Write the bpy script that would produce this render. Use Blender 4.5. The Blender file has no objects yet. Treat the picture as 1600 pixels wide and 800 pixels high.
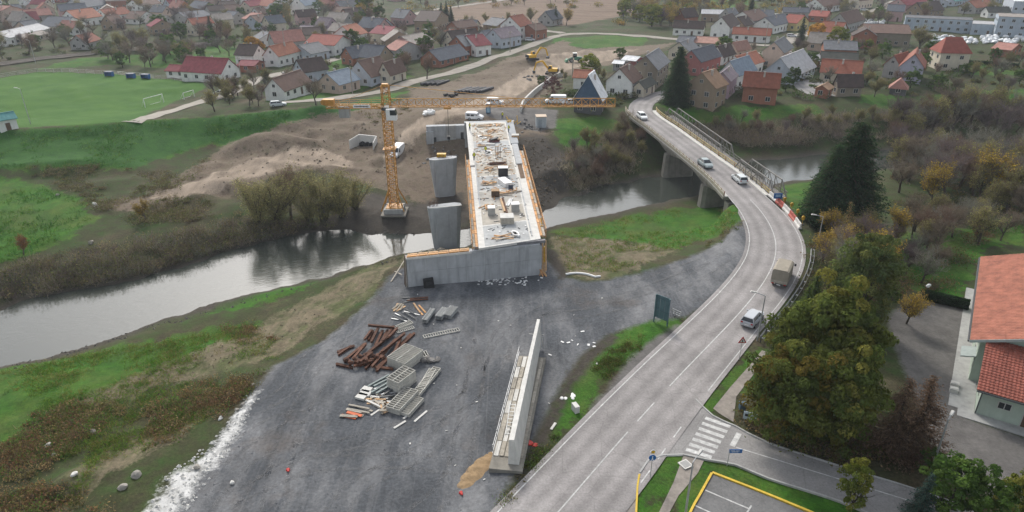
import bpy, bmesh, math, random
import numpy as np
from mathutils import Vector, Matrix, Euler
R = math.radians
random.seed(7); np.random.seed(7)
SC = bpy.context.scene
COL = SC.collection

# ------------------------------------------------------------------ camera
CAM_H, PITCH, FPX = 45.0, R(25.5), 1067.0
cam = bpy.data.cameras.new('camera'); camo = bpy.data.objects.new('camera', cam); COL.objects.link(camo)
cam.sensor_width = 36.0; cam.lens = 36.0 * FPX / 1600.0
cam.clip_start = 0.5; cam.clip_end = 20000
camo.location = (0, 0, CAM_H); camo.rotation_euler = (math.pi/2 - PITCH, 0, 0)
SC.camera = camo

# ------------------------------------------------------------------ sky and sun (bright overcast, light from ahead)
SUN_EL, SUN_AZ = R(40), R(-16)          # azimuth measured from +Y towards +X
w = bpy.data.worlds.new('World'); SC.world = w; w.use_nodes = True
nt = w.node_tree; nt.nodes.clear()
sky = nt.nodes.new('ShaderNodeTexSky'); sky.sky_type = 'NISHITA'; sky.sun_disc = False
sky.sun_elevation = SUN_EL; sky.sun_rotation = SUN_AZ
sky.air_density = 1.2; sky.dust_density = 3.0; sky.ozone_density = 1.0
hs = nt.nodes.new('ShaderNodeHueSaturation'); hs.inputs['Saturation'].default_value = 0.34
bg = nt.nodes.new('ShaderNodeBackground'); bg.inputs['Strength'].default_value = 0.14
wo = nt.nodes.new('ShaderNodeOutputWorld')
nt.links.new(sky.outputs[0], hs.inputs['Color']); nt.links.new(hs.outputs[0], bg.inputs['Color'])
nt.links.new(bg.outputs[0], wo.inputs['Surface'])
sl = bpy.data.lights.new('sun', 'SUN'); sl.energy = 1.5; sl.angle = R(10); sl.color = (1.0, .94, .85)
so = bpy.data.objects.new('sun', sl); COL.objects.link(so)
sd = Vector((math.sin(SUN_AZ)*math.cos(SUN_EL), math.cos(SUN_AZ)*math.cos(SUN_EL), math.sin(SUN_EL)))
so.rotation_euler = (-sd).to_track_quat('-Z', 'Y').to_euler(); so.location = (0, 200, 200)
SC.view_settings.view_transform = 'Standard'; SC.view_settings.look = 'None'
SC.view_settings.gamma = 1.0; SC.view_settings.use_curve_mapping = False
SC.view_settings.exposure = 0.62
SC.render.engine = 'CYCLES'
SC.cycles.use_denoising = True
SC.cycles.max_bounces = 8; SC.cycles.diffuse_bounces = 4; SC.cycles.glossy_bounces = 2
SC.cycles.transparent_max_bounces = 4; SC.cycles.volume_bounces = 1; SC.cycles.transmission_bounces = 4

# ------------------------------------------------------------------ helpers: survey points of the photograph to places on the ground
SP, CP = math.sin(PITCH), math.cos(PITCH)
def ray(u, v):
    r = (u-800)/FPX; d = (v-400)/FPX
    return r, CP - d*SP, -(SP + d*CP)           # x, y, z per unit depth
def P(u, v, z=0.0):
    a, b, c = ray(u, v); t = (z-CAM_H)/c
    return Vector((a*t, b*t, z))
def PY(u, v, y):                               # the point of that sight line at ground distance y
    a, b, c = ray(u, v); t = y/b
    return Vector((a*t, y, CAM_H + c*t))

# ------------------------------------------------------------------ helpers: materials
MATS = {}
def N(nt, t, **kw):
    n = nt.nodes.new(t)
    for k, v in kw.items():
        if k in n.inputs: n.inputs[k].default_value = v
        else: setattr(n, k, v)
    return n
def mixc(nt, fac, a, b, blend='MIX'):
    m = nt.nodes.new('ShaderNodeMix'); m.data_type = 'RGBA'; m.blend_type = blend
    for s, x in ((m.inputs[0], fac), (m.inputs[6], a), (m.inputs[7], b)):
        if hasattr(x, 'is_linked') or isinstance(x, bpy.types.NodeSocket): nt.links.new(x, s)
        else: s.default_value = x if not isinstance(x, tuple) else (*x[:3], 1)
    return m.outputs[2]
def mat(name, col, rough=.8, var=.18, scale=2.0, metal=0.0, bump=0.0, rnd=.06, spec=.3, stain=0.0, attr=None, wave=None):
    """principled surface whose colour is broken up by two noises, dirt streaks and a per-object shift"""
    if name in MATS: return MATS[name]
    m = bpy.data.materials.new(name); m.use_nodes = True; nt = m.node_tree
    b = nt.nodes['Principled BSDF']; b.inputs['Roughness'].default_value = rough
    b.inputs['Metallic'].default_value = metal; b.inputs['Specular IOR Level'].default_value = spec
    tc = N(nt, 'ShaderNodeTexCoord')
    n1 = N(nt, 'ShaderNodeTexNoise', Scale=scale, Detail=5.0, Roughness=.65)
    nt.links.new(tc.outputs['Object'], n1.inputs['Vector'])
    mr = N(nt, 'ShaderNodeMapRange'); mr.inputs[1].default_value = .3; mr.inputs[2].default_value = .7
    mr.inputs[3].default_value = 1-var; mr.inputs[4].default_value = 1+var
    nt.links.new(n1.outputs[0], mr.inputs[0])
    oi = N(nt, 'ShaderNodeObjectInfo')
    mr2 = N(nt, 'ShaderNodeMapRange'); mr2.inputs[3].default_value = 1-rnd; mr2.inputs[4].default_value = 1+rnd
    nt.links.new(oi.outputs['Random'], mr2.inputs[0])
    mu = N(nt, 'ShaderNodeMath', operation='MULTIPLY'); nt.links.new(mr.outputs[0], mu.inputs[0]); nt.links.new(mr2.outputs[0], mu.inputs[1])
    if attr:
        at = N(nt, 'ShaderNodeAttribute', attribute_name=attr); base = at.outputs['Color']
        base = mixc(nt, 1.0, base, (*col, 1), 'MULTIPLY')
    else: base = (*col, 1)
    c = mixc(nt, 1.0, base, mu.outputs[0], 'MULTIPLY')
    if stain:
        mp = N(nt, 'ShaderNodeMapping'); mp.inputs['Scale'].default_value = (1.2, 1.2, .12)
        nt.links.new(tc.outputs['Object'], mp.inputs[0])
        n2 = N(nt, 'ShaderNodeTexNoise', Scale=1.1, Detail=6.0, Roughness=.7); nt.links.new(mp.outputs[0], n2.inputs['Vector'])
        r2 = N(nt, 'ShaderNodeMapRange'); r2.inputs[1].default_value = .48; r2.inputs[2].default_value = .75; r2.inputs[4].default_value = stain
        nt.links.new(n2.outputs[0], r2.inputs[0])
        c = mixc(nt, r2.outputs[0], c, tuple(x*.42 for x in col))
    nt.links.new(c, b.inputs['Base Color'])
    if bump:
        bp = N(nt, 'ShaderNodeBump', Strength=bump, Distance=.05); nt.links.new(n1.outputs[0], bp.inputs['Height'])
        nt.links.new(bp.outputs[0], b.inputs['Normal'])
    MATS[name] = m; return m
def leafmat(name, col, trans=.3, rnd=.22):
    """two-sided foliage: colour per leaf clump from the mesh, shifted per plant"""
    if name in MATS: return MATS[name]
    m = bpy.data.materials.new(name); m.use_nodes = True; nt = m.node_tree; nt.nodes.clear()
    at = N(nt, 'ShaderNodeAttribute', attribute_name='tint')
    oi = N(nt, 'ShaderNodeObjectInfo')
    h = N(nt, 'ShaderNodeHueSaturation')
    r1 = N(nt, 'ShaderNodeMapRange'); r1.inputs[3].default_value = 1-rnd; r1.inputs[4].default_value = 1+rnd
    nt.links.new(oi.outputs['Random'], r1.inputs[0]); nt.links.new(r1.outputs[0], h.inputs['Value'])
    c = mixc(nt, 1.0, at.outputs['Color'], (*col, 1), 'MULTIPLY'); nt.links.new(c, h.inputs['Color'])
    d = N(nt, 'ShaderNodeBsdfDiffuse'); t = N(nt, 'ShaderNodeBsdfTranslucent'); mx = N(nt, 'ShaderNodeMixShader'); mx.inputs[0].default_value = trans
    nt.links.new(h.outputs[0], d.inputs[0]); nt.links.new(h.outputs[0], t.inputs[0])
    nt.links.new(d.outputs[0], mx.inputs[1]); nt.links.new(t.outputs[0], mx.inputs[2])
    o = N(nt, 'ShaderNodeOutputMaterial'); nt.links.new(mx.outputs[0], o.inputs[0])
    MATS[name] = m; return m

CONC = mat('concrete', (.36, .36, .35), .85, .14, .8, stain=.45, bump=.2)
CONC_NEW = mat('fresh_concrete', (.40, .415, .43), .8, .14, .6, stain=.62, bump=.15)
CONC_OLD = mat('weathered_concrete', (.24, .225, .195), .9, .2, .7, stain=.55, bump=.3)
CONC_LT = mat('pale_concrete', (.58, .57, .54), .85, .12, 1.2, stain=.25)
WOOD = mat('raw_timber', (.50, .33, .19), .8, .3, 3.0, rnd=.25)
WOOD_GREY = mat('grey_timber', (.36, .33, .28), .85, .25, 3.0, rnd=.2)
WOOD_OR = mat('orange_formwork_timber', (.55, .30, .13), .75, .25, 3.0, rnd=.2)
RUST = mat('rusty_steel', (.098, .044, .027), .85, .45, 3.0, rnd=.3)
STEEL = mat('galvanised_steel', (.42, .43, .44), .5, .15, 3.0, metal=.5)
STEEL_DK = mat('dark_steel', (.07, .075, .08), .6, .2, 3.0)
CRANE_Y = mat('crane_yellow', (.50, .25, .055), .55, .25, 2.0, stain=.3)
YELLOW = mat('machine_yellow', (.62, .36, .03), .5, .2, 3.0)
WHITE = mat('white_paint', (.78, .78, .77), .55, .06, 3.0)
WPAINT = mat('road_paint', (.50, .50, .49), .85, .3, 2.2, stain=.5)
YPAINT = mat('yellow_kerb_paint', (.62, .43, .06), .8, .2, 2.5)
BLACK = mat('black_rubber', (.02, .02, .021), .8, .2, 4.0)
DARK = mat('dark_plastic', (.035, .036, .04), .5, .2, 4.0)
GLASS = mat('dark_glass', (.03, .036, .042), .08, .1, 1.0, spec=.6)
RED = mat('red_plastic', (.45, .03, .025), .5, .15, 3.0)
BLUE = mat('blue_sign_face', (.02, .12, .36), .45, .1, 3.0)
CANVAS = mat('grey_canvas', (.30, .27, .22), .9, .12, 2.0, stain=.2)

# ------------------------------------------------------------------ helpers: objects
def thing(name, label, cat, loc=(0, 0, 0), rotz=0.0, group=None):
    o = bpy.data.objects.new(name, None); COL.objects.link(o); o.empty_display_size = .3
    o.location = loc; o.rotation_euler = (0, 0, rotz); o['label'] = label; o['category'] = cat
    if group: o['group'] = group
    return o
def tag(o, label, cat, group=None):
    o['label'] = label; o['category'] = cat
    if group: o['group'] = group
    return o
def struct(o): o['kind'] = 'structure'; return o
def stuff(o): o['kind'] = 'stuff'; return o
def link(name, mesh, parent=None, loc=None, rot=None, scale=None):
    o = bpy.data.objects.new(name, mesh); COL.objects.link(o)
    if parent: o.parent = parent
    if loc is not None: o.location = loc
    if rot is not None: o.rotation_euler = rot
    if scale is not None: o.scale = scale
    return o
def copy_tree(o, parent=None):
    c = o.copy(); COL.objects.link(c)
    if parent: c.parent = parent
    for ch in o.children: copy_tree(ch, c)
    return c
def wloc(o):
    v = Vector((0, 0, 0))
    while o: v = v + o.location; o = o.parent
    return v
class MB:
    """collects shapes; build() links them as one mesh object"""
    def __init__(s): s.v = []; s.f = []; s.m = []
    def add(s, vs, fs, m=0):
        k = len(s.v); s.v += [tuple(p) for p in vs]; s.f += [tuple(i+k for i in f) for f in fs]; s.m += [m]*len(fs); return s
    def hexa(s, p, m=0):                        # 8 corners: bottom ring, then top ring
        return s.add(p, [(3,2,1,0), (4,5,6,7), (0,1,5,4), (1,2,6,5), (2,3,7,6), (3,0,4,7)], m)
    def box(s, c, d, rz=0.0, m=0):
        x, y, z = (q/2 for q in d); cs, sn = math.cos(rz), math.sin(rz); ps = []
        for zz in (-z, z):
            for a, b in ((-x,-y), (x,-y), (x,y), (-x,y)): ps.append((c[0]+a*cs-b*sn, c[1]+a*sn+b*cs, c[2]+zz))
        return s.hexa(ps, m)
    def beam(s, p, q, w, h=None, m=0, up=(0, 0, 1)):
        p, q = Vector(p), Vector(q); d = q-p
        if d.length < 1e-6: return s
        d.normalize(); u = Vector(up)
        if abs(d.dot(u)) > .98: u = Vector((1, 0, 0))
        a = d.cross(u).normalized(); b = a.cross(d); h = h or w; a = a*w/2; b = b*h/2
        return s.hexa([p-a-b, p+a-b, p+a+b, p-a+b, q-a-b, q+a-b, q+a+b, q-a+b], m)
    def tube(s, p, q, r, r2=None, n=6, m=0, cap=True):
        p, q = Vector(p), Vector(q); r2 = r if r2 is None else r2; d = (q-p)
        if d.length < 1e-6: return s
        d.normalize(); u = Vector((0, 0, 1)) if abs(d.z) < .9 else Vector((1, 0, 0)); a = d.cross(u).normalized(); b = d.cross(a)
        vs = []; fs = []
        for c, rr in ((p, r), (q, r2)):
            for i in range(n): t = 2*math.pi*i/n; vs.append(c + a*math.cos(t)*rr + b*math.sin(t)*rr)
        for i in range(n): j = (i+1) % n; fs.append((i, i+n, j+n, j))
        if cap: fs += [tuple(range(n)), tuple(range(2*n-1, n-1, -1))]
        return s.add(vs, fs, m)
    def prism(s, poly, z0, z1, m=0, ztop=None):
        n = len(poly); vs = [(p[0], p[1], z0 if not callable(z0) else z0(p)) for p in poly] + [(p[0], p[1], z1 if not callable(z1) else z1(p)) for p in poly]
        fs = [tuple(range(n-1, -1, -1)), tuple(range(n, 2*n))] + [(i, (i+1) % n, (i+1) % n+n, i+n) for i in range(n)]
        return s.add(vs, fs, m)
    def extrude(s, prof, y0, y1, m=0, taper=None):      # profile in x,z extruded along y
        n = len(prof); vs = [(x, y0, z) for x, z in prof] + [(x, y1, z) for x, z in prof]
        fs = [tuple(range(n)), tuple(range(2*n-1, n-1, -1))] + [(i, i+n, (i+1) % n+n, (i+1) % n) for i in range(n)]
        return s.add(vs, fs, m)
    def rock(s, c, r, m=0, sq=(1, 1, .7), rs=None):
        rs = rs or random; bm = bmesh.new(); bmesh.ops.create_icosphere(bm, subdivisions=2, radius=1)
        ph = [rs.uniform(0, 6) for _ in range(6)]
        vs = []
        for v in bm.verts:
            k = 1 + .22*math.sin(v.co.x*2.6+ph[0]) + .2*math.sin(v.co.y*2.9+ph[1]) + .18*math.sin(v.co.z*3.1+ph[2]+v.co.x*2) + rs.uniform(-.07, .07)
            vs.append((c[0]+v.co.x*k*r*sq[0], c[1]+v.co.y*k*r*sq[1], c[2]+v.co.z*k*r*sq[2]))
        fs = [tuple(v.index for v in f.verts) for f in bm.faces]; bm.free()
        return s.add(vs, fs, m)
    def mesh(s, name, mats, org=None, smooth=False):
        me = bpy.data.meshes.new(name)
        vs = s.v if org is None else [(a-org[0], b-org[1], c-org[2]) for a, b, c in s.v]
        me.from_pydata(vs, [], s.f)
        for m in (mats if isinstance(mats, (list, tuple)) else [mats]): me.materials.append(m)
        if len(me.materials) > 1: me.polygons.foreach_set('material_index', s.m)
        if smooth: me.polygons.foreach_set('use_smooth', [True]*len(me.polygons))
        me.update(); return me
    def build(s, name, mats, parent=None, world=False, smooth=False):
        org = wloc(parent) if (world and parent) else None
        return link(name, s.mesh(name, mats, org, smooth), parent)
def catmull(pts, step=1.5):
    pts = [Vector(p) for p in pts]; out = []
    q = [pts[0]*2-pts[1]] + pts + [pts[-1]*2-pts[-2]]
    for i in range(1, len(q)-2):
        a, b, c, d = q[i-1:i+3]; n = max(1, int((c-b).length/step))
        for k in range(n):
            t = k/n; out.append(.5*((2*b) + (c-a)*t + (2*a-5*b+4*c-d)*t*t + (3*b-a-3*c+d)*t**3))
    out.append(pts[-1]); return out
def normals2(path):
    ns = []
    for i in range(len(path)):
        d = path[min(i+1, len(path)-1)] - path[max(i-1, 0)]; d.z = 0; d.normalize(); ns.append(Vector((d.y, -d.x, 0)))   # to the right of travel
    return ns
def sweep(mb, path, section, m=0, ns=None, closed=True, caps=True):
    """section: (offset to the right, height) pairs or a function of the index"""
    ns = ns or normals2(path); rows = []; k = len(mb.v)
    for i, p in enumerate(path):
        sec = section(i) if callable(section) else section
        rows.append(len(sec)); 
        for o, h in sec: q = p + ns[i]*o; mb.v.append((q.x, q.y, q.z+h))
    n = rows[0]
    for i in range(len(path)-1):
        for j in range(n if closed else n-1):
            a = k+i*n+j; b = k+i*n+(j+1) % n; mb.f.append((a, b, b+n, a+n)); mb.m.append(m)
    if closed and caps:
        mb.f.append(tuple(range(k+n-1, k-1, -1))); mb.m.append(m)
        e = k+(len(path)-1)*n; mb.f.append(tuple(range(e, e+n))); mb.m.append(m)
    return mb
# ================================================================== TERRAIN
ROADC = [(700,1010,.2),(790,895,.2),(875,797,.3),(981,675,.4),(1057,592,.45),(1110,537,.5),(1150,495,.55),(1178,462,.65),(1198,433,.8),
         (1210,406,1.0),(1212,380,1.25),(1205,356,1.45),(1191,333,1.6),(1172,312,1.8),(1137,279,2.1),(1105,254,2.4),(1068,226,2.7),(1035,201,3.0),
         (1012,185,3.1),(1001,173,3.2),(1005,161,3.2),(1024,151,3.2),(1060,140,3.1),(1100,124,3.0),(1135,109,3.0),(1172,97,3.0),(1203,81,3.0),
         (1238,61,3.0),(1290,42,3.0),(1330,30,3.0),(1380,12,3.0)]
road_path = catmull([P(*c) for c in ROADC], 1.6)
I_BR0 = min(range(len(road_path)), key=lambda i: (road_path[i]-P(1168,309,1.85)).length)    # bridge begins
I_BR1 = min(range(len(road_path)), key=lambda i: (road_path[i]-P(1001,173,3.2)).length)     # bridge ends
I_X = min(range(len(road_path)), key=lambda i: (road_path[i]-P(1172,97,3.0)).length)
def road_hw(i):
    y = road_path[i].y
    return float(np.interp(y, [40, 75, 95, 120, 140, 400], [4.15, 4.15, 3.9, 3.3, 3.05, 3.0]))

def road_hr(i):
    return min(road_hw(i), float(np.interp(road_path[i].y, [40, 50, 62, 74, 84, 95, 110], [4.15, 4.15, 3.65, 3.2, 3.5, 3.8, 4.15])))

ZW = -5.0
RIV_FAR = [(-260,560),(-120,515),(0,487),(40,467),(100,456),(160,447),(207,439),(250,426),(312,411),(332,403),(350,396),(400,381),(465,367),(500,361),(540,361),(575,365),(607,364),(650,366),(690,364),(722,358),(790,348),(849,337),(865,325),(885,308),(907,305),(925,296),(950,291),(985,286),(1025,278),(1060,270),(1100,262),(1172,250),(1230,247),(1280,243),(1340,239),(1400,234),(1500,228),(1650,220),(1900,208)]
RIV_NEAR = [(-260,680),(-120,612),(0,572),(75,555),(140,537),(190,520),(250,500),(287,487),(350,472),(400,458),(482,437),(520,431),(580,415),(615,402),(660,393),(740,380),(847,359),(882,350),(940,337),(995,322),(1025,317),(1050,312),(1083,307),(1130,300),(1180,291),(1225,284),(1270,278),(1330,270),(1400,262),(1500,253),(1650,244),(1900,232)]
river_poly = [P(u, v, ZW) for u, v in RIV_FAR] + [P(u, v, ZW) for u, v in reversed(RIV_NEAR)]

CTRL = []
def cz(z, *pts): CTRL.extend((u, v, z) for u, v in pts)
# near left bank and waste ground
cz(-3.4, (-100,640),(0,592),(120,560),(250,520),(380,478),(500,446))
cz(-2.4, (-100,720),(0,630),(150,590),(300,545),(420,505),(520,462))
cz(-1.5, (-60,800),(60,700),(200,640),(320,590),(430,540),(560,436))
cz(-1.0, (0,780),(120,740),(230,680),(330,625))
cz(-.2, (250,735),(180,790),(300,690),(385,600),(150,860))
# yard
cz(0.0, (330,740),(300,800),(420,640),(480,580),(540,530),(600,470),(640,440),(500,700),(650,620),(740,560),(700,700),(600,780),(760,470),(860,480),(850,440),(940,480),(1000,460),(900,520),(860,600),(780,640),(760,720),(740,790),(400,900),(700,900))
cz(.3, (1060,440),(1090,420),(1010,505)); cz(.6, (1130,400),(1150,425),(1155,375))
cz(0.2, (880,640),(940,580),(1000,545)); cz(-.3, (870,560),(930,520))
# road side, junction, right lot
cz(.2, (1100,660),(1130,690),(1250,740),(1400,790),(1180,620),(1020,770),(1120,790),(1250,800),(1500,900),(1200,560))
cz(.1, (1300,690),(1260,640),(1400,720)); cz(-.3, (1300,560),(1250,500),(1400,600)); cz(-.8, (1450,500),(1450,600),(1500,550),(1560,700),(1600,740),(1480,690),(1500,480))
cz(-1.2, (1400,440),(1500,430),(1600,400),(1420,380),(1320,400),(1600,340)); cz(-1.8, (1500,340),(1400,320),(1600,310)); cz(-3.0, (1350,290),(1450,285),(1600,275),(1280,292))
cz(.3, (1265,400),(1270,440),(1262,470)); cz(.6, (1262,365),(1252,340)); cz(0.8, (1238,318),(1228,308)); cz(-1.0, (1290,330),(1260,310))
cz(-.95, (1515,470),(1514,440),(1514,420),(1518,400),(1508,550),(1508,600),(1530,640),(1590,660))
# low ground under the old bridge
cz(-4.7, (930,350),(1000,336),(1060,326),(1110,320),(1150,312)); cz(-4.2, (890,370),(960,360),(1050,347),(1100,338)); cz(-2.4, (940,392),(1020,382),(1090,364),(1125,350))
cz(-.4, (900,420),(980,418),(1050,402),(1120,378)); cz(.5, (1166,345),(1167,334)); cz(-1.8,(1146,346)); cz(-4.6,(1122,326),(1135,318),(1140,308),(1120,300)); cz(-1.5, (870,405),(865,395)); cz(-2.2, (700,398),(640,402))
# far bank, site of the crane
cz(-3.3, (600,332),(640,334),(560,330)); cz(-4.4, (690,330),(680,318),(705,320),(670,340),(700,345)); cz(-2.6, (560,285),(620,285),(650,275)); cz(-2.0, (500,262),(560,238),(620,245),(650,245),(690,245)); cz(-3.8,(720,300),(700,290)); cz(-2.6,(690,262),(750,250)); cz(-3.5,(780,285))
cz(-3.6, (480,350),(420,360),(350,378),(300,395),(180,420),(60,440),(-50,460)); cz(-2.4, (420,305),(330,330),(220,350),(100,380),(0,400),(-80,410)); cz(-2.0, (150,320),(60,320),(-60,330),(0,360),(260,300))
cz(-1.6, (0,275),(100,272),(200,268),(280,262),(360,240),(-100,290)); cz(-.9, (400,262),(330,275)); cz(-.4,(430,235)); cz(.8, (430,214),(400,222)); cz(-.2, (480,225))
# dike
cz(2.6, (-120,214),(0,206),(120,198),(240,189),(360,181),(450,172),(490,167)); cz(2.2, (560,158),(620,150)); cz(-1.5, (440,198+24)); cz(0, (500,205),(520,195)); cz(1.2, (540,180),(600,178)); cz(.4, (560,200)); cz(-1.4, (545,215))
cz(0.0, (0,185),(100,180),(200,175),(300,160),(350,150),(0,130),(150,120),(300,128),(60,150),(200,140))
cz(.6, (0,90),(100,80),(200,70),(300,70),(400,110),(470,140),(350,100),(430,150)); cz(1.0, (0,20),(100,10),(250,10),(400,20),(500,60),(560,90),(540,140))
cz(1.6, (600,130),(640,90),(700,60),(560,30),(620,10),(660,140),(700,112)); cz(2.6, (760,90),(830,66),(800,40),(700,20),(900,20),(1000,10))
# far approach of the new bridge
cz(4.3, (700,183),(750,184),(800,182),(760,172)); cz(3.4, (660,178),(720,160),(780,160),(830,175)); cz(2.6, (760,140),(800,125),(700,145),(860,150)); cz(2.0, (840,110),(900,95),(950,90),(880,130)); cz(1.2, (640,200),(630,215)); cz(-.6, (625,230)); cz(-1.6,(665,240))
cz(2.8, (900,58),(980,58),(1050,64),(900,70)); cz(2.0, (830,200),(850,215)); cz(-.5, (850,250)); cz(-2.5, (865,290)); cz(-3.0, (845,320))
cz(2.2, (900,185),(950,185),(890,200)); cz(.5, (920,215),(880,228)); cz(-2.0, (930,250),(990,245)); cz(-3.4, (900,285),(960,275),(1010,262))
# right bank village
cz(3.0, (960,160),(1000,135),(1050,120),(1100,90),(1200,70),(1300,60),(1400,60),(1500,70),(1600,80),(1100,40),(1300,20),(1500,20),(1600,10),(1200,10))
cz(2.6, (1060,168),(1110,172),(1180,166),(1250,160),(1300,160),(1400,152),(1500,130),(1600,120)); cz(1.4, (1080,185),(1160,182),(1250,182),(1350,176),(1450,165),(1600,160)); cz(-2.4, (1080,222),(1160,220),(1260,215),(1360,208),(1480,200),(1620,190))
cp = [(P(u, v, z).x, P(u, v, z).y, z) for u, v, z in CTRL]
cp += [(-700,150,0),(-700,500,1),(-500,900,2),(0,900,3),(500,900,3),(800,600,3),(800,200,1),(600,60,0),(300,20,0),(-300,20,-1),(-600,20,-1),(0,-150,0),(400,-150,0),(-400,-150,0)]
for i in list(range(0, I_BR0-2, 5)) + list(range(I_BR1, len(road_path), 6)):
    cp.append((road_path[i].x, road_path[i].y, road_path[i].z-.1))
cp = np.array(cp)
def rbf_fit(pts, c=4.0, lam=.6):
    d = np.sqrt(((pts[:, None, :2]-pts[None, :, :2])**2).sum(-1)+c*c)
    A = np.zeros((len(pts)+1,)*2); n = len(pts); A[:n, :n] = d - lam*np.eye(n); A[:n, n] = 1; A[n, :n] = 1
    s = np.linalg.solve(A, np.append(pts[:, 2], 0)); return s
rb = rbf_fit(cp)
def base_z(x, y):
    z = np.full(x.shape, rb[-1])
    for k in range(len(cp)): z += rb[k]*np.sqrt((x-cp[k, 0])**2+(y-cp[k, 1])**2+16)
    return z
def seg_dist(x, y, pts, closed=False):
    """distance to a polyline and position along it"""
    best = np.full(x.shape, 1e9); par = np.zeros(x.shape); n = len(pts)
    for i in range(n if closed else n-1):
        a, b = pts[i], pts[(i+1) % n]; dx, dy = b[0]-a[0], b[1]-a[1]; L = dx*dx+dy*dy+1e-9
        t = np.clip(((x-a[0])*dx+(y-a[1])*dy)/L, 0, 1); d = (x-a[0]-t*dx)**2+(y-a[1]-t*dy)**2
        k = d < best; best = np.where(k, d, best); par = np.where(k, i+t, par)
    return np.sqrt(best), par
def sdf(x, y, poly):
    """positive inside"""
    d, _ = seg_dist(x, y, poly, True); ins = np.zeros(x.shape, bool); n = len(poly)
    for i in range(n):
        a, b = poly[i], poly[(i+1) % n]
        if a[1] == b[1]: continue
        c = ((a[1] > y) != (b[1] > y)) & (x < (b[0]-a[0])*(y-a[1])/(b[1]-a[1])+a[0]); ins ^= c
    return np.where(ins, d, -d)
def vnoise(x, y, s, seed=0):
    """smooth value noise"""
    rs = np.random.RandomState(seed); T = rs.rand(256, 256); X, Y = x/s, y/s
    i, j = np.floor(X).astype(int), np.floor(Y).astype(int); f, g = X-i, Y-j; f = f*f*(3-2*f); g = g*g*(3-2*g)
    t = lambda a, b: T[a % 256, b % 256]
    return (t(i, j)*(1-f)+t(i+1, j)*f)*(1-g)+(t(i, j+1)*(1-f)+t(i+1, j+1)*f)*g
ys = [30.0]
while ys[-1] < 680: ys.append(ys[-1]+max(.42, ys[-1]*.0078))
ys = np.array([-900, -300, -120, -50, -10, 10, 20, 26]+ys+[760, 900, 1300, 2200, 4500, 9000.])
tm = np.linspace(-1, 1, 430)
ts_ = np.concatenate([[-14, -6, -3, -1.9, -1.4, -1.15], tm, [1.15, 1.4, 1.9, 3, 6, 14]])
def hw_of(y): return np.maximum(.93*y+22, 48.)
GX = ts_[None, :]*hw_of(ys)[:, None]; GY = np.repeat(ys[:, None], len(ts_), 1)
xf, yf = GX.ravel(), GY.ravel()
z = base_z(xf, yf)
far = np.clip((np.hypot(xf, yf-200)-650)/400, 0, 1); z = z*(1-far)+2.0*far
near_ok = np.hypot(xf, yf-200) < 900
rough = (vnoise(xf, yf, 6, 1)-.5)*.5+(vnoise(xf, yf, 2.2, 2)-.5)*.28+(vnoise(xf, yf, 17, 3)-.5)*.5
SM = {}   # surface masks: signed distance in metres, positive inside

def flat(pts): return [(p.x, p.y) for p in pts]
d_riv = sdf(xf, yf, flat(river_poly))+(vnoise(xf, yf, 5, 21)-.5)*2.2+(vnoise(xf, yf, 1.7, 22)-.5)*1.0
# roughness is damped on made surfaces
yard_px = [(190,850),(225,812),(285,765),(330,705),(365,650),(400,603),(430,567),(500,532),(545,498),(590,458),(610,425),(640,402),(720,392),(850,392),(862,402),(882,432),(920,441),(1000,428),(1090,396),(1150,366),(1169,352),(1171,400),(1120,465),(1068,500),(1010,503),(950,522),(905,556),(880,596),(858,640),(832,690),(808,738),(785,775),(765,805),(740,850)]
yard = flat([P(u, v, .05) for u, v in yard_px]); s_yard = sdf(xf, yf, yard)
made = sdf(xf, yf, flat([P(u, v, .2) for u, v in [(960,860),(1000,735),(1030,680),(1090,600),(1160,640),(1200,685),(1320,725),(1420,755),(1620,835),(1500,900)]]))
made = np.maximum(made, sdf(xf, yf, flat([P(u, v, -.8) for u, v in [(1385,500),(1412,470),(1512,470),(1540,400),(1640,380),(1680,760),(1560,780),(1470,742),(1440,650)]])))
z = z + rough*np.clip(1-(s_yard+4)/5, .12, 1)*np.clip(1-(made+2)/3, .04, 1)*np.clip((yf-20)/20, 0, 1)
# earth mounds
def mound(u, v, zz, r, h, ex=1.0, rot=0):
    global z
    c = P(u, v, zz); dx, dy = xf-c.x, yf-c.y; a = dx*math.cos(rot)+dy*math.sin(rot); b = -dx*math.sin(rot)+dy*math.cos(rot)
    q = np.sqrt((a/ex)**2+b**2)/r*(1+.35*(vnoise(xf, yf, r*.6, 5)-.5)); z = z+h*np.clip(1-q, 0, 1)**1.2
mound(432,222,0,7,2.2,1.6); mound(385,230,-.5,5,1.5,1.5); mound(120,262,-1.5,6,1.2,3); mound(40,268,-1.5,5,1.2,3); mound(160,285,-1.7,5,.9,2)
mound(915,85,2,4,2.2,1.3); mound(310,285,-1,6,1.0,2); mound(120,745,-1,3.2,.9,1.6,.4); mound(100,760,-.6,2.5,.9); mound(860,275,-2,5,1.6,1.3,1.2); mound(880,260,-1.5,4,1.2); mound(600,395,-1.5,4,1.0,2.,.5)
mound(845,92,2,7,1.8,2.5,.4); mound(820,100,2,6,1.5,2.5,.4); mound(750,118,2.4,7,1.1,2.5,.3)
# flood dike: steep grassed bank with a narrow crest
dk_line = [P(u, v, 3.2) for u, v in [(-260,226),(-120,212),(0,203),(120,196),(240,188),(360,180),(450,171),(490,166),(540,159)]]
d_dk, p_dk = seg_dist(xf, yf, dk_line); dk_h = np.interp(p_dk, [0, 6.5, 7.6, 8], [3.3, 3.3, 2.6, 1.6])
z = np.maximum(z, dk_h-np.clip(d_dk-1.0, 0, 99)/2.3+(vnoise(xf, yf, 9, 31)-.5)*.25)
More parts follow.
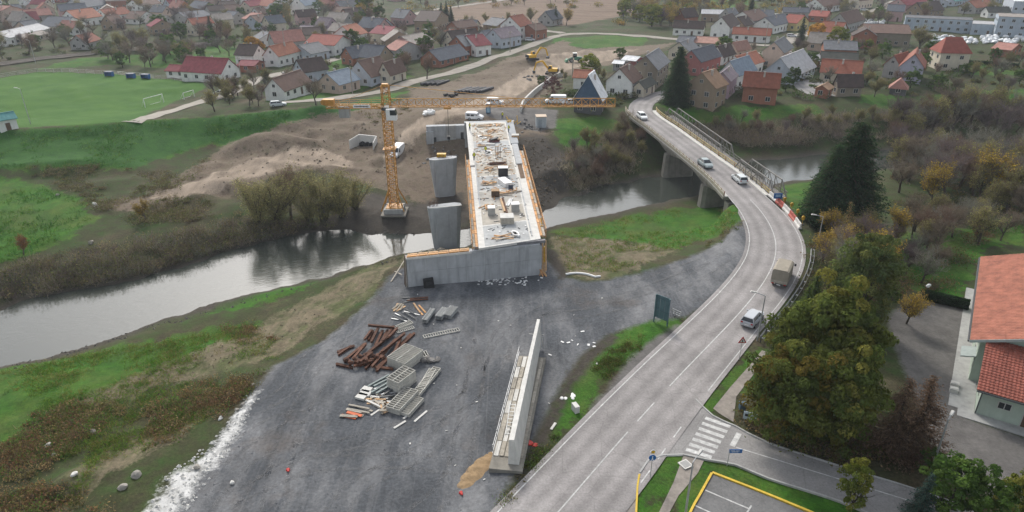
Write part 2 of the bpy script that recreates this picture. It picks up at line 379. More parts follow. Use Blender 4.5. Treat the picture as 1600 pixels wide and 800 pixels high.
# churned earthworks
ew = np.clip(sdf(xf, yf, flat([P(u, v, -1) for u, v in [(180,325),(260,285),(345,232),(400,208),(450,192),(520,182),(560,186),(600,215),(640,230),(660,262),(600,275),(500,262),(420,300),(300,318)]]))/4, 0, 1)
z = z+ew*((np.abs(vnoise(xf, yf, 7, 41)-.5)*-2.6+.55)+(vnoise(xf, yf, 2.6, 42)-.5)*.8)
# old road corridor
main_seg = road_path[:I_BR0-3]; d1, p1 = seg_dist(xf, yf, main_seg)
def corridor(zz, seg, half, fade, drop=.1):
    d, p = seg_dist(xf, yf, seg); rz = np.interp(p, np.arange(len(seg)), [q.z for q in seg])-drop
    k = np.clip((half+fade-d)/fade, 0, 1); k = k*k*(3-2*k); return zz*(1-k)+rz*k
z = corridor(z, main_seg, 5.4, 3.0); z = corridor(z, road_path[I_BR1-1:], 4.0, 3.0)
# river bed and banks
bank = np.clip(-d_riv/np.interp(yf, [60, 90, 130, 200], [7, 6, 7, 9]), 0, 1); bank = bank*bank*(3-2*bank)
wob = (vnoise(xf, yf, 3, 9)-.5)*.3
land = ZW+.02+(z-ZW)*bank+(wob*.5+.15)*np.clip(-d_riv/1.0, 0, 1)*(1-bank)
z = np.where(d_riv > 0, ZW-.05-np.clip(d_riv*.35, 0, 1.6), np.maximum(land, ZW+.02))
Z = z.reshape(GX.shape)
def Hxy(x, y):
    x = np.atleast_1d(np.asarray(x, float)); y = np.atleast_1d(np.asarray(y, float))
    i = np.clip(np.searchsorted(ys, y)-1, 0, len(ys)-2); t = x/hw_of(y); j = np.clip(np.searchsorted(ts_, t)-1, 0, len(ts_)-2)
    fy = np.clip((y-ys[i])/(ys[i+1]-ys[i]), 0, 1); fx = np.clip((t-ts_[j])/(ts_[j+1]-ts_[j]), 0, 1)
    return (Z[i, j]*(1-fx)+Z[i, j+1]*fx)*(1-fy)+(Z[i+1, j]*(1-fx)+Z[i+1, j+1]*fx)*fy
def H(x, y): return float(Hxy(x, y)[0])
_T = np.geomspace(42, 1600, 1100)
def G(u, v, dz=0.0):
    """the ground point that the photograph shows at that pixel"""
    a, b, c = ray(u, v); X, Y, ZZ = a*_T, b*_T, CAM_H+c*_T; h = Hxy(X, Y)
    k = np.nonzero(ZZ <= h)[0]; k = max(1, k[0]) if len(k) else len(_T)-1
    d0, d1 = ZZ[k-1]-h[k-1], ZZ[k]-h[k]; f = min(1., max(0., d0/(d0-d1))) if d0 != d1 else 1.; x, y = X[k-1]+(X[k]-X[k-1])*f, Y[k-1]+(Y[k]-Y[k-1])*f
    return Vector((x, y, H(x, y)+dz))
def GP(px): return flat([G(u, v) for u, v in px])

# ---- surface areas
SM['yard'] = s_yard
def area(name, *polys):
    s = np.full(xf.shape, -50.)
    for p in polys: s = np.maximum(s, sdf(xf, yf, GP(p)))
    SM[name] = s
area('lush', [(-60,585),(0,577),(100,560),(250,533),(380,508),(452,503),(440,520),(350,548),(200,592),(80,640),(0,655),(-60,680)],
     [(-80,668),(0,640),(120,612),(160,625),(60,665),(0,690),(-80,720)], [(350,452),(430,447),(500,437),(470,452),(390,480),(330,490)],
     [(-120,216),(0,206),(120,198),(240,189),(360,181),(450,172),(490,167),(560,158),(640,142),(620,150),(590,170),(530,178),(480,185),(445,200),(390,212),(330,222),(270,240),(215,262),(120,258),(0,264),(-120,280)],
     [(-120,285),(0,278),(60,290),(120,312),(140,345),(110,365),(40,400),(-120,430)],
     [(865,362),(930,352),(990,337),(1050,327),(1110,322),(1168,318),(1171,345),(1130,360),(1090,376),(1050,390),(1000,378),(930,372)],
     [(866,188),(930,184),(958,190),(975,205),(945,222),(905,232),(872,222)],
     [(1030,163),(1075,168),(1115,178),(1160,166),(1215,168),(1270,164),(1290,176),(1180,188),(1100,190),(1060,185)],
     [(1350,148),(1430,152),(1520,145),(1600,140),(1600,168),(1480,165),(1400,170),(1345,160)],
     [(1508,100),(1590,104),(1600,116),(1520,116)],
     [(1130,600),(1190,548),(1180,575),(1135,620),(1110,645),(1096,628)], [(1000,738),(1030,712),(1068,712),(1055,745),(1020,800),(1010,850),(975,850)],
     [(1098,722),(1135,722),(1240,755),(1330,790),(1300,830),(1235,790),(1112,740),(1090,800),(1060,850),(1040,850),(1075,770)],
     [(1015,500),(1070,495),(1060,508),(1005,545),(945,590),(905,640),(870,670),(862,650),(890,600),(930,560),(975,520)],
     [(1410,370),(1500,360),(1600,330),(1600,370),(1530,390),(1500,470),(1430,450)], [(1225,290),(1270,285),(1275,330),(1250,335),(1232,310)],
     [(860,60),(960,56),(1010,58),(1000,74),(930,76),(870,70)], [(270,80),(360,70),(380,95),(300,110),(200,100),(100,105),(60,108),(120,92)], [(460,95),(545,90),(560,105),(500,110)],
     [(1100,0),(1180,0),(1180,15),(1110,16)], [(590,95),(640,120),(560,140),(500,155),(440,165),(420,158),(480,150)])
area('dry', [(430,560),(480,522),(540,482),(600,432),(640,400),(560,425),(480,468),(420,500),(300,552),(180,600),(90,640),(120,650),(250,610),(350,575)],
     [(858,368),(930,372),(1010,382),(1050,392),(1000,420),(930,438),(885,428),(860,400)], [(170,690),(260,665),(320,640),(280,690),(180,740),(110,790),(60,800),(110,740)])
area('dirt', [(150,322),(250,295),(300,262),(345,232),(400,208),(450,192),(500,178),(560,172),(620,160),(660,148),(700,132),(760,108),(830,80),(880,62),(905,76),(1000,72),(1060,66),(1010,84),(940,104),(885,118),(850,150),(850,185),(862,205),(845,225),(868,270),(872,300),(845,335),(700,345),(655,320),(620,300),(560,285),(505,262),(440,270),(380,300),(280,312),(200,330)],
     [(640,140),(690,128),(730,130),(700,160),(650,170)])
area('track', [(640,196),(690,172),(760,150),(820,110),(880,82),(1000,76),(960,92),(890,108),(850,125),(790,160),(740,176),(700,184),(650,215),(628,250),(600,262),(600,240),(625,215)],
     [(230,300),(300,285),(380,255),(450,232),(520,238),(560,262),(480,258),(400,275),(330,300),(260,318)])
area('mud', [(480,372),(520,330),(580,300),(640,318),(720,300),(735,345),(690,372),(600,372)], [(800,215),(850,210),(880,240),(890,300),(850,345),(820,300)])
area('spill', [(205,830),(240,775),(258,742),(300,728),(335,692),(362,645),(398,606),(408,612),(385,655),(352,708),(325,745),(298,780),(275,830)])
area('pitch', [(-60,128),(0,122),(62,112),(200,118),(326,130),(318,140),(268,160),(205,190),(120,197),(0,201),(-120,212)])
area('field', [(640,26),(720,9),(800,-8),(990,-20),(1000,8),(985,22),(900,38),(830,44),(760,42),(690,38)])
area('lot', [(1385,500),(1412,470),(1440,468),(1512,484),(1512,655),(1620,690),(1680,760),(1560,780),(1470,742),(1440,650)], [(1058,508),(1022,528),(985,560),(952,602),(922,640),(938,640),(985,590),(1030,548),(1062,518)], [(835,170),(872,172),(868,200),(838,205),(770,184),(740,178),(760,168)])
area('trench', [(798,752),(812,728),(836,684),(862,634),(886,590),(910,556),(952,522),(968,528),(926,562),(898,604),(874,652),(846,706),(820,752)], [(848,385),(868,392),(890,432),(876,436),(858,410)])
# levee mask for the object split
area('dike', [(-120,216),(0,206),(120,198),(240,189),(360,181),(450,172),(490,167),(560,158),(620,152),(590,170),(530,178),(480,185),(445,200),(390,212),(330,222),(270,240),(215,262),(120,258),(0,264),(-120,280)])
SM['shore'] = d_riv

# ---- ground material
def ground_material():
    m = bpy.data.materials.new('ground_cover'); m.use_nodes = True; nt = m.node_tree; b = nt.nodes['Principled BSDF']
    b.inputs['Roughness'].default_value = .95; b.inputs['Specular IOR Level'].default_value = .15
    geo = N(nt, 'ShaderNodeNewGeometry'); pos = geo.outputs['Position']; L = nt.links.new
    def noise(scale, det=4, rough=.6, stretch=None):
        n = N(nt, 'ShaderNodeTexNoise', Scale=scale, Detail=float(det), Roughness=rough)
        if stretch:
            mp = N(nt, 'ShaderNodeMapping'); mp.inputs['Scale'].default_value = stretch[:3]; mp.inputs['Rotation'].default_value = (0, 0, stretch[3]); L(pos, mp.inputs[0]); L(mp.outputs[0], n.inputs['Vector'])
        else: L(pos, n.inputs['Vector'])
        return n.outputs[0]
    nf, nm, nc, ns = noise(3.2, 6, .7), noise(.55, 5, .65), noise(.09, 4, .6), noise(.5, 5, .6, (1, .22, 1, R(-32)))
    nv = noise(11.0, 3, .7); nb_ = noise(.16, 5, .7)
    def ramp(fac, *stops):
        r = N(nt, 'ShaderNodeValToRGB'); e = r.color_ramp.elements
        while len(e) < len(stops): e.new(.5)
        for el, (p, c) in zip(e, stops): el.position = p; el.color = (*c, 1)
        L(fac, r.inputs[0]); return r.outputs[0]
    def mathn(op, a, b_):
        q = N(nt, 'ShaderNodeMath', operation=op)
        for s, x in zip(q.inputs, (a, b_)):
            if isinstance(x, (int, float)): s.default_value = x
            else: L(x, s)
        return q.outputs[0]
    def mask(name, soft=1.2, amp=3.0, src=None, bias=0.0, big=0.0):
        a = N(nt, 'ShaderNodeAttribute', attribute_name=name).outputs['Fac']
        q = mathn('ADD', a, mathn('MULTIPLY', mathn('SUBTRACT', src or nm, .5), amp*2))
        q2 = mathn('ADD', q, mathn('MULTIPLY', mathn('SUBTRACT', nf, .5), amp*.8))
        if big: q2 = mathn('ADD', q2, mathn('MULTIPLY', mathn('SUBTRACT', nb_, .5), big))
        r = N(nt, 'ShaderNodeMapRange'); r.inputs[1].default_value = -soft-bias; r.inputs[2].default_value = soft-bias; L(q2, r.inputs[0]); return r.outputs[0]
    mul = lambda c, f, lo=.7, hi=1.3: mixc(nt, 1.0, c, ramp(f, (.25, (lo,)*3), (.75, (hi,)*3)), 'MULTIPLY')
    # rough meadow: dull olive, brown and green by patches
    c = ramp(nm, (.3, (.042, .040, .022)), (.5, (.046, .058, .022)), (.7, (.036, .074, .017)))
    c = mixc(nt, ramp(nc, (.48, (0,)*3), (.66, (1,)*3)), c, mul(ramp(nm, (.3, (.06, .044, .030)), (.7, (.085, .072, .042))), nf))
    c = mul(c, nf, .6, 1.4)
    lush = ramp(nm, (.25, (.020, .062, .008)), (.5, (.033, .108, .010)), (.8, (.062, .148, .017))); lush = mul(mul(lush, nv, .7, 1.35), nf, .62, 1.38)
    lush = mixc(nt, mathn('MULTIPLY', ramp(nc, (.45, (0,)*3), (.66, (1,)*3)), .45), lush, mul(ramp(nf, (.3, (.04, .055, .018)), (.7, (.09, .085, .035))), nf))
    lush = mixc(nt, mathn('MULTIPLY', ramp(nb_, (.48, (0,)*3), (.66, (1,)*3)), .55), lush, mul(mul((.095, .118, .026), nv, .7, 1.3), nf, .65, 1.35))
    c = mixc(nt, mask('lush', .45, 2.6, None, .6, 7), c, lush)
    dg = ramp(nm, (.25, (.017, .060, .012)), (.5, (.027, .090, .015)), (.8, (.044, .118, .018))); c = mixc(nt, mask('dike', .5, 1.2), c, mul(mul(dg, nv, .72, 1.3), nf, .68, 1.32))
    dry = ramp(ns, (.3, (.115, .095, .062)), (.5, (.165, .138, .092)), (.72, (.085, .088, .045))); dry = mixc(nt, mathn('MULTIPLY', ramp(nb_, (.5, (0,)*3), (.62, (1,)*3)), .8), dry, mul((.055, .072, .024), nm, .6, 1.4)); dry = mul(dry, nm, .72, 1.28); c = mixc(nt, mask('dry', .6, 3.4, ns, 0, 7), c, mul(dry, nf, .65, 1.35))
    dirt = ramp(nm, (.28, (.085, .064, .050)), (.5, (.165, .130, .098)), (.72, (.11, .098, .064))); c = mixc(nt, mask('dirt', .6, 3.8, None, 0, 8), c, mul(dirt, nf, .7, 1.3))
    track = ramp(ns, (.3, (.20, .16, .122)), (.7, (.35, .285, .222))); c = mixc(nt, mask('track', .6, 2.2, ns), c, mul(track, nf, .8, 1.2))
    mud = ramp(nm, (.3, (.045, .040, .035)), (.7, (.085, .075, .064))); c = mixc(nt, mask('mud', .9, 3.2, None, 0, 6), c, mul(mud, nf))
    field = ramp(noise(.35, 3, .5, (.05, 1, 1, R(3))), (.35, (.135, .095, .068)), (.65, (.20, .145, .105))); c = mixc(nt, mask('field', 1.5, 2.0), c, mul(field, nm, .85, 1.15))
    pitch = ramp(noise(.12, 3, .5), (.3, (.038, .108, .015)), (.7, (.062, .142, .022))); c = mixc(nt, mask('pitch', .5, .8), c, mul(pitch, nf, .85, 1.15))
    lot = ramp(nm, (.3, (.105, .100, .096)), (.7, (.16, .152, .145))); c = mixc(nt, mask('lot', .4, .8), c, mul(lot, nf, .8, 1.2))
    # crushed dark stone of the yard with paler dusty wheel marks and brown soil patches
    gr = ramp(nf, (.22, (.042, .045, .050)), (.5, (.082, .088, .097)), (.8, (.142, .150, .162)))
    dust = noise(.22, 5, .62, (1, .35, 1, R(-38)))
    gr = mixc(nt, mathn('MULTIPLY', ramp(dust, (.45, (0,)*3), (.64, (1,)*3)), .7), gr, mul((.215, .217, .222), nf, .7, 1.3))
    gr = mixc(nt, mathn('MULTIPLY', ramp(noise(.07, 5, .7), (.56, (0,)*3), (.68, (1,)*3)), .5), gr, mul((.125, .102, .085), nf, .6, 1.3))
    w = N(nt, 'ShaderNodeTexNoise', Scale=.16, Detail=3.0); mpw = N(nt, 'ShaderNodeMapping'); mpw.inputs['Rotation'].default_value = (0, 0, R(-34)); mpw.inputs['Scale'].default_value = (5.5, .10, 1); L(pos, mpw.inputs[0]); L(mpw.outputs[0], w.inputs['Vector']); w.inputs['Distortion'].default_value = 2.2
    gr = mixc(nt, mathn('MULTIPLY', ramp(w.outputs[0], (.55, (0,)*3), (.66, (1,)*3)), .24), gr, (.19, .19, .195))
    gr = mul(gr, nb_, .72, 1.28)
    c = mixc(nt, mask('yard', .5, 1.3, None, .2), c, gr)
    tr_ = ramp(nm, (.3, (.030, .026, .023)), (.55, (.055, .048, .040)), (.75, (.045, .060, .022))); c = mixc(nt, mask('trench', .4, 1.6), c, mul(tr_, nf, .6, 1.5))
    sp = ramp(nm, (.3, (.33, .33, .32)), (.6, (.60, .60, .59))); c = mixc(nt, mask('spill', .5, 1.9, None, -.5, 3), c, mul(sp, nf, .75, 1.2))
    wet = mask('shore', 1.2, 1.4, None, 1.8); c = mixc(nt, wet, c, mul((.060, .053, .044), nf, .6, 1.5))
    L(c, b.inputs['Base Color'])
    bp = N(nt, 'ShaderNodeBump', Strength=.55, Distance=.14); L(mathn('ADD', nf, mathn('MULTIPLY', nv, .5)), bp.inputs['Height']); L(bp.outputs[0], b.inputs['Normal'])
    return m
GROUND = ground_material()
nr, ncl = GX.shape
idx = np.arange(nr*ncl).reshape(nr, ncl)
quads = np.stack([idx[:-1, :-1], idx[:-1, 1:], idx[1:, 1:], idx[1:, :-1]], -1).reshape(-1, 4)
V3 = np.stack([xf, yf, z], 1)
tx = np.gradient(V3.reshape(nr, ncl, 3), axis=1); ty = np.gradient(V3.reshape(nr, ncl, 3), axis=0)
NN = np.cross(tx, ty).reshape(-1, 3); NN /= np.linalg.norm(NN, axis=1, keepdims=True)
cen = lambda k: SM[k][quads].mean(1)
reg = np.zeros(len(quads), int)
for k, nme in enumerate(('dike', 'field', 'pitch', 'yard')): reg[cen(nme) > 0] = k+1
reg[cen('shore') > .5] = 5
for k, nme in enumerate(('terrain', 'grass_dike', 'ploughed_field', 'football_pitch', 'gravel_yard', 'river_bed')):
    q = quads[reg == k]; used = np.unique(q); remap = np.zeros(len(xf), int); remap[used] = np.arange(len(used)); q = remap[q]
    me = bpy.data.meshes.new(nme); me.vertices.add(len(used)); me.vertices.foreach_set('co', V3[used].astype(np.float32).ravel())
    me.loops.add(q.size); me.loops.foreach_set('vertex_index', q.ravel().astype(np.int32)); me.polygons.add(len(q))
    me.polygons.foreach_set('loop_start', np.arange(0, q.size, 4, dtype=np.int32)); me.polygons.foreach_set('use_smooth', np.ones(len(q), bool)); me.update(); me.validate()
    for a in ('yard', 'lush', 'dry', 'dirt', 'track', 'mud', 'spill', 'pitch', 'field', 'lot', 'shore', 'trench', 'dike'):
        at = me.attributes.new(a, 'FLOAT', 'POINT'); at.data.foreach_set('value', np.clip(SM[a][used], -12, 12).astype(np.float32))
    me.normals_split_custom_set_from_vertices(NN[used].tolist()); me.materials.append(GROUND)
    struct(link(nme, me))

# ---- water
def water_material():
    m = bpy.data.materials.new('river_water'); m.use_nodes = True; nt = m.node_tree; b = nt.nodes['Principled BSDF']
    b.inputs['Base Color'].default_value = (.045, .052, .045, 1); b.inputs['Roughness'].default_value = .09; b.inputs['IOR'].default_value = 1.5; b.inputs['Specular IOR Level'].default_value = .56
    geo = N(nt, 'ShaderNodeNewGeometry'); mp = N(nt, 'ShaderNodeMapping'); mp.inputs['Scale'].default_value = (.6, 1.0, 1); nt.links.new(geo.outputs['Position'], mp.inputs[0])
    n = N(nt, 'ShaderNodeTexNoise', Scale=1.1, Detail=4.0, Roughness=.6); nt.links.new(mp.outputs[0], n.inputs['Vector'])
    n2 = N(nt, 'ShaderNodeTexNoise', Scale=.06, Detail=3.0); nt.links.new(geo.outputs['Position'], n2.inputs['Vector'])
    r = N(nt, 'ShaderNodeMapRange'); r.inputs[1].default_value = .35; r.inputs[2].default_value = .7; r.inputs[3].default_value = .10; r.inputs[4].default_value = .5; nt.links.new(n2.outputs[0], r.inputs[0])
    bp = N(nt, 'ShaderNodeBump', Distance=.12); nt.links.new(r.outputs[0], bp.inputs['Strength']); nt.links.new(n.outputs[0], bp.inputs['Height']); nt.links.new(bp.outputs[0], b.inputs['Normal'])
    return m
wm = MB(); W0 = [P(u, v, ZW) for u, v in RIV_FAR]; W1 = [P(u, v, ZW) for u, v in RIV_NEAR]
wa = catmull(W0, 400); wb = catmull(W1, 400)
n = 90
def resample(pts, n):
    d = np.cumsum([0]+[(pts[i+1]-pts[i]).length for i in range(len(pts)-1)]); o = []
    for s in np.linspace(0, d[-1], n):
        o.append(Vector([float(np.interp(s, d, [q[k] for q in pts])) for k in range(3)]))
    return o
ra, rbk = resample(W0, n), resample(W1, n)
for i in range(n):
    dd = (ra[i]-rbk[i]).normalized()*4.0; a, b = ra[i]+dd, rbk[i]-dd; wm.v += [(a.x, a.y, ZW), (b.x, b.y, ZW)]
for i in range(n-1): wm.f.append((2*i, 2*i+1, 2*i+3, 2*i+2)); wm.m.append(0)
struct(wm.build('river', water_material()))
# ================================================================== ROADS
def asphalt(name, col, patch=.6):
    m = bpy.data.materials.new(name); m.use_nodes = True; nt = m.node_tree; b = nt.nodes['Principled BSDF']; b.inputs['Roughness'].default_value = .85; b.inputs['Specular IOR Level'].default_value = .25
    geo = N(nt, 'ShaderNodeNewGeometry'); uvn = N(nt, 'ShaderNodeAttribute', attribute_name='across')
    n1 = N(nt, 'ShaderNodeTexNoise', Scale=5.0, Detail=6.0, Roughness=.7); n2 = N(nt, 'ShaderNodeTexNoise', Scale=.18, Detail=5.0, Roughness=.65)
    for q in (n1, n2): nt.links.new(geo.outputs['Position'], q.inputs['Vector'])
    def mr(src, a, b_, c, d):
        r = N(nt, 'ShaderNodeMapRange')
        for i, x in enumerate((a, b_, c, d)): r.inputs[i+1].default_value = x
        nt.links.new(src, r.inputs[0]); return r.outputs[0]
    c = mixc(nt, 1.0, (*col, 1), mr(n1.outputs[0], .3, .7, .78, 1.22), 'MULTIPLY'); c = mixc(nt, 1.0, c, mr(n2.outputs[0], .3, .7, 1-patch*.4, 1+patch*.4), 'MULTIPLY')
    # darker wheel tracks along the lanes
    sn = N(nt, 'ShaderNodeMath', operation='SINE'); mm = N(nt, 'ShaderNodeMath', operation='MULTIPLY'); mm.inputs[1].default_value = 6.28; nt.links.new(uvn.outputs['Fac'], mm.inputs[0]); nt.links.new(mm.outputs[0], sn.inputs[0])
    c = mixc(nt, 1.0, c, mr(sn.outputs[0], -1, 1, .84, 1.06), 'MULTIPLY')
    vo = N(nt, 'ShaderNodeTexVoronoi', Scale=.22, feature='DISTANCE_TO_EDGE'); wv = N(nt, 'ShaderNodeTexNoise', Scale=.9, Detail=3.0); nt.links.new(geo.outputs['Position'], wv.inputs['Vector'])
    mv = mixc(nt, .25, geo.outputs['Position'], wv.outputs['Color'], 'ADD'); nt.links.new(mv, vo.inputs['Vector'])
    c = mixc(nt, mr(vo.outputs['Distance'], 0, .012, .35, 0), c, tuple(x*.45 for x in col))
    nt.links.new(c, b.inputs['Base Color'])
    bp = N(nt, 'ShaderNodeBump', Strength=.25, Distance=.02); nt.links.new(n1.outputs[0], bp.inputs['Height']); nt.links.new(bp.outputs[0], b.inputs['Normal'])
    return m
ASPH = asphalt('worn_asphalt', (.27, .255, .25)); ASPH_SIDE = asphalt('side_road_asphalt', (.25, .243, .238)); ASPH_LOT = asphalt('parking_asphalt', (.15, .15, .15), .8)
PATHM = mat('gravel_footpath', (.24, .215, .19), .95, .25, 1.5, bump=.4)
LANE = mat('pale_dusty_lane', (.30, .275, .24), .95, .2, .4)
def ribbon(name, path, half, material, lift=.02, cols=8, drape=False, extra=None):
    mb = MB(); ns = normals2(path); acr = []
    for i, p in enumerate(path):
        h = half(i) if callable(half) else half; hl, hr_ = h if isinstance(h, tuple) else (h, h)
        for j in range(cols+1):
            o = -hl+(hl+hr_)*j/cols; q = p+ns[i]*o; zz = max(H(q.x, q.y), H(q.x+.4, q.y), H(q.x, q.y+.4)) if drape else q.z
            mb.v.append((q.x, q.y, zz+lift)); acr.append(o/1.75)
    c = cols+1
    for i in range(len(path)-1):
        for j in range(cols): a = i*c+j; mb.f.append((a, a+1, a+c+1, a+c)); mb.m.append(0)
    o = mb.build(name, material, smooth=True); at = o.data.attributes.new('across', 'FLOAT', 'POINT'); at.data.foreach_set('value', acr)
    return struct(o)
ribbon('main_road', road_path[:I_X+1], lambda i: (road_hw(i)+.55, road_hr(i)+.5) if i < I_BR0-3 else road_hw(i), ASPH)
NSR = normals2(road_path)
def line_mark(name, off, i0, i1, wdt=.12, dash=None, lift=.032, material=None):
    """painted line along the main road, one object per stripe"""
    i = i0; out = []
    while i < i1:
        j = min(i1, i+dash[0]) if dash else i1
        mb = MB(); sec = lambda k: [((off(k+i) if callable(off) else off)-wdt/2, lift), ((off(k+i) if callable(off) else off)+wdt/2, lift)]
        sweep(mb, road_path[i:j+1], sec, ns=NSR[i:j+1], closed=False); out.append(struct(mb.build(name, material or WPAINT))); i = j+(dash[1] if dash else 1)
    return out
ix = lambda u, v, zz: min(range(len(road_path)), key=lambda i: (road_path[i]-P(u, v, zz)).length)
i_a, i_b, i_c = ix(981,675,.4), ix(1057,592,.45), ix(1172,312,1.8)
line_mark('edge_line', lambda k: -road_hw(k), 0, I_BR1); line_mark('edge_line', lambda k: road_hr(k), 0, ix(905,855,.3)); line_mark('edge_line', lambda k: road_hr(k), ix(1075,605,.45), I_BR1)
line_mark('edge_line', lambda k: road_hr(k), ix(935,735,.35), ix(1040,640,.4), dash=(1, 1))
line_mark('centre_line', 0.0, 0, i_a); line_mark('centre_line', 0.0, i_a+1, i_b, dash=(2, 2)); line_mark('centre_line', 0.0, i_b, i_c)
def sheet(name, pts, material, lift=.05, mx=1.5, z=None):
    bm = bmesh.new(); vs = [bm.verts.new((p[0], p[1], 0)) for p in pts]; bm.faces.new(vs); bmesh.ops.triangulate(bm, faces=bm.faces[:])
    for _ in range(8):
        es = [e for e in bm.edges if e.calc_length() > mx]
        if not es: break
        bmesh.ops.subdivide_edges(bm, edges=es, cuts=1); bmesh.ops.triangulate(bm, faces=[f for f in bm.faces if len(f.verts) > 3])
    for v in bm.verts: v.co.z = (H(v.co.x, v.co.y) if z is None else z)+lift
    bmesh.ops.recalc_face_normals(bm, faces=bm.faces[:])
    if sum(f.normal.z for f in bm.faces) < 0: bmesh.ops.reverse_faces(bm, faces=bm.faces[:])
    me = bpy.data.meshes.new(name); bm.to_mesh(me); bm.free(); me.materials.append(material); me.polygons.foreach_set('use_smooth', [True]*len(me.polygons))
    return struct(link(name, me))
J = .40
jp = lambda *px: [P(u, v, J) for u, v in px]
up_k = [(1087,624),(1114,650),(1149,666),(1200,692),(1320,731),(1415,760),(1520,796),(1640,838)]; lo_k = [(1640,905),(1400,822),(1312,783),(1200,747),(1150,726),(1107,718),(1068,710),(1035,711),(1012,720),(1000,738)]
sheet('side_road', jp((1000,700),(1030,668),(1065,635),*up_k,*lo_k), ASPH_SIDE, .0, z=J, mx=3)
def kerb(path, name='kerb', wdt=.16, h=.14, material=CONC_LT, drape=True):
    mb = MB(); p = [Vector((q.x, q.y, (H(q.x, q.y) if drape else q.z))) for q in catmull(path, 1.2)]
    sweep(mb, p, [(-wdt/2, -.15), (-wdt/2, h), (wdt/2, h), (wdt/2, -.15)]); return struct(mb.build(name, material))
kerb(jp(*up_k[0:])[0:], drape=False, h=.1, material=CONC); kerb(jp(*lo_k[1:]), drape=False, h=.06, material=CONC)
kerb([P(u, v, .35) for u, v in [(1087,624),(1097,608),(1118,585),(1150,556)]], drape=False, h=.08)
sheet('verge_path', [P(u, v, .25) for u, v in [(1124,648),(1114,640),(1140,608),(1172,572),(1190,550),(1200,553),(1175,590),(1150,622),(1146,660)]], PATHM, .06)
sheet('verge_path', [P(u, v, .25) for u, v in [(1068,712),(1100,720),(1090,740),(1060,775),(1040,812),(1025,860),(1000,860),(1030,800),(1052,755)]], PATHM, .05)
sheet('hardstanding', [P(u, v, .25) for u, v in [(1007,725),(998,742),(994,800),(990,850),(945,850),(958,790),(975,760)]], PATHM, .045)
kerb([P(u, v, .3) for u, v in [(999,742),(996,760),(994,800),(990,850)]], material=YPAINT)
kerb([P(u, v, .3) for u, v in [(999,742),(1012,722),(1035,713),(1066,712)]], h=.1)
# parking place with yellow kerbs
sheet('parking_place', [P(u, v, .3) for u, v in [(1113,741),(1200,775),(1310,822),(1400,870),(1340,960),(1040,900),(1078,806)]], ASPH_LOT, .08)
kerb([P(u, v, .3) for u, v in [(1113,739),(1200,773),(1310,820),(1400,868)]], wdt=.22, h=.2, material=YPAINT); kerb([P(u, v, .3) for u, v in [(1112,740),(1092,776),(1076,806),(1038,900)]], wdt=.2, h=.2, material=YPAINT)
def paint_quad(name, a, b, wdt, zlift=.012, zz=J, material=WPAINT):
    a, b = (Vector((q.x, q.y, zz+zlift)) for q in (a, b)); d = (b-a).normalized(); n = Vector((d.y, -d.x, 0))*wdt/2
    mb = MB(); mb.add([a-n, a+n, b+n, b-n], [(0, 1, 2, 3)]); return struct(mb.build(name, material))
pz = H(P(1150,780,.3).x, P(1150,780,.3).y)+.08
for a, b in (((1102,766),(1170,795)), ((1086,790),(1112,802)), ((1174,790),(1150,830))):
    A_, B_ = P(*a, pz), P(*b, pz); mb = MB(); d = (B_-A_).normalized(); n = Vector((d.y, -d.x, 0))*.07
    for k in range(8):
        q0 = A_.lerp(B_, k/8); q1 = A_.lerp(B_, (k+1)/8); mb.add([(q.x, q.y, H(q.x, q.y)+.10) for q in (q0-n, q0+n, q1+n, q1-n)], [(0, 1, 2, 3)])
    struct(mb.build('bay_line', WPAINT))
# crossing
for k in range(7):
    t = k/6; a = Vector((1102+(1072-1102)*t, 653+(702-653)*t)); b = Vector((1141+(1112-1141)*t, 667+(715-667)*t)); paint_quad('crossing_stripe', P(a.x, a.y, J), P(b.x, b.y, J), .48)
paint_quad('stop_line', P(1155,677,J), P(1144,697,J), .5); paint_quad('centre_line', P(1150,699,J), P(1420,782,J), .12); paint_quad('centre_line', P(1424,784,J), P(1620,850,J), .12)
# worn arrow on the right lane
mb = MB(); c0 = P(975,712,.33); dr = (P(989,693,.33)-P(958,733,.33)); dr.z = 0; dr.normalize(); nr_ = Vector((dr.y, -dr.x, 0))
def ap(a, b): q = c0+dr*a+nr_*b; return (q.x, q.y, P(975,712,.33).z+.045)
mb.add([ap(-3, -.1), ap(-3, .1), ap(1.2, .1), ap(1.2, -.1)], [(0, 1, 2, 3)]); mb.add([ap(-1.9, .1), ap(-1.5, .1), ap(-.9, .9), ap(-1.4, .9)], [(0, 1, 2, 3)]); mb.add([ap(1.2, -.32), ap(1.2, .32), ap(3., 0)], [(0, 1, 2)]); mb.add([ap(-1.6, .9), ap(-.8, .9), ap(-.4, 1.5)], [(0, 1, 2)])
struct(mb.build('lane_arrow', mat('worn_road_paint', (.5, .5, .49), .85, .5, 2.5)))
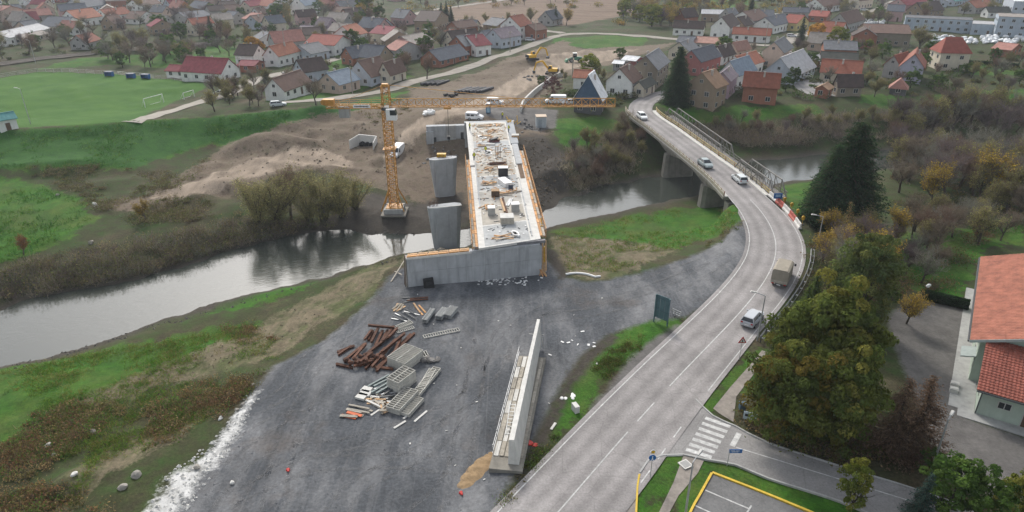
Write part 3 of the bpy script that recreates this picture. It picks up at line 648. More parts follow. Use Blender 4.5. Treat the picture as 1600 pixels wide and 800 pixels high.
# tyre marks across the gravel yard
tm_m = bpy.data.materials.new('dusty_tyre_mark'); tm_m.use_nodes = True; nt = tm_m.node_tree; b_ = nt.nodes['Principled BSDF']; b_.inputs['Base Color'].default_value = (.17, .17, .172, 1); b_.inputs['Roughness'].default_value = .95
ge_ = N(nt, 'ShaderNodeNewGeometry'); nn_ = N(nt, 'ShaderNodeTexNoise', Scale=1.1, Detail=6.0, Roughness=.75); nt.links.new(ge_.outputs['Position'], nn_.inputs['Vector']); mr_ = N(nt, 'ShaderNodeMapRange'); mr_.inputs[1].default_value = .42; mr_.inputs[2].default_value = .75; mr_.inputs[4].default_value = .65; nt.links.new(nn_.outputs[0], mr_.inputs[0]); nt.links.new(mr_.outputs[0], b_.inputs['Alpha'])
for px in ([(420,840),(440,720),(470,640),(520,570),(590,500),(640,465)], [(330,820),(420,720),(560,690),(700,640),(760,590),(800,520),(860,480),(980,450),(1100,410)], [(500,840),(560,760),(680,690),(740,600),(760,520),(820,470)], [(400,640),(450,610),(480,560),(540,520)], [(600,840),(700,760),(730,660),(740,560),(700,500)], [(360,780),(480,730),(620,720),(720,730)], [(840,500),(960,480),(1060,450),(1140,405)], [(340,720),(430,660),(500,650)]):
    for off in (-.95, .95):
        g = catmull([P(u, v, 0) for u, v in px], 1.2); n_ = normals2(g); g = [q+m_*off for q, m_ in zip(g, n_)]
        ribbon('tyre_mark', g, .24, tm_m, .03, 2, True)
# village lanes
LANEP = []
def lane(px, half, name='village_lane', material=LANE, lift=.12):
    g = [G(u, v) for u, v in px]; LANEP.extend((q.x, q.y) for q in catmull(g, 4)); return ribbon(name, catmull(g, 2.5), half, material, lift, 4, True)
lane([(205,192),(262,175),(315,159),(345,150),(372,140),(402,124),(440,115),(480,107),(520,94),(548,85)], 2.6)
lane([(430,162),(490,157),(540,151),(604,141),(660,124),(697,116),(730,106),(760,95),(800,82),(830,71),(856,61),(880,55),(905,53),(960,53.5),(1010,57),(1050,61),(1100,66),(1160,69),(1215,72)], 2.4)
lane([(1172,97),(1203,81),(1238,61),(1290,42),(1330,30),(1380,12),(1400,2)], 3.2)
lane([(640,24),(700,12),(760,4),(830,-4)], 2.6); lane([(740,40),(790,46),(830,46),(880,52)], 2.0); lane([(460,12),(480,22),(490,30)], 4.0); lane([(580,26),(600,30)], 2.0)
lane([(1255,125),(1275,140),(1290,150)], 5.0, 'paved_court', ASPH_SIDE)
# railway behind the pitch
RAILB = mat('railway_ballast', (.13, .115, .10), .95, .3, 1.5)
rp = [G(u, v) for u, v in [(-160,122),(-60,108),(0,101),(60,93),(120,87),(170,82),(240,76),(330,68)]]
ribbon('railway_bed', catmull(rp, 2.5), 3.4, RAILB, .35, 4, True)
rt = thing('railway_track', 'twin railway line on brown ballast behind the football pitch', 'railway', rp[2]); pth = [Vector((q.x, q.y, H(q.x, q.y)+.5)) for q in catmull(rp, 3)]
for off in (-2.4, -.95, .95, 2.4): sweep_mb = MB(); sweep(sweep_mb, pth, [(off-.05, 0), (off-.05, .15), (off+.05, .15), (off+.05, 0)]); sweep_mb.build('rail', mat('rail_steel', (.22, .19, .17), .5, .2, 2, metal=.4), rt, True)

# ================================================================== OLD ROAD BRIDGE
ob = thing('road_bridge', 'old concrete road bridge curving over the river on two solid piers', 'bridge', road_path[I_BR0])
bp_, bn_ = road_path[I_BR0:I_BR1+1], NSR[I_BR0:I_BR1+1]
pj = [min(range(len(bp_)), key=lambda i: (Vector((bp_[i].x, bp_[i].y, 0))-Vector((P(u, v, -4.8).x, P(u, v, -4.8).y, 0))).length) for u, v in ((1107,324), (1037,276))]
nb = len(bp_)
def depth(i):
    d = min(abs(i-j) for j in pj)*1.6; return 1.0+1.5*math.exp(-(d/6.0)**2)
def dsec(i):
    h = 3.05 if i < nb*.9 else 3.05; e = road_hw(I_BR0+i)+.95; q = depth(i); return [(-e, -.02), (e, -.02), (e, -.45), (e-1.3, -.62), (e-1.5, -q), (-e+1.5, -q), (-e+1.3, -.62), (-e, -.45)]
sweep(MB(), bp_, dsec, ns=bn_).build('deck', CONC_OLD, ob, True) if False else None
mb = MB(); sweep(mb, bp_, dsec, ns=bn_); mb.build('deck', CONC_OLD, ob, True)
for sgn in (-1, 1):
    mb = MB(); sweep(mb, bp_, lambda i: [(sgn*(road_hw(I_BR0+i)+.02), .0), (sgn*(road_hw(I_BR0+i)+.02), .16), (sgn*(road_hw(I_BR0+i)+.93), .16), (sgn*(road_hw(I_BR0+i)+.93), 0)], ns=bn_); mb.build('pavement_kerb', CONC_LT, ob, True)
for j in pj:
    p, n_ = bp_[j], bn_[j]; d_ = Vector((-n_.y, n_.x, 0)); mb = MB(); zb = -6.0; zt = p.z-depth(j)+.05
    def blade(ww, tt): return [p+n_*a*ww+d_*b*tt for a, b in ((-1, -.6), (-.8, -1), (.8, -1), (1, -.6), (1, .6), (.8, 1), (-.8, 1), (-1, .6))]
    q0, q1 = blade(3.6, 1.2), blade(3.3, 1.0); nq = 8
    mb.add([(q.x, q.y, zb) for q in q0]+[(q.x, q.y, zt) for q in q1], [tuple(range(nq-1, -1, -1)), tuple(range(nq, 2*nq))]+[(i, (i+1) % nq, (i+1) % nq+nq, i+nq) for i in range(nq)])
    mb.build('pier', CONC_OLD, ob, True)
# abutments hidden in the banks
for j in (0, nb-1):
    p = bp_[j]; mb = MB(); n_ = bn_[j]; d_ = Vector((-n_.y, n_.x, 0)); mb.hexa([(p+n_*a*3.6+d_*b*1.0+Vector((0, 0, c))) for c in (-4.5, -.95) for a, b in ((-1, -1), (1, -1), (1, 1), (-1, 1))]); mb.build('abutment', CONC_OLD, ob, True)
RAILY = mat('faded_yellow_rail', (.42, .33, .15), .7, .25, 2, stain=.4); RAILP = mat('pale_parapet_panel', (.40, .36, .28), .85, .2, 1.5, stain=.4); POSTR = mat('rust_red_post', (.22, .10, .06), .8, .3, 3)
pm = MB().box((0, 0, .5), (.13, .13, 1.0)).mesh('post', POSTR)
for sgn in (-1, 1):
    for hh in ((.55, 1.0) if sgn > 0 else (.42, .95)):
        mb = MB(); sweep(mb, bp_, lambda i: [(sgn*(road_hw(I_BR0+i)+.82)+a, b) for a, b in ((-.05, hh-.09), (-.05, hh+.09), (.05, hh+.09), (.05, hh-.09))], ns=bn_); mb.build('hand_rail', RAILY if sgn > 0 else RAILP, ob, True)
    if sgn < 0:
        mb = MB(); sweep(mb, bp_, lambda i: [(sgn*(road_hw(I_BR0+i)+.92)+a, b) for a, b in ((-.03, .2), (-.03, .8), (.03, .8), (.03, .2))], ns=bn_); mb.build('parapet_panel', RAILP, ob, True)
    for i in range(0, nb, 1 if sgn < 0 else 2):
        q = bp_[i]+bn_[i]*sgn*(road_hw(I_BR0+i)+.82); link('rail_post', pm, ob, q-ob.location+Vector((0, 0, .1)))
# ---- footbridge beside it
fb0, fb1 = P(1046,181,2.9), P(1219,309,1.9); fd = fb1-fb0; FL = fd.length; fdir = fd.normalized(); fn = Vector((fdir.y, -fdir.x, 0)).normalized()
fb = thing('footbridge', 'grey steel truss footbridge running alongside the old road bridge', 'footbridge', fb0)
TR = mat('grey_truss_steel', (.20, .19, .175), .7, .25, 2, stain=.3)
mb = MB(); mb.beam(fb0, fb1, 2.0, .16); mb.build('walkway', mat('walkway_boards', (.20, .19, .18), .9, .2, 1), fb, True)
npn = 24; pl = FL/npn; up = Vector((0, 0, 1))
gap = (16, 17)
vm_ = MB().beam((0, 0, 0), (0, 0, 2.5), .12).mesh('vertical', TR); dm_ = MB().beam((0, 0, 0), fdir*pl+up*2.5, .09).mesh('diagonal', TR); dm2 = MB().beam(up*2.5, fdir*pl, .09).mesh('diagonal', TR); cmh = MB().beam(-fn*1.15+up*2.5, fn*1.15+up*2.5, .09).mesh('cross_tie', TR)
for sgn in (-1, 1):
    for (k0, k1) in ((0, 15), (17, npn)):
        a, b = fb0+fdir*pl*k0+fn*1.15*sgn, fb0+fdir*pl*k1+fn*1.15*sgn
        mb = MB(); mb.beam(a+fdir*pl+up*2.5, b-fdir*pl+up*2.5, .18); mb.build('top_chord', TR, fb, True)
        MB().beam(a, a+fdir*pl+up*2.5, .18).build('end_post', TR, fb, True); MB().beam(b, b-fdir*pl+up*2.5, .18).build('end_post', TR, fb, True)
        for k in range(k0+1, k1): link('vertical', vm_, fb, fn*1.15*sgn+fdir*pl*k)
        for k in range(k0+1, k1-1): link('diagonal', dm_ if (k-k0) < (k1-k0)/2 else dm2, fb, fn*1.15*sgn+fdir*pl*k)
    mb = MB(); a, b = fb0+fn*1.15*sgn, fb1+fn*1.15*sgn; mb.beam(a, b, .2); mb.build('bottom_chord', TR, fb, True)
    mb = MB(); mb.beam(a+up*1.1, b+up*1.1, .08).beam(a+up*.6, b+up*.6, .06); mb.build('hand_rail', TR, fb, True)
for t in (.02, .36, .70, .97):
    q = fb0.lerp(fb1, t); mb = MB(); mb.hexa([q+fn*a*.9+fdir*b*.7+up*c for c in (H(q.x, q.y)-q.z-1, -.1) for a, b in ((-1, -1), (1, -1), (1, 1), (-1, 1))]); mb.build('pier', CONC_OLD, fb, True)
# ---- crash barrier on the bend
g0, g1 = ix(1212,384,1.25), ix(1135,512,.5)
gr = thing('crash_barrier', 'long galvanised crash barrier on the outside of the road bend', 'crash barrier', road_path[g1]+NSR[g1]*5.2)
gp = [road_path[i]+NSR[i]*(road_hr(i)+1.15) for i in range(g1, g0+1)]; gns = NSR[g1:g0+1]
mb = MB(); sweep(mb, gp, [(-.04, .48), (.04, .56), (-.02, .63), (.04, .70), (-.04, .80), (-.09, .70), (-.06, .63), (-.09, .56)], ns=gns); mb.build('beam', STEEL, gr, True)
mb = MB(); sweep(mb, gp, [(.42, .45), (.46, .55), (.42, .65), (.38, .55)], ns=gns); mb.build('rear_rail', STEEL, gr, True)
gpm = MB().box((0, 0, .3), (.12, .12, 1.0)).mesh('post', STEEL_DK); gsm = MB().box((0, 0, 0), (.55, .1, .12)).mesh('spacer', STEEL)
for i in range(len(gp)):
    a = math.atan2(gns[i].y, gns[i].x); link('post', gpm, gr, gp[i]+gns[i]*.1-gr.location, (0, 0, a)); link('spacer', gsm, gr, gp[i]+gns[i]*.2-gr.location+up*.6, (0, 0, a))
# ---- red and white water barriers and warning lamps
bi = [ix(1212,378,1.25), I_BR0-1]
bpth = [road_path[i]+NSR[i]*(road_hw(i)+.75) for i in range(ix(1206,358,1.45), I_BR0+1)]; bt = resample(bpth, 11)
ORD = ['first', 'second', 'third', 'fourth', 'fifth', 'sixth', 'seventh', 'eighth', 'ninth', 'tenth']
prof = [(-.28, 0), (.28, 0), (.26, .25), (.12, .42), (.1, .95), (-.1, .95), (-.12, .42), (-.26, .25)]
for k in range(10):
    a, b = bt[k], bt[k+1]; d_ = (b-a); L_ = d_.length-.06; mb = MB(); mb.extrude(prof, -L_/2, L_/2)
    o = mb.build('plastic_barrier', mat('barrier_white', (.62, .60, .57), .6, .12, 2, stain=.3) if (k//2) % 2 == 0 else mat('barrier_red', (.42, .10, .075), .6, .15, 2, stain=.3)); o.location = (a+b)/2; o.rotation_euler = (0, 0, math.atan2(d_.y, d_.x)-math.pi/2)
    tag(o, ['white', 'faded red'][(k//2) % 2]+' plastic road barrier, %s in the row from the footbridge end' % ORD[9-k], 'barrier', 'road barriers on the bend')
for k in (1, 3, 5, 7, 9):
    q = bt[k]+Vector((.9, .5, 0)); q.z = H(q.x, q.y); t = thing('warning_lamp', 'yellow warning lamp behind the road barriers, %s from the footbridge end' % ORD[(9-k)//2], 'warning lamp', q, 0, 'warning lamps behind the road barriers')
    MB().box((0, 0, .06), (.7, .35, .12)).build('foot', DARK, t); MB().tube((0, 0, .1), (0, 0, 1.15), .04).build('post', YELLOW, t); MB().tube((0, -.1, 1.35), (0, .1, 1.35), .26, n=10).box((0, 0, 1.05), (.35, .2, .3)).build('lamp_head', YELLOW, t)

# ================================================================== NEW BRIDGE UNDER CONSTRUCTION
DZ = 5.2
NL, NRr, FLf, FRr = P(748,388,DZ), P(845,373,DZ), P(729,192,DZ), P(800,190,DZ)
nbg = thing('unfinished_bridge', 'unfinished concrete bridge deck with timber formwork along its edges', 'bridge', ((NL+NRr)/2-Vector((0, 0, DZ))))
def D(s, t, h=0.0):
    """s across 0..1 from the left edge, t along 0..1 from the near end"""
    a, b = NL.lerp(FLf, t), NRr.lerp(FRr, t); q = a.lerp(b, s); return Vector((q.x, q.y, DZ+h))
axis = (D(.5, 1)-D(.5, 0)).normalized(); AX = math.atan2(axis.y, axis.x); across = Vector((axis.y, -axis.x, 0))
def dprism(s0, s1, t0, t1, h0, h1): return MB().hexa([D(a, b, h) for h in (h0, h1) for a, b in ((s0, t0), (s1, t0), (s1, t1), (s0, t1))])
dprism(0, 1, 0, 1, -.35, 0).build('deck_slab', CONC_LT, nbg, True); dprism(.16, .84, .008, 1, -1.7, -.35).build('box_girder', CONC_NEW, nbg, True)
dprism(-.012, .075, .53, 1.0, .005, .26).build('kerb_beam', CONC_LT, nbg, True)
mb = dprism(.08, .10, .22, .53, .005, .2); mb.build('kerb_strip', CONC_NEW, nbg, True)
dprism(.86, 1.02, .72, 1.0, .005, .3).build('pavement_slab', mat('grey_panel', (.33, .35, .37), .8, .12, 1, stain=.3), nbg, True)
dprism(.88, 1.0, .52, .72, .005, .22).build('pavement_slab', CONC_NEW, nbg, True); dprism(.90, .985, .40, .52, .005, .05).build('gutter_bed', mat('brown_channel', (.13, .085, .055), .9, .3, 1), nbg, True)
for t0 in (.02, .11, .2, .3): dprism(.86, .875, t0, t0+.085, .004, .16).build('kerb_strip', CONC_NEW, nbg, True)
for t0 in (.30, .40, .5, .6): dprism(.84, .865, t0, t0+.09, .004, .26).build('kerb_strip', CONC_LT, nbg, True)
for k in range(9): # slab pours
    dprism(.10, .83, .005+k*.11, .108+k*.11, .004, .012+.004*(k % 2)).build('slab_pour', mat('slab_grey%d' % (k % 3), [(.38, .39, .39), (.43, .41, .37), (.40, .37, .32)][(k*2+k//3) % 3] if k < 3 else [(.43, .40, .35), (.46, .41, .34), (.40, .37, .33)][k % 3], .85, .2, .5, stain=.4), nbg, True)
# near end joint and abutment
AB_L, AB_R = P(638,450,0), P(846,427,0); ad = (AB_R-AB_L).normalized(); an = Vector((ad.y, -ad.x, 0))   # an points to the camera
if an.y > 0: an = -an
AL = (AB_R-AB_L).length
def AW(s, d, h): q = AB_L+ad*s-an*d; return Vector((q.x, q.y, h))
def aprism(s0, s1, d0, d1, h0, h1, mb=None): return (mb or MB()).hexa([AW(a, b, h) for h in (h0, h1) for a, b in ((s0, d0), (s1, d0), (s1, d1), (s0, d1))])
npan = 7
for k in range(npan): aprism(AL*k/npan+.012, AL*(k+1)/npan-.012, .0, 1.6, -1.0, 2.3).build('abutment_panel', CONC_NEW, nbg, True); aprism(AL*k/npan+.012, AL*(k+1)/npan-.012, .03, 1.6, 2.325, 4.35).build('abutment_panel', CONC_NEW, nbg, True)
aprism(.0, AL, .06, 1.58, -1.0, 4.34).build('abutment_core', CONC_OLD, nbg, True)
aprism(-.05, AL*.47, -.12, .5, 4.36, 4.62).build('abutment_cap', CONC_LT, nbg, True); aprism(AL*.46, AL*.985, -.1, .6, 4.36, 4.7).build('abutment_cap', CONC_NEW, nbg, True)
aprism(AL*.50, AL+.6, .25, .75, 4.72, 5.1).build('joint_trough', mat('joint_steel', (.17, .17, .18), .7, .3, 2), nbg, True)
for k in range(6): aprism(.1+k*1.45, .1+(k+1)*1.45-.06, .1, .42, 4.63, 4.8).build('formwork_plank', WOOD_OR, nbg, True); aprism(.3+k*1.45, .3+(k+1)*1.45-.1, .75, 1.15, 4.42, 4.72).build('formwork_plank', WOOD, nbg, True)
for s in (-.35,): # end form leaning boards on the left end
    for k in range(4): mb = MB(); mb.beam(AW(-.25-.05*k, .1+k*.4, -.2), AW(-.08, .1+k*.4, 4.7), .3, .06); mb.build('formwork_board', RUST if k % 2 else WOOD_GREY, nbg, True)
mb = MB(); mb.hexa([AW(AL+.0, .2, -.5), AW(AL+1.1, .9, -.5), AW(AL+.9, 1.4, -.5), AW(AL, 1.5, -.5), AW(AL, .2, 4.6), AW(AL+.5, .9, 4.6), AW(AL+.4, 1.4, 4.6), AW(AL, 1.5, 4.6)]); mb.build('wing_wall', CONC, nbg, True)
for k, (a, b) in enumerate(((.25, .35), (.8, .6))): mb = MB(); mb.beam(AW(AL+a, b-.3, .2), AW(AL+a-.1, b, 4.9), .12, .2); mb.build('formwork_prop', WOOD, nbg, True)
# timber walkways with posts along both edges
EDGEP = MB().box((0, 0, .35), (.09, .09, 1.5)).mesh('walkway_post', WOOD_OR); EDGEB = MB().box((0, 0, -.25), (.09, .9, .16)).mesh('walkway_bracket', WOOD)
for side, s0, t0, t1, nseg in ((-1, 0, .01, .60, 26), (1, 1, .02, .66, 26)):
    for k in range(nseg):
        ta, tb = t0+(t1-t0)*k/nseg, t0+(t1-t0)*(k+1)/nseg
        for j in range(2):
            q0, q1 = D(s0, ta+.0008)+across*side*(.22+j*.42), D(s0, tb-.0008)+across*side*(.22+j*.42); mb = MB(); mb.beam(q0-up*(.12+.02*((k+j) % 3)), q1-up*(.12+.02*((k+j) % 3)), .36, .06); mb.build('walkway_plank', (WOOD_OR, WOOD, WOOD_GREY)[(k*3+j*2) % 3 if (k+j) % 4 else 0], nbg, True)
        c = D(s0, ta)+across*side*.85; link('walkway_post', EDGEP, nbg, c-nbg.location-up*.1, (0, 0, AX)); link('walkway_bracket', EDGEB, nbg, D(s0, ta)+across*side*.5-nbg.location, (0, 0, AX))
    for hh in (.55, .98): mb = MB(); mb.beam(D(s0, t0)+across*side*.92+up*hh, D(s0, t1)+across*side*.92+up*hh, .05, .16); mb.build('guard_rail', WOOD_OR, nbg, True)
# piers
def blade_pier(name, bl, br, tl, tr, zb, zt, thick, parent):
    mb = MB(); d = (br-bl); d.z = 0; d.normalize(); n_ = Vector((-d.y, d.x, 0))
    def ring(a, b, z, th, sh): 
        w_ = (b-a).length; c = [(0, .3), (sh, 0), (1-sh, 0), (1, .3), (1, .7), (1-sh, 1), (sh, 1), (0, .7)]
        return [(*(a+d*(w_*p)+n_*(q*th)).xy, z) for p, q in c]
    zs = [0, .33, .66, 1]; rings = []
    for t in zs: rings.append(ring(bl.lerp(tl, t), br.lerp(tr, t), zb+(zt-zb)*t, thick*(1+.15*t), .16))
    vs = sum(rings, []); fs = [tuple(range(7, -1, -1)), tuple(range(24, 32))]
    for k in range(3):
        for i in range(8): j = (i+1) % 8; fs.append((k*8+i, k*8+j, k*8+8+j, k*8+8+i))
    mb.add(vs, fs); o = mb.build(name, CONC_NEW, parent, True)
    return o
bl, br = P(682,394,-4), P(719,389,-4); tl, tr = PY(670,328,104.5), PY(723,321,106)
p1_ = thing('bridge_pier', 'nearer of the two free-standing tapered concrete piers beside the new deck', 'pier', (bl+br)/2); tl.z = tr.z = 3.6
blade_pier('pier_shaft', bl, br, tl, tr, -5.2, 3.6, 1.7, p1_); mb = MB(); q = (tr-tl).normalized(); n_ = Vector((-q.y, q.x, 0)); mb.hexa([p+n_*b+up*c for c in (.02, .1) for p, b in ((tl+q*.2, .25), (tr-q*.1, .25), (tr-q*.1, .55), (tl+q*.2, .55))]); mb.build('bearing_strip', CONC_LT, p1_, True)
for k in range(14): a = tl+q*(.2+k*.12)+n_*(1.0+.12*(k % 5)); mb = MB(); mb.tube(a, a+up*random.uniform(.8, 1.2), .025, n=4); mb.build('rebar', RUST, p1_, True)
off = P(672,251,3.6)-tl; off.z = 0
p2_ = thing('bridge_pier', 'farther of the two free-standing tapered concrete piers, rusty bars on top', 'pier', (bl+br)/2+off)
blade_pier('pier_shaft', bl+off, br+off, tl+off, tr+off, -4.2, 3.6, 1.7, p2_)
for k in range(16): a = tl+off+q*(.4+k*.28)+n_*(1.2+.1*(k % 4)); mb = MB(); mb.tube(a, a+up*random.uniform(.5, 1.0), .03, n=4); mb.build('rebar', RUST, p2_, True)
mb = MB(); c = P(690,244,3.7); mb.box((c.x, c.y, 3.9), (1.8, 1.0, .7)); mb.build('formwork_box', YELLOW, p2_, True)
for t in (.30, .62): # piers carrying the deck
    c = D(.5, t); mb = MB(); mb.hexa([c+across*a+axis*b+up*(z_-DZ) for z_, k in ((-5.5, .8), (3.5, 1)) for a, b in ((-2.6*k, -.8), (2.6*k, -.8), (2.6*k, .8), (-2.6*k, .8))]); mb.build('pier', CONC_NEW, nbg, True)
# far abutment, left half
fa_l, fa_r = P(668,237,-2), P(728,235,-2); fa = thing('bridge_abutment', 'grey concrete abutment wall at the far end of the new bridge', 'abutment', fa_l); fdv = (fa_r-fa_l).normalized(); fnv = Vector((-fdv.y, fdv.x, 0)); FW = (fa_r-fa_l).length
def FB(s, d, h): q = fa_l+fdv*s+fnv*d; return Vector((q.x, q.y, h))
for k in range(4):
    for j, (h0, h1) in enumerate(((-3, .98), (1.0, 4.0))):
        mb = MB(); mb.hexa([FB(a, b, h) for h in (h0, h1) for a, b in ((FW*k/4+.01, .02*(k % 2)), (FW*(k+1)/4-.01, .02*(k % 2)), (FW*(k+1)/4-.01, 1.5), (FW*k/4+.01, 1.5))]); mb.build('wall_panel', CONC_NEW if (k+j) % 3 else CONC, fa, True)
mb = MB(); mb.hexa([FB(a, b, h) for h in (-3, 2.9) for a, b in ((-.1, -.5), (1.6, -.5), (1.6, .0), (-.1, .0))]); mb.build('buttress', CONC_NEW, fa, True)
for s, z0, z1 in ((1.5, -1.6, 1.4), (5.9, -1.2, .2), (7.9, .4, 2.4)): mb = MB(); mb.hexa([FB(a, b, h) for h in (z0, z1) for a, b in ((s, -.06), (s+.7, -.06), (s+.7, .0), (s, .0))]); mb.build('wall_recess', STEEL_DK, fa, True)
mb = MB(); mb.hexa([D(a, 1.0)+axis*b+up*c for c in (-7.5, -.02) for a, b in ((-.05, 0.02), (1.05, .02), (1.05, 1.5), (-.05, 1.5))]); mb.build('far_abutment', CONC_NEW, nbg, True)
# ================================================================== TOWER CRANE
CB = P(617,331,-3.1); CB.z = H(CB.x, CB.y); JZ = PY(600,166,CB.y).z
cr = thing('tower_crane', 'ochre lattice tower crane with long jib standing on the muddy bank', 'crane', CB)
def lattice(mb, p, q, w_, h_, n, r, tri=False, up_=(0, 0, 1), rb=None):
    p, q = Vector(p), Vector(q); d = (q-p).normalized(); u_ = Vector(up_); a = d.cross(u_).normalized(); b = a.cross(d); rb = rb or r*.6
    cs = [(-w_/2, 0), (w_/2, 0), (0, h_)] if tri else [(-w_/2, -h_/2), (w_/2, -h_/2), (w_/2, h_/2), (-w_/2, h_/2)]
    pt = lambda k, t: p.lerp(q, t)+a*cs[k][0]+b*cs[k][1]; m_ = len(cs)
    for k in range(m_): mb.beam(pt(k, 0), pt(k, 1), r*2)
    for i in range(n):
        for k in range(m_):
            k2 = (k+1) % m_; t0, t1 = i/n, (i+1)/n
            mb.beam(pt(k if i % 2 else k2, t0), pt(k2 if i % 2 else k, t1), rb*2); mb.beam(pt(k, t1), pt(k2, t1), rb*2)
    return mb
nsec = 7; MZ0 = CB.z+1.2; MT = JZ-.6
for k in range(nsec):
    mb = MB(); lattice(mb, (CB.x, CB.y, MZ0+(MT-MZ0)*k/nsec), (CB.x, CB.y, MZ0+(MT-MZ0)*(k+1)/nsec-.03), 1.5, 1.5, 3, .075, up_=(0, 1, 0)); mb.build('mast_section', CRANE_Y, cr, True)
for hh in (.45, .62):
    MB().box((CB.x, CB.y, CB.z+(JZ-CB.z)*hh), (2.3, 2.3, .08)).build('rest_platform', CRANE_Y, cr, True) if hh > .6 else None
# ladder, slewing unit, cab
mb = MB(); mb.beam((CB.x-.2, CB.y-.4, MZ0), (CB.x-.2, CB.y-.4, MT), .05).beam((CB.x+.2, CB.y-.4, MZ0), (CB.x+.2, CB.y-.4, MT), .05)
for k in range(40): mb.beam((CB.x-.2, CB.y-.4, MZ0+(MT-MZ0)*k/40), (CB.x+.2, CB.y-.4, MZ0+(MT-MZ0)*k/40), .035)
mb.build('ladder', CRANE_Y, cr, True)
MB().tube((CB.x, CB.y, MT), (CB.x, CB.y, MT+.5), 1.0, n=12).build('slewing_ring', STEEL_DK, cr, True)
mb = MB(); lattice(mb, (CB.x, CB.y, MT+.5), (CB.x, CB.y, JZ+3.6), 1.3, 1.3, 4, .07, up_=(0, 1, 0)); mb.box((CB.x, CB.y, JZ+3.7), (1.1, .9, .5)); mb.build('tower_head', CRANE_Y, cr, True)
cab = MB().extrude([(-.9, 0), (.9, 0), (.9, 1.1), (.6, 1.9), (-.9, 1.9)], -.65, .65).build('cab', WHITE, cr); cab.location = (1.0, -1.15, JZ-CB.z-2.1)
MB().extrude([(.92, .9), (.93, 1.1), (.66, 1.8), (-.2, 1.8), (-.2, .9)], -.66, .66).build('window', GLASS, cab)
jd = Vector((1, .004, 0)); JL = (PY(961,166,CB.y).x-CB.x)
ns_ = 9
for k in range(ns_):
    mb = MB(); lattice(mb, Vector((CB.x, CB.y, JZ))+jd*(.8+(JL-.8)*k/ns_), Vector((CB.x, CB.y, JZ))+jd*(.8+(JL-.8)*(k+1)/ns_-.03), 1.2, 1.35, 3, .06, tri=True); mb.build('jib_section', CRANE_Y, cr, True)
CJ = (PY(505,162,CB.y).x-CB.x)
mb = MB(); a0 = Vector((CB.x-.8, CB.y, JZ)); a1 = Vector((CB.x+CJ+.6, CB.y, JZ)); lattice(mb, a0, a1, 1.3, .5, 8, .07); mb.build('counter_jib', CRANE_Y, cr, True)
for sy in (-.7, .7): mb = MB(); mb.beam(a0+Vector((0, sy, 1.0)), a1+Vector((0, sy, 1.0)), .05); [mb.beam(a0.lerp(a1, t)+Vector((0, sy, .2)), a0.lerp(a1, t)+Vector((0, sy, 1.0)), .05) for t in (0, .2, .4, .6, .8, 1)]; mb.build('guard_rail', CRANE_Y, cr, True)
for k in range(3): MB().box((CB.x+CJ+3.0+k*.62, CB.y, JZ-1.0), (.58, 1.2, 1.9)).build('counterweight', CONC, cr, True)
MB().box((CB.x+CJ+1.1, CB.y, JZ+.75), (1.8, 1.1, 1.0)).tube((CB.x+CJ+.2, CB.y-.6, JZ+.8), (CB.x+CJ+.2, CB.y+.6, JZ+.8), .5, n=10).build('winch', CRANE_Y, cr, True)
bd = MB().box((CB.x-4.2, CB.y-.82, JZ+.15), (3.0, .05, .55)).build('name_board', WHITE, cr, True)
mb = MB(); x_ = CB.x-5.5
for k, wd in enumerate((.18, .1, .2, .16, .12, .2, .18, .2, .1, .16, .18, .12)): mb.box((x_+wd/2, CB.y-.85, JZ+.15), (wd, .012, .26 if k % 3 else .2)); x_ += wd+.05
stuff(mb.build('lettering', DARK, bd, True))
tp = Vector((CB.x, CB.y, JZ+3.8))
for tt in (.58, ): MB().beam(tp, Vector((CB.x, CB.y, JZ+1.35))+jd*JL*tt, .07).build('tie_bar', CRANE_Y, cr, True)
MB().beam(tp, a1+Vector((1.5, 0, .4)), .06).build('tie_bar', CRANE_Y, cr, True)
trx = PY(699,158,CB.y).x
MB().box((trx, CB.y, JZ-.25), (1.3, 1.3, .3)).build('trolley', CRANE_Y, cr, True); MB().tube((trx, CB.y, JZ-.3), (trx, CB.y, JZ-5.4), .035, n=4).build('hoist_rope', DARK, cr, True); MB().box((trx, CB.y, JZ-5.7), (.5, .3, .6)).beam((trx, CB.y, JZ-5.9), (trx, CB.y, JZ-6.5), .12).build('hook_block', DARK, cr, True)
for sx, sy in ((-1, -1), (1, -1), (1, 1), (-1, 1)):
    MB().beam((CB.x+sx*.75, CB.y+sy*.75, MZ0+3.4), (CB.x+sx*2.1, CB.y+sy*2.1, CB.z+.9), .16).build('base_strut', CRANE_Y, cr, True)
for sy in (-1.8, 1.8): MB().box((CB.x, CB.y+sy*.8, CB.z+.65), (3.5, .7, .9)).build('ballast_block', CONC, cr, True)
for sx in (-1.9, 1.9): MB().box((CB.x+sx*.75, CB.y, CB.z+.62), (.6, 1.9, .8)).build('ballast_block', CONC, cr, True)
MB().box((CB.x, CB.y, CB.z+.0), (4.6, 4.6, .3)).build('foundation_slab', CONC_OLD, cr, True); MB().box((CB.x, CB.y, CB.z+1.15), (2.9, 2.6, .12)).build('base_frame', CRANE_Y, cr, True)

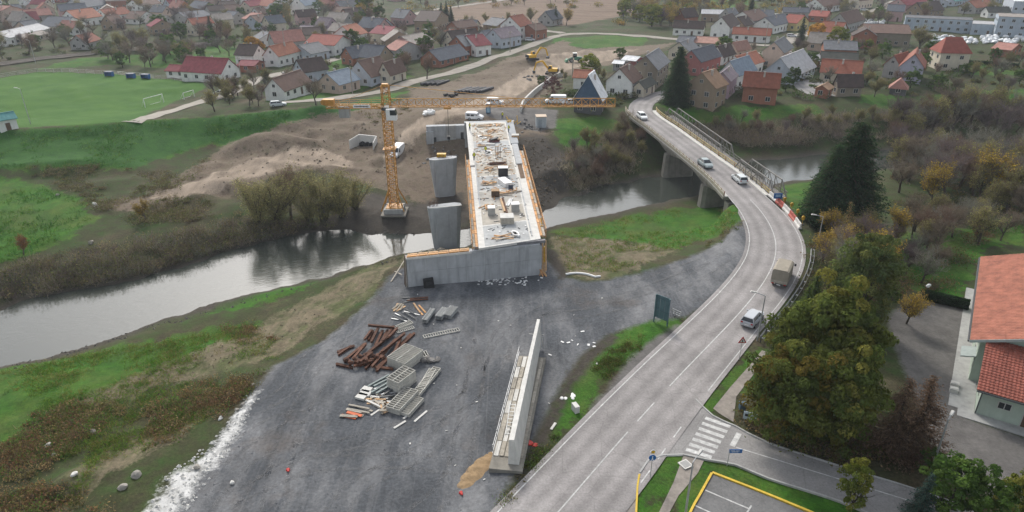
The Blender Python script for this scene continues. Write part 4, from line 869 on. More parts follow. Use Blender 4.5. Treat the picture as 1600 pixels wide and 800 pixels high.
# ================================================================== VEHICLES
def loft(mb, rings, m=0, cap=True):
    n = len(rings[0]); k = len(mb.v)
    for r in rings: mb.v += [tuple(p) for p in r]
    for i in range(len(rings)-1):
        for j in range(n): a = k+i*n+j; b = k+i*n+(j+1) % n; mb.f.append((a, b, b+n, a+n)); mb.m.append(m)
    if cap: mb.f.append(tuple(range(k+n-1, k-1, -1))); mb.f.append(tuple(range(k+(len(rings)-1)*n, k+len(rings)*n))); mb.m += [m, m]
    return mb
def ring(x, w_, z0, z1, wt=None, rnd=.12):
    wt = wt or w_*.94; return [(x, -w_*.9, z0), (x, w_*.9, z0), (x, w_, z0+.25), (x, w_, z1-rnd), (x, wt, z1), (x, -wt, z1), (x, -w_, z1-rnd), (x, -w_, z0+.25)]
TAIL = mat('tail_light', (.35, .015, .015), .3, .1, 3); HEAD = mat('headlight', (.75, .76, .78), .2, .05, 3, spec=.6); RIM = mat('wheel_rim', (.32, .33, .34), .4, .1, 4, metal=.5)
TY = MB().tube((0, -.11, 0), (0, .11, 0), .33, n=14).mesh('tyre', BLACK); RM = MB().tube((0, -.115, 0), (0, .115, 0), .21, n=10).mesh('rim', RIM)
def wheels(t, xs, y, r=.33):
    for x in xs:
        for s in (-1, 1): o = link('wheel', TY, t, (x, s*y, r), None, (r/.33,)*3); link('rim', RM, o)
CARP = {}
def paint(c):
    if c not in CARP: CARP[c] = mat('car_paint_%d' % len(CARP), c, .28, .04, 1, spec=.6)
    return CARP[c]
def car(label, loc, rz, col, estate=False, group=None):
    t = thing('car', label, 'car', loc, rz, group); pc = paint(col); mb = MB()
    loft(mb, [ring(-2.12, .72, .38, .82), ring(-2.02, .83, .28, .95), ring(-1.2, .88, .24, 1.0), ring(.55, .88, .24, .98), ring(1.2, .87, .24, .92), ring(1.85, .82, .26, .80), ring(2.12, .66, .34, .66)]); mb.build('body', pc, t, smooth=False)
    xr, xt = (-2.0, -1.75) if estate else (-1.75, -1.05)
    def cr_(x, w_, z_): return [(x, -w_, z_), (x, w_, z_)]
    mb = MB(); b = [(xr, -.80, .96), (1.05, -.80, .93), (1.05, .80, .93), (xr, .80, .96)]; tp_ = [(xt, -.60, 1.43), (.28, -.60, 1.43), (.28, .60, 1.43), (xt, .60, 1.43)]; mb.hexa(b+tp_); cb = mb.build('cabin_glass', GLASS, t)
    mb = MB(); loft(mb, [[(xt-.06, -.6, 1.41), (xt-.06, .6, 1.41), (xt+.04, .56, 1.47), (xt+.04, -.56, 1.47)], [(-.3, -.64, 1.42), (-.3, .64, 1.42), (-.3, .58, 1.50), (-.3, -.58, 1.50)], [(.36, -.61, 1.40), (.36, .61, 1.40), (.24, .56, 1.46), (.24, -.56, 1.46)]]); mb.build('roof', pc, t)
    for s in (-1, 1):
        mb = MB(); mb.beam((xr-.02, s*.81, .96), (xt-.02, s*.60, 1.43), .08); mb.build('rear_pillar', pc, t)
        mb = MB(); mb.beam((1.07, s*.80, .93), (.30, s*.605, 1.43), .06); mb.build('front_pillar', pc, t)
        mb = MB(); mb.beam((-.35, s*.815, .95), (-.35, s*.62, 1.43), .07); mb.build('door_pillar', pc, t)
        MB().box((2.02, s*.55, .62), (.2, .32, .14)).build('headlight', HEAD, t); MB().box((-2.06, s*.62, .80), (.14, .26, .18)).build('tail_light', TAIL, t); MB().box((.78, s*.98, 1.0), (.14, .2, .13)).build('mirror', pc, t)
    MB().box((-2.13, 0, .58), (.02, .52, .11)).build('number_plate', WHITE, t)
    wheels(t, (-1.3, 1.32), .80, .31); return t
def van(label, loc, rz, col=(.75, .76, .77), L_=5.4, Hh=2.35, small=False, group=None):
    t = thing('van', label, 'van', loc, rz, group); pc = paint(col); mb = MB(); h = L_/2; w_ = .86 if small else .98; nose = .95 if not small else 1.1
    loft(mb, [ring(-h, w_*.97, .34, Hh-.08), ring(-h+.2, w_, .3, Hh), ring(h-1.9, w_, .3, Hh), ring(h-1.55, w_, .3, Hh-.12)]); mb.build('body', pc, t)
    mb = MB(); loft(mb, [ring(h-1.55, w_, .3, Hh-.12), ring(h-nose, w_*.97, .3, 1.25), ring(h-.3, w_*.95, .3, 1.0), ring(h, w_*.8, .36, .82)]); mb.build('bonnet', pc, t)
    mb = MB(); mb.add([(h-1.50, -w_*.84, Hh-.22), (h-1.50, w_*.84, Hh-.22), (h-nose-.0, w_*.86, 1.34), (h-nose-.0, -w_*.86, 1.34)], [(0, 3, 2, 1)]); v0 = [Vector(p)+Vector((.04, 0, .04)) for p in mb.v]; mb.v = [tuple(p) for p in v0]; mb.build('windscreen', GLASS, t)
    for s in (-1, 1):
        MB().hexa([(h-2.2, s*w_*.99, 1.3), (h-1.25, s*w_*.99, 1.3), (h-1.25, s*(w_+.015), 1.3), (h-2.2, s*(w_+.015), 1.3), (h-2.2, s*w_*.96, Hh-.35), (h-1.6, s*w_*.96, Hh-.35), (h-1.6, s*(w_+.01), Hh-.35), (h-2.2, s*(w_+.01), Hh-.35)]).build('side_window', GLASS, t)
        if small:
            for x0 in (-h+.35, -h+1.35): MB().box((x0+.4, s*(w_+.0), Hh-.55), (.8, .03, .45)).build('side_window', GLASS, t)
        MB().box((h-.12, s*w_*.62, .72), (.22, .3, .18)).build('headlight', HEAD, t); MB().box((-h-.01, s*w_*.9, 1.1), (.04, .12, .5)).build('tail_light', TAIL, t); MB().box((h-1.35, s*(w_+.16), 1.4), (.12, .22, .28)).build('mirror', DARK, t)
    MB().box((h+.0, 0, .48), (.08, w_*1.3, .2)).build('bumper', DARK, t); wheels(t, (-h+1.05, h-.95), w_-.1, .34); return t
def rdir(i): d = road_path[i+1]-road_path[i-1]; return math.atan2(d.y, d.x)
def on_road(u, v, zz, off): i = ix(u, v, zz); q = road_path[i]+NSR[i]*off; return Vector((q.x, q.y, road_path[i].z+.02)), rdir(i)
l_, a_ = on_road(1152,494,.55,2.05); car('silver estate car with red tail lights following the canvas truck', l_, a_, (.42, .44, .47), True)
l_, a_ = on_road(1140,283,2.1,1.5); car('silver estate car at the near end of the old bridge', l_, a_+.0, (.56, .60, .61), True)
l_, a_ = on_road(1113,260,2.3,-1.4); car('grey-green saloon car coming over the middle of the old bridge', l_, a_+math.pi, (.30, .36, .37))
l_, a_ = on_road(1012,186,3.1,-1.5); car('white car entering the far end of the old bridge', l_, a_+math.pi, (.72, .74, .74), True)
l_, a_ = on_road(1196,434,.8,2.0)
tk = thing('truck', 'small truck with a grey canvas-covered box on the road bend', 'truck', l_, a_+.03)
MB().box((0, 0, .62), (5.6, .9, .22)).build('chassis', STEEL_DK, tk)
mb = MB(); loft(mb, [ring(1.35, 1.0, .5, 2.25), ring(2.2, 1.0, .5, 2.25), ring(2.75, .97, .5, 1.45), ring(2.95, .9, .55, 1.3)]); cbx = mb.build('cab', WHITE, tk); MB().add([(2.27, -.84, 2.17), (2.27, .84, 2.17), (2.78, .86, 1.46), (2.78, -.86, 1.46)], [(0, 3, 2, 1)]).build('windscreen', GLASS, cbx)
for s in (-1, 1): MB().box((1.85, s*1.0, 1.75), (.7, .03, .55)).build('side_window', GLASS, cbx); MB().box((2.3, s*1.2, 1.7), (.1, .25, .35)).build('mirror', DARK, cbx); MB().box((-2.8, s*.8, .72), (.06, .3, .16)).build('tail_light', TAIL, tk)
mb = MB(); loft(mb, [[(x, -1.08, .78), (x, 1.08, .78), (x, 1.1, 1.0), (x, 1.06, 2.62), (x, .8, 2.78), (x, -.8, 2.78), (x, -1.06, 2.62), (x, -1.1, 1.0)] for x in (-2.75, -1.4, 0, 1.15)]); mb.build('canvas_cover', CANVAS, tk)
MB().box((-2.79, 0, .98), (.06, 2.1, .4)).build('tailboard', WOOD_GREY, tk); MB().box((-2.8, 0, .58), (.03, .5, .12)).build('number_plate', WHITE, tk)
wheels(tk, (-1.6, 2.1), .85, .40)
def at_ground(u, v): return G(u, v)
van('white panel van parked beside the crane mast', G(621,243), R(-100), L_=5.6); van('white small van parked above the end of the new deck', G(742,187), R(-12), L_=4.3, Hh=1.8, small=True); van('white passenger van with dark side windows beyond the site huts', G(774,164), R(-8), L_=4.6, Hh=1.85, small=True)
van('white panel van parked near the blue-gabled house', G(868,162), R(176), L_=5.6); car('white car half hidden behind the blue-gabled house', G(889,163), R(190), (.74, .75, .75))
PARK = [((1215,26),(.7,.7,.7),'white car parked beside the red-roofed terrace'), ((1258,122),(.72,.73,.74),'white car parked in the paved court behind the pink house'), ((1178,96),(.05,.05,.06),'black car on the street by the orange roof'), ((1335,19),(.7,.7,.7),'white car leftmost in the lane below the pink house'), ((1350,17),(.6,.62,.65),'silver car on the lane below the pink house'), ((1278,44),(.7,.7,.7),'white car parked by the grey gabled barn'), ((548,83),(.66,.68,.7),'silver car by the white fence of the balcony house'), ((560,90),(.72,.73,.74),'white car on the lawn beside the balcony house'), ((1237,58),(.6,.6,.62),'silver car highest on the village street'), ((1221,66),(.7,.7,.72),'white car lowest on the village street'), ((828,64),(.6,.6,.62),'grey car parked beside the tall white house'), ((345,148),(.62,.64,.66),'grey car beside the pitch clubhouse wall'), ((435,172-6),(.5,.55,.56),'dusty pale car under the trees by the dike'), ((120,62),(.6,.63,.6),'pale car in the yard behind the railway'), ((1200,118),(.12,.12,.13),'dark car between the pink house and the white-roofed house')]
for k, ((u, v), c, lb) in enumerate(PARK): car(lb, G(u, v), random.uniform(-.6, .6)+(math.pi if k % 2 else 0), c, k % 2 == 0)
# ---- machines
def excavator(label, loc, rz, bent=1.0, col=YELLOW):
    t = thing('excavator', label, 'excavator', loc, rz)
    for s in (-1, 1):
        mb = MB(); mb.extrude([(-1.9, .1), (-2.1, .4), (-1.9, .8), (1.9, .8), (2.1, .4), (1.9, .1)], s*1.1-.28, s*1.1+.28); mb.build('track', DARK, t)
    MB().tube((0, 0, .75), (0, 0, 1.0), .8, n=12).build('turntable', STEEL_DK, t); MB().box((-.5, 0, 1.5), (3.0, 2.4, .95)).build('engine_house', col, t); MB().hexa([(-2.3, -1.2, 1.05), (-1.9, -1.2, 1.05), (-1.9, 1.2, 1.05), (-2.3, 1.2, 1.05), (-2.2, -1.1, 2.0), (-1.9, -1.1, 2.0), (-1.9, 1.1, 2.0), (-2.2, 1.1, 2.0)]).build('counterweight', DARK, t)
    c = MB().hexa([(-.2, .2, 2.0), (1.3, .2, 1.3), (1.3, 1.2, 1.3), (-.2, 1.2, 2.0), (-.1, .3, 2.95), (.9, .3, 2.95), (.9, 1.15, 2.95), (-.1, 1.15, 2.95)]).build('cab', col, t); MB().hexa([(.1, .18, 2.05), (1.2, .18, 1.7), (1.2, 1.22, 1.7), (.1, 1.22, 2.05), (.1, .28, 2.8), (.87, .28, 2.8), (.87, 1.17, 2.8), (.1, 1.17, 2.8)]).build('window', GLASS, c)
    A0, A1, A2, A3 = Vector((1.0, -.2, 1.6)), Vector((3.2, -.2, 4.2)), Vector((5.2, -.2, 3.6)), Vector((6.0, -.2, .9+.6*(1-bent)))
    bm_ = MB().beam(A0, A1, .4, .6).build('boom', col, t); MB().beam(A1, A2, .38, .5).build('boom', col, t); MB().beam(A2, A3, .3, .42).build('dipper_arm', col, t); MB().beam(A0+up*.3+Vector((.6, 0, 0)), A1-up*.5, .16).build('ram', STEEL, t)
    MB().extrude([(5.5, .2), (6.3, .1), (6.5, .9), (5.9, 1.0), (5.5, .7)], -.75, .35).build('bucket', STEEL_DK, t); return t
excavator('yellow excavator working against the earth bank beyond the new bridge', G(832,94), R(25), .6); excavator('yellow excavator with dark body digging beside the curved wall', G(862,116), R(170), 1.0)
ld = thing('wheel_loader', 'green wheel loader with white cab roof on the haul road', 'loader', G(898,97), R(185)); GRN = mat('machine_green', (.05, .17, .10), .5, .2, 2)
MB().hexa([(-2.6, -.9, .8), (.2, -.9, .8), (.2, .9, .8), (-2.6, .9, .8), (-2.5, -.7, 1.8), (.2, -.7, 2.0), (.2, .7, 2.0), (-2.5, .7, 1.8)]).build('engine_house', GRN, ld); MB().hexa([(-.6, -.75, 2.0), (.8, -.75, 1.6), (.8, .75, 1.6), (-.6, .75, 2.0), (-.5, -.7, 3.1), (.6, -.7, 3.1), (.6, .7, 3.1), (-.5, .7, 3.1)]).build('cab', GLASS, ld); MB().box((.05, 0, 3.18), (1.5, 1.6, .14)).build('cab_roof', WHITE, ld)
for s in (-.6, .6): MB().beam((.8, s, 1.6), (3.0, s, .7), .2, .35).build('lift_arm', GRN, ld)
MB().extrude([(2.7, .2), (3.6, .15), (3.3, .9), (2.8, 1.3), (2.6, .7)], -1.3, 1.3).build('bucket', GRN, ld); wheels(ld, (-1.7, 1.3), 1.0, .72)

# ================================================================== SITE OBJECTS
# culvert head wall
cv0, cv1 = G(547,233), G(583,234); cv = thing('culvert_headwall', 'concrete culvert mouth with three dark pipes and splayed wing walls', 'culvert', (cv0+cv1)/2); d_ = (cv1-cv0); d_.z = 0; WID = d_.length; d_.normalize(); n_ = Vector((-d_.y, d_.x, 0)); zc = cv.location.z-.3
cc = lambda s, d, h: cv.location+d_*(s*WID/2)+n_*d+up*(h-.3)
MB().hexa([cc(a, b, h) for h in (0, 2.9) for a, b in ((-.72, 3.0), (.72, 3.0), (.72, 3.4), (-.72, 3.4))]).build('head_wall', CONC_LT, cv, True)
for s in (-1, 1): MB().hexa([cc(s*1.0, 0, 0), cc(s*1.06, 0.1, 0), cc(s*.78, 3.4, 0), cc(s*.72, 3.3, 0), cc(s*1.0, 0, 2.2), cc(s*1.06, .1, 2.2), cc(s*.78, 3.4, 2.9), cc(s*.72, 3.3, 2.9)]).build('wing_wall', CONC_LT, cv, True)
for s in (-.42, 0, .42): MB().tube(cc(s, 2.2, .75), cc(s, 3.3, .75), .62, n=14).build('pipe', BLACK, cv, True)
# black pipes stacked by the lane
for k in range(12):
    q = G(699+k*5.6, 143-(k % 2)*.6) if k >= 4 else G(668+k*8, 131); d_ = Vector((math.cos(R(58)), math.sin(R(58)), 0)); o = MB().tube(-d_*3.2+up*.42, d_*3.2+up*.42, .42, n=10).build('drain_pipe', mat('pipe_black', (.035, .035, .042), .5, .2, 2)); o.location = q
    tag(o, 'black plastic drain pipe, %s from the left in the row beside the haul road' % ORD[k-4] if k >= 4 else 'black plastic drain pipe, %s from the left in the row under the bare tree' % ORD[k], 'pipe', 'pipes beside the haul road' if k >= 4 else 'pipes under the bare tree')
for k in range(7):
    q = G(705+random.uniform(-14, 12), 150+random.uniform(-3, 3)); o = MB().tube((0, 0, .3), (.9, .5, .3), .32, n=9).build('pipe_fitting', BLACK); o.location = q; o.rotation_euler = (0, 0, random.uniform(0, 6)); tag(o, 'short black pipe fitting in the heap below the long pipes', 'pipe', 'pipe fittings heap')
# white bags by the haul road
for k in range(9): q = G(664+(k % 5)*3.2, 181-(k//5)*3-(k % 5)*.8); o = MB().rock((0, 0, .4), .55, sq=(1, 1, .8)).build('bulk_bag', WHITE, smooth=True); o.location = q; tag(o, 'white bulk bag in the group left of the haul road', 'bag', 'bulk bags')
# site cabin, toilet
q = G(845,198); cbn = thing('site_cabin', 'small grey site cabin with tan roof right of the new deck end', 'cabin', q, R(4)); MB().box((0, 0, 1.3), (2.4, 2.4, 2.6)).build('wall', mat('cabin_grey', (.42, .46, .49), .6, .1, 2), cbn); MB().box((0, 0, 2.68), (2.6, 2.6, .16)).build('roof', mat('cabin_tan', (.5, .4, .31), .8, .1, 2), cbn); MB().box((-.3, -1.21, 1.1), (.9, .04, 2.0)).build('door', mat('cabin_door', (.3, .34, .37), .6, .1, 2), cbn)
q = G(763,176); tl_ = thing('portable_toilet', 'blue portable toilet cabin beyond the new deck end', 'toilet', q); MB().box((0, 0, 1.1), (1.1, 1.1, 2.2)).build('cabin', mat('toilet_blue', (.07, .16, .26), .5, .1, 2), tl_); MB().box((0, 0, 2.28), (1.2, 1.2, .15)).build('roof', WHITE, tl_); MB().box((0, -.56, 1.05), (.7, .03, 1.8)).build('door', mat('toilet_door', (.25, .38, .48), .5, .1, 2), tl_)
# yellow formwork frame at the far right corner of the deck
q = P(802,196,4.7); fr = thing('girder_heap', 'heap of yellow formwork girders at the far deck corner', 'girders', q)
for k in range(9): a = Vector((random.uniform(-1, 1), random.uniform(-1, 1), random.uniform(0, .6))); MB().beam(a, a+Vector((random.uniform(-1.2, 1.2), random.uniform(-1, 1), random.uniform(.6, 2.0))), .14).build('girder', YELLOW, fr)
# curved white retaining wall by the haul road
wp = catmull([G(u, v) for u, v in [(813,176),(818,165),(826,156),(838,145),(853,134),(866,124),(878,119)]], 1.5); wl = MB(); sweep(wl, [p for p in wp], [(-.2, -.5), (-.2, 1.5), (.25, 1.5), (.25, -.5)]); tag(wl.build('retaining_wall', CONC_LT), 'pale curved concrete retaining wall along the haul road', 'wall')
# gravel / rubble heaps at the haul road
def heap(label, u, v, n, rmin, rmax, spread, m, sq=(1, 1, .7), hz=.5, name='rubble_heap', cat='rubble'):
    q = G(u, v); mb = MB()
    for _ in range(n):
        a = random.gauss(0, spread*.5); b = random.gauss(0, spread*.5); r = random.uniform(rmin, rmax); mb.rock((q.x+a, q.y+b, H(q.x+a, q.y+b)+max(0, hz*(1-math.hypot(a, b)/spread))), r, sq=sq)
    o = stuff(mb.build(name, m)); return tag(o, label, cat)
RUB = mat('rubble_grey', (.20, .19, .18), .9, .35, 1.5)
heap('grey rubble strewn beside the digging excavator', 845,122,26,.2,.55,7,RUB); heap('dark rubble at the foot of the far abutment', 690,240,24,.15,.5,6,RUB,hz=.2); heap('rubble and scrap beside the site cabin', 828,198,22,.15,.5,5,RUB,hz=.2); heap('pale stone blocks on the bank behind the abutment', 683,396,10,.3,.6,2.5,mat('pale_stone', (.38, .34, .27), .9, .2, 2))
# ---- things lying on the deck
def dk(u, v): return P(u, v, DZ+.03)
def crate(label, u, v, d, m, rz=0., cat='crate', open_=None, name='crate'):
    t = thing(name, label, cat, dk(u, v), AX-math.pi/2+rz); MB().box((0, 0, d[2]/2), d).build('body', m, t); MB().box((0, 0, d[2]+.04), (d[0]+.06, d[1]+.06, .08)).build('lid', WHITE if open_ is None else open_, t)
    for s in (-1, 1): MB().box((s*d[0]*.35, 0, -.0), (.1, d[1], .06)).build('skid', WOOD_GREY, t)
    return t
crate('white-lidded grey crate left of the long brown beam on the deck', 768,335,(1.1,1.2,1.2),CONC); crate('white-lidded grey crate right of the long brown beam on the deck', 805,329,(1.2,1.2,1.2),CONC); crate('tan timber crate at the near end of the brown beam', 792,347,(2.0,1.8,1.0),WOOD_GREY,open_=CONC_LT)
crate('white crate with a dark front at mid deck', 786,274,(1.7,1.2,1.5),DARK); crate('long white box at mid deck', 789,288,(1.4,3.2,.7),WHITE,.35); crate('dark timber crate on the deck beside the brown beam', 774,306,(1.3,1.2,1.0),mat('dark_wood', (.10, .07, .05), .9, .3, 2),open_=WOOD)
def stack(label, u, v, n, L_, m, rz, spread=.6, cat='timber', name='timber_stack', lay=2, wdt=.22, th=.08, jig=.12, base=dk, piece='plank'):
    t = thing(name, label, cat, base(u, v), rz)
    for k in range(n):
        y = (k//lay-(n/lay-1)/2)*spread*2/max(1, n/lay); o = MB().box((0, 0, 0), (L_*random.uniform(.8, 1.05), wdt, th)).build(piece, m if not isinstance(m, (list, tuple)) else m[k % len(m)], t); o.location = (random.uniform(-.15, .15)*L_, y, th*.6+(k % lay)*(th+.012)); o.rotation_euler = (0, 0, random.uniform(-jig, jig))
    return t
stack('long rust-brown beam pair lying along the deck', 787,322,2,6.4,[RUST, WOOD],AX+.05,.3,lay=1,wdt=.3,th=.25,jig=.03,piece='beam',name='steel_beam',cat='beam'); stack('grey steel tubes lying beside the brown beam', 795,318,3,3.6,STEEL,AX-.25,.3,lay=1,wdt=.14,th=.14,jig=.03,piece='tube',name='tube_bundle',cat='tubes')
stack('rusty reinforcement bundle across the deck', 778,256,7,3.2,RUST,AX-1.5,.7,lay=2,wdt=.12,th=.12,piece='bar',name='rebar_bundle',cat='rebar'); stack('small rusty bar bundle right of the reinforcement', 785,262,4,1.6,RUST,AX-1.4,.4,lay=2,wdt=.1,th=.12,piece='bar',name='rebar_bundle',cat='rebar')
for lb, u, v, n, L_, rz in (('tan planks scattered left of the white box', 764,287,9,2.6,.4), ('planks lying beside the left crate', 763,324,7,2.2,1.2), ('heap of pale boards at the far end of the deck', 757,197,16,3.0,.1), ('second heap of boards past the far deck end heap', 768,205,14,2.8,.9), ('boards beside the purple bundles', 760,213,10,2.4,.2), ('planks on the right half of the deck near mid span', 800,300,6,2.4,.9), ('pale boards right of the far heap', 778,196,8,2.0,1.4), ('thin planks in front of the dark crate', 785,303,6,3.0,.2), ('short boards at the left edge of the deck', 752,228,6,1.8,.0), ('boards left of the reinforcement bundle', 766,265,6,2.0,1.0), ('planks at the near end of the deck', 790,371,4,3.4,.12)):
    stack(lb, u, v, n, L_, [WOOD, WOOD_GREY, WOOD_OR], rz, .9, jig=.5)
PURP = mat('purple_sheeting', (.20, .085, .10), .7, .3, 2)
stack('purple wrapped bundles on the far part of the deck', 772,221,8,1.8,[PURP, RUST, DARK],.3,.9,lay=3,wdt=.4,th=.25,jig=.6,piece='bundle',name='bundle_heap',cat='bundles'); stack('dark steel profiles behind the purple bundles', 760,226,4,3.2,[STEEL, STEEL_DK],.05,.4,lay=1,wdt=.2,th=.2,piece='profile',name='profile_stack',cat='steel')
stack('white panels leaning low on the left of the deck', 754,214,4,1.6,WHITE,.2,1.0,lay=1,wdt=.9,th=.1,piece='panel',name='panel_stack',cat='panels'); stack('white insulation boards in the middle of the far deck', 763,239,6,1.3,WHITE,.1,1.2,lay=1,wdt=.7,th=.12,jig=.6,piece='board',name='insulation_boards',cat='boards'); stack('white crumpled bags near the near right deck corner', 805,367,5,.9,WHITE,.2,.7,lay=1,wdt=.5,th=.3,jig=1,piece='bag',name='cement_bags',cat='bags')
t = thing('rebar_column', 'upright rusty reinforcement cage standing on the deck', 'rebar', dk(778,245)); [MB().tube((a, b, 0), (a, b, 1.9), .04, n=4).build('bar', RUST, t) for a in (-.4, -.1, .2, .5) for b in (-.3, .3)]
t = thing('barrel', 'dark blue barrel on the right of the deck', 'barrel', dk(798,296)); MB().tube((0, 0, 0), (0, 0, .9), .42, n=14).build('drum', mat('barrel_blue', (.06, .08, .12), .5, .1, 2), t); MB().tube((0, 0, .9), (0, 0, .94), .44, n=14).build('rim', DARK, t)
MBk = thing('skip', 'white topped formwork box beyond the right end of the timber walkway', 'box', P(805,218,DZ-.4)); MB().box((0, 0, .5), (1.5, 1.2, 1.0)).build('body', WOOD, MBk); MB().box((0, 0, 1.05), (1.6, 1.3, .1)).build('lid', CONC_LT, MBk)
for k_, (lb, s0, s1, t0, t1, n_, m_) in enumerate((('tan wood offcuts strewn over the far half of the deck', .12, .82, .45, .98, 170, WOOD), ('grey scraps strewn over the deck', .1, .9, .03, .98, 120, STEEL_DK), ('orange timber laths strewn over the deck', .12, .84, .25, .98, 90, WOOD_OR), ('white paper scraps on the deck', .1, .85, .03, .95, 60, WHITE))):
    mb = MB()
    for _ in range(n_): q = D(random.uniform(s0, s1), random.uniform(t0, t1), .05+random.uniform(0, .05)); mb.box(q, (random.uniform(.06, .25), random.uniform(.15, .9 if m_ is not WHITE else .35), .05), random.uniform(0, 3.1))
    tag(stuff(mb.build('deck_debris', m_)), lb, 'debris')
# ---- in the yard: near abutment
g = thing('formwork_jack', 'yellow formwork bracket hanging at the right end of the abutment', 'formwork', P(849,398,2.5)); MB().box((0, 0, 0), (.5, .6, 2.6)).build('frame', YELLOW, g); MB().box((.1, -.35, -.5), (.6, .12, 1.4)).build('plate', YELLOW, g)
g = thing('formwork_jack', 'yellow formwork bracket below the near right deck edge', 'formwork', P(844,360,4.6)); [MB().beam((0, k*.9, -.6), (.3, k*.9+.5, .7), .16).build('girder', YELLOW, g) for k in range(4)]
t = thing('leaning_timbers', 'loose timbers leaning against the right end of the abutment', 'timber', G(848,430)); [MB().beam((random.uniform(-1, .6), random.uniform(-.6, .6), 0), (random.uniform(-1, .4), random.uniform(.2, 1.2), random.uniform(1.2, 2.6)), .2, .07).build('plank', (WOOD, WOOD_OR)[k % 2], t) for k in range(9)]
t = thing('black_box', 'black tarred box standing at the foot of the abutment', 'box', G(671,448)+Vector((0, -.1, 0)), math.atan2(ad.y, ad.x)); MB().hexa([(-.75, -.35, 0), (.7, -.4, 0), (.7, .3, 0), (-.75, .3, 0), (-.8, -.2, 1.25), (.6, -.25, 1.35), (.6, .3, 1.35), (-.8, .3, 1.25)]).build('body', BLACK, t); MB().box((0, -.3, .6), (.9, .04, .7)).build('hatch', DARK, t)
for k, (a, b) in enumerate((((611,441),(632,418)), ((617,425),(628,434)))): o = MB().beam(G(*a, .1), G(*b, .5+.6*(1-k)), .14, .1).build('loose_pole', WOOD_GREY); tag(o, ['long pale pole propped on the bank left of the abutment', 'short pale pole crossing the long one left of the abutment'][k], 'pole')
def litter(label, cu, cv_, su, sv, n, m, smin=.08, smax=.35, name='litter'):
    mb = MB()
    for _ in range(n):
        q = G(random.gauss(cu, su), random.gauss(cv_, sv)); mb.box((q.x, q.y, q.z+.05), (random.uniform(smin, smax), random.uniform(smin, smax*1.6), .05), random.uniform(0, 3))
    return tag(stuff(mb.build(name, m)), label, 'debris')
litter('white scraps strewn in front of the abutment wall', 790,436,28,5,70,WHITE); litter('pale scraps scattered over the gravel yard', 720,560,150,90,22,CONC_LT,.05,.16); litter('white scraps beside the retaining wall footing', 905,530,22,14,10,WHITE,.1,.3)
heap('white torn sacks on the verge beside the footing', 889,622,5,.18,.36,.9,WHITE,(1, 1.3, .4),0,'torn_sacks','sacks')
# ---- yard: rusty beams
IB = [(-.15, 0), (.15, 0), (.15, .035), (.025, .045), (.025, .225), (.15, .235), (.15, .27), (-.15, .27), (-.15, .235), (-.025, .225), (-.025, .045), (-.15, .035)]
def ibeam(L_): return MB().extrude(IB, -L_/2, L_/2).mesh('steel_beam', RUST)
IBM = {L_: ibeam(L_) for L_ in (2.2, 3.4, 4.6, 6.0, 8.2)}
BEAMS = [((533,550),(548,544),2.2,0),((530,556),(549,543),2.2,.0),((545,560),(568,541),3.4,0),((552,566),(572,542),3.4,.4),((560,568),(590,540),4.6,0),((570,560),(612,526),6,.3),((575,575),(600,548),4.6,0),((582,578),(618,535),6,.35),((590,580),(640,525),8.2,0),((583,583),(652,518),8.2,.0),((575,535),(585,517),2.2,0),((580,540),(592,516),3.4,.4),((586,542),(598,518),3.4,0),((570,536),(582,520),2.2,.4),((594,540),(606,518),3.4,.0),((600,535),(614,517),3.4,.4),((578,516),(615,518),3.4,.7),((608,535),(622,520),2.2,.8),((600,555),(630,530),4.6,.7),((615,560),(628,530),3.4,.4),((560,575),(575,570),2.2,.4),((588,575),(612,578),2.2,0),((532,572),(545,575),2.2,0),((565,572),(580,560),2.2,.8)]
for k, (a, b, L_, dz) in enumerate(BEAMS):
    A_, B_ = G(*a), G(*b); d_ = B_-A_; o = link('steel_beam', IBM[L_], None, (A_+B_)/2+up*(dz*.7+.02), (0, random.choice((0, 0, 1.57)), math.atan2(d_.y, d_.x)-math.pi/2)); o.rotation_euler = (0, random.uniform(-.3, .3), math.atan2(d_.y, d_.x)-math.pi/2)
    tag(o, 'longest rusty steel beam at the right edge of the heap' if k == 9 else 'rusty steel beam lying in the heap on the gravel yard', 'beam', None if k == 9 else 'rusty beams in the yard heap')
for k in range(6):
    q = G(545+k*9+random.uniform(-3, 3), 566+random.uniform(-6, 5)); t = thing('rusty_ring_stack', 'stack of rusty couplers at the lower end of the beam heap', 'couplers', q, 0, 'rusty couplers')
    for j in range(5): o = MB().tube((0, -.25, 0), (0, .25, 0), .22, n=9).build('coupler', RUST, t); o.location = (random.uniform(-.6, .6), random.uniform(-.5, .5), .22+.2*(j % 3)); o.rotation_euler = (0, 0, random.uniform(0, 3))
# ladder like formwork panels in stacks
def grid_panel(L_, W_, n, th=.12, bar=.06):
    mb = MB()
    for y in (-W_/2, 0, W_/2) if W_ > 1.4 else (-W_/2, W_/2): mb.box((0, y, th/2), (L_, bar, th))
    for k in range(n+1): mb.box((-L_/2+L_*k/n, 0, th/2+.003), (bar, W_, th*.9))
    return mb.mesh('panel', STEEL_G)
STEEL_G = mat('dull_formwork_steel', (.46, .45, .41), .7, .2, 3, stain=.3)
GPM = {}
def panel_stack(label, a, b, W_, n, bars, cat='formwork'):
    A_, B_ = G(*a), G(*b); d_ = B_-A_; L_ = d_.length; key = (round(L_, 1), W_, bars)
    if key not in GPM: GPM[key] = grid_panel(L_, W_, bars)
    t = thing('formwork_panel_stack', label, cat, (A_+B_)/2, math.atan2(d_.y, d_.x))
    for k in range(n): link('panel', GPM[key], t, (random.uniform(-.02, .02), random.uniform(-.02, .02), .02+k*.135), (0, 0, random.uniform(-.008, .008)))
    return t
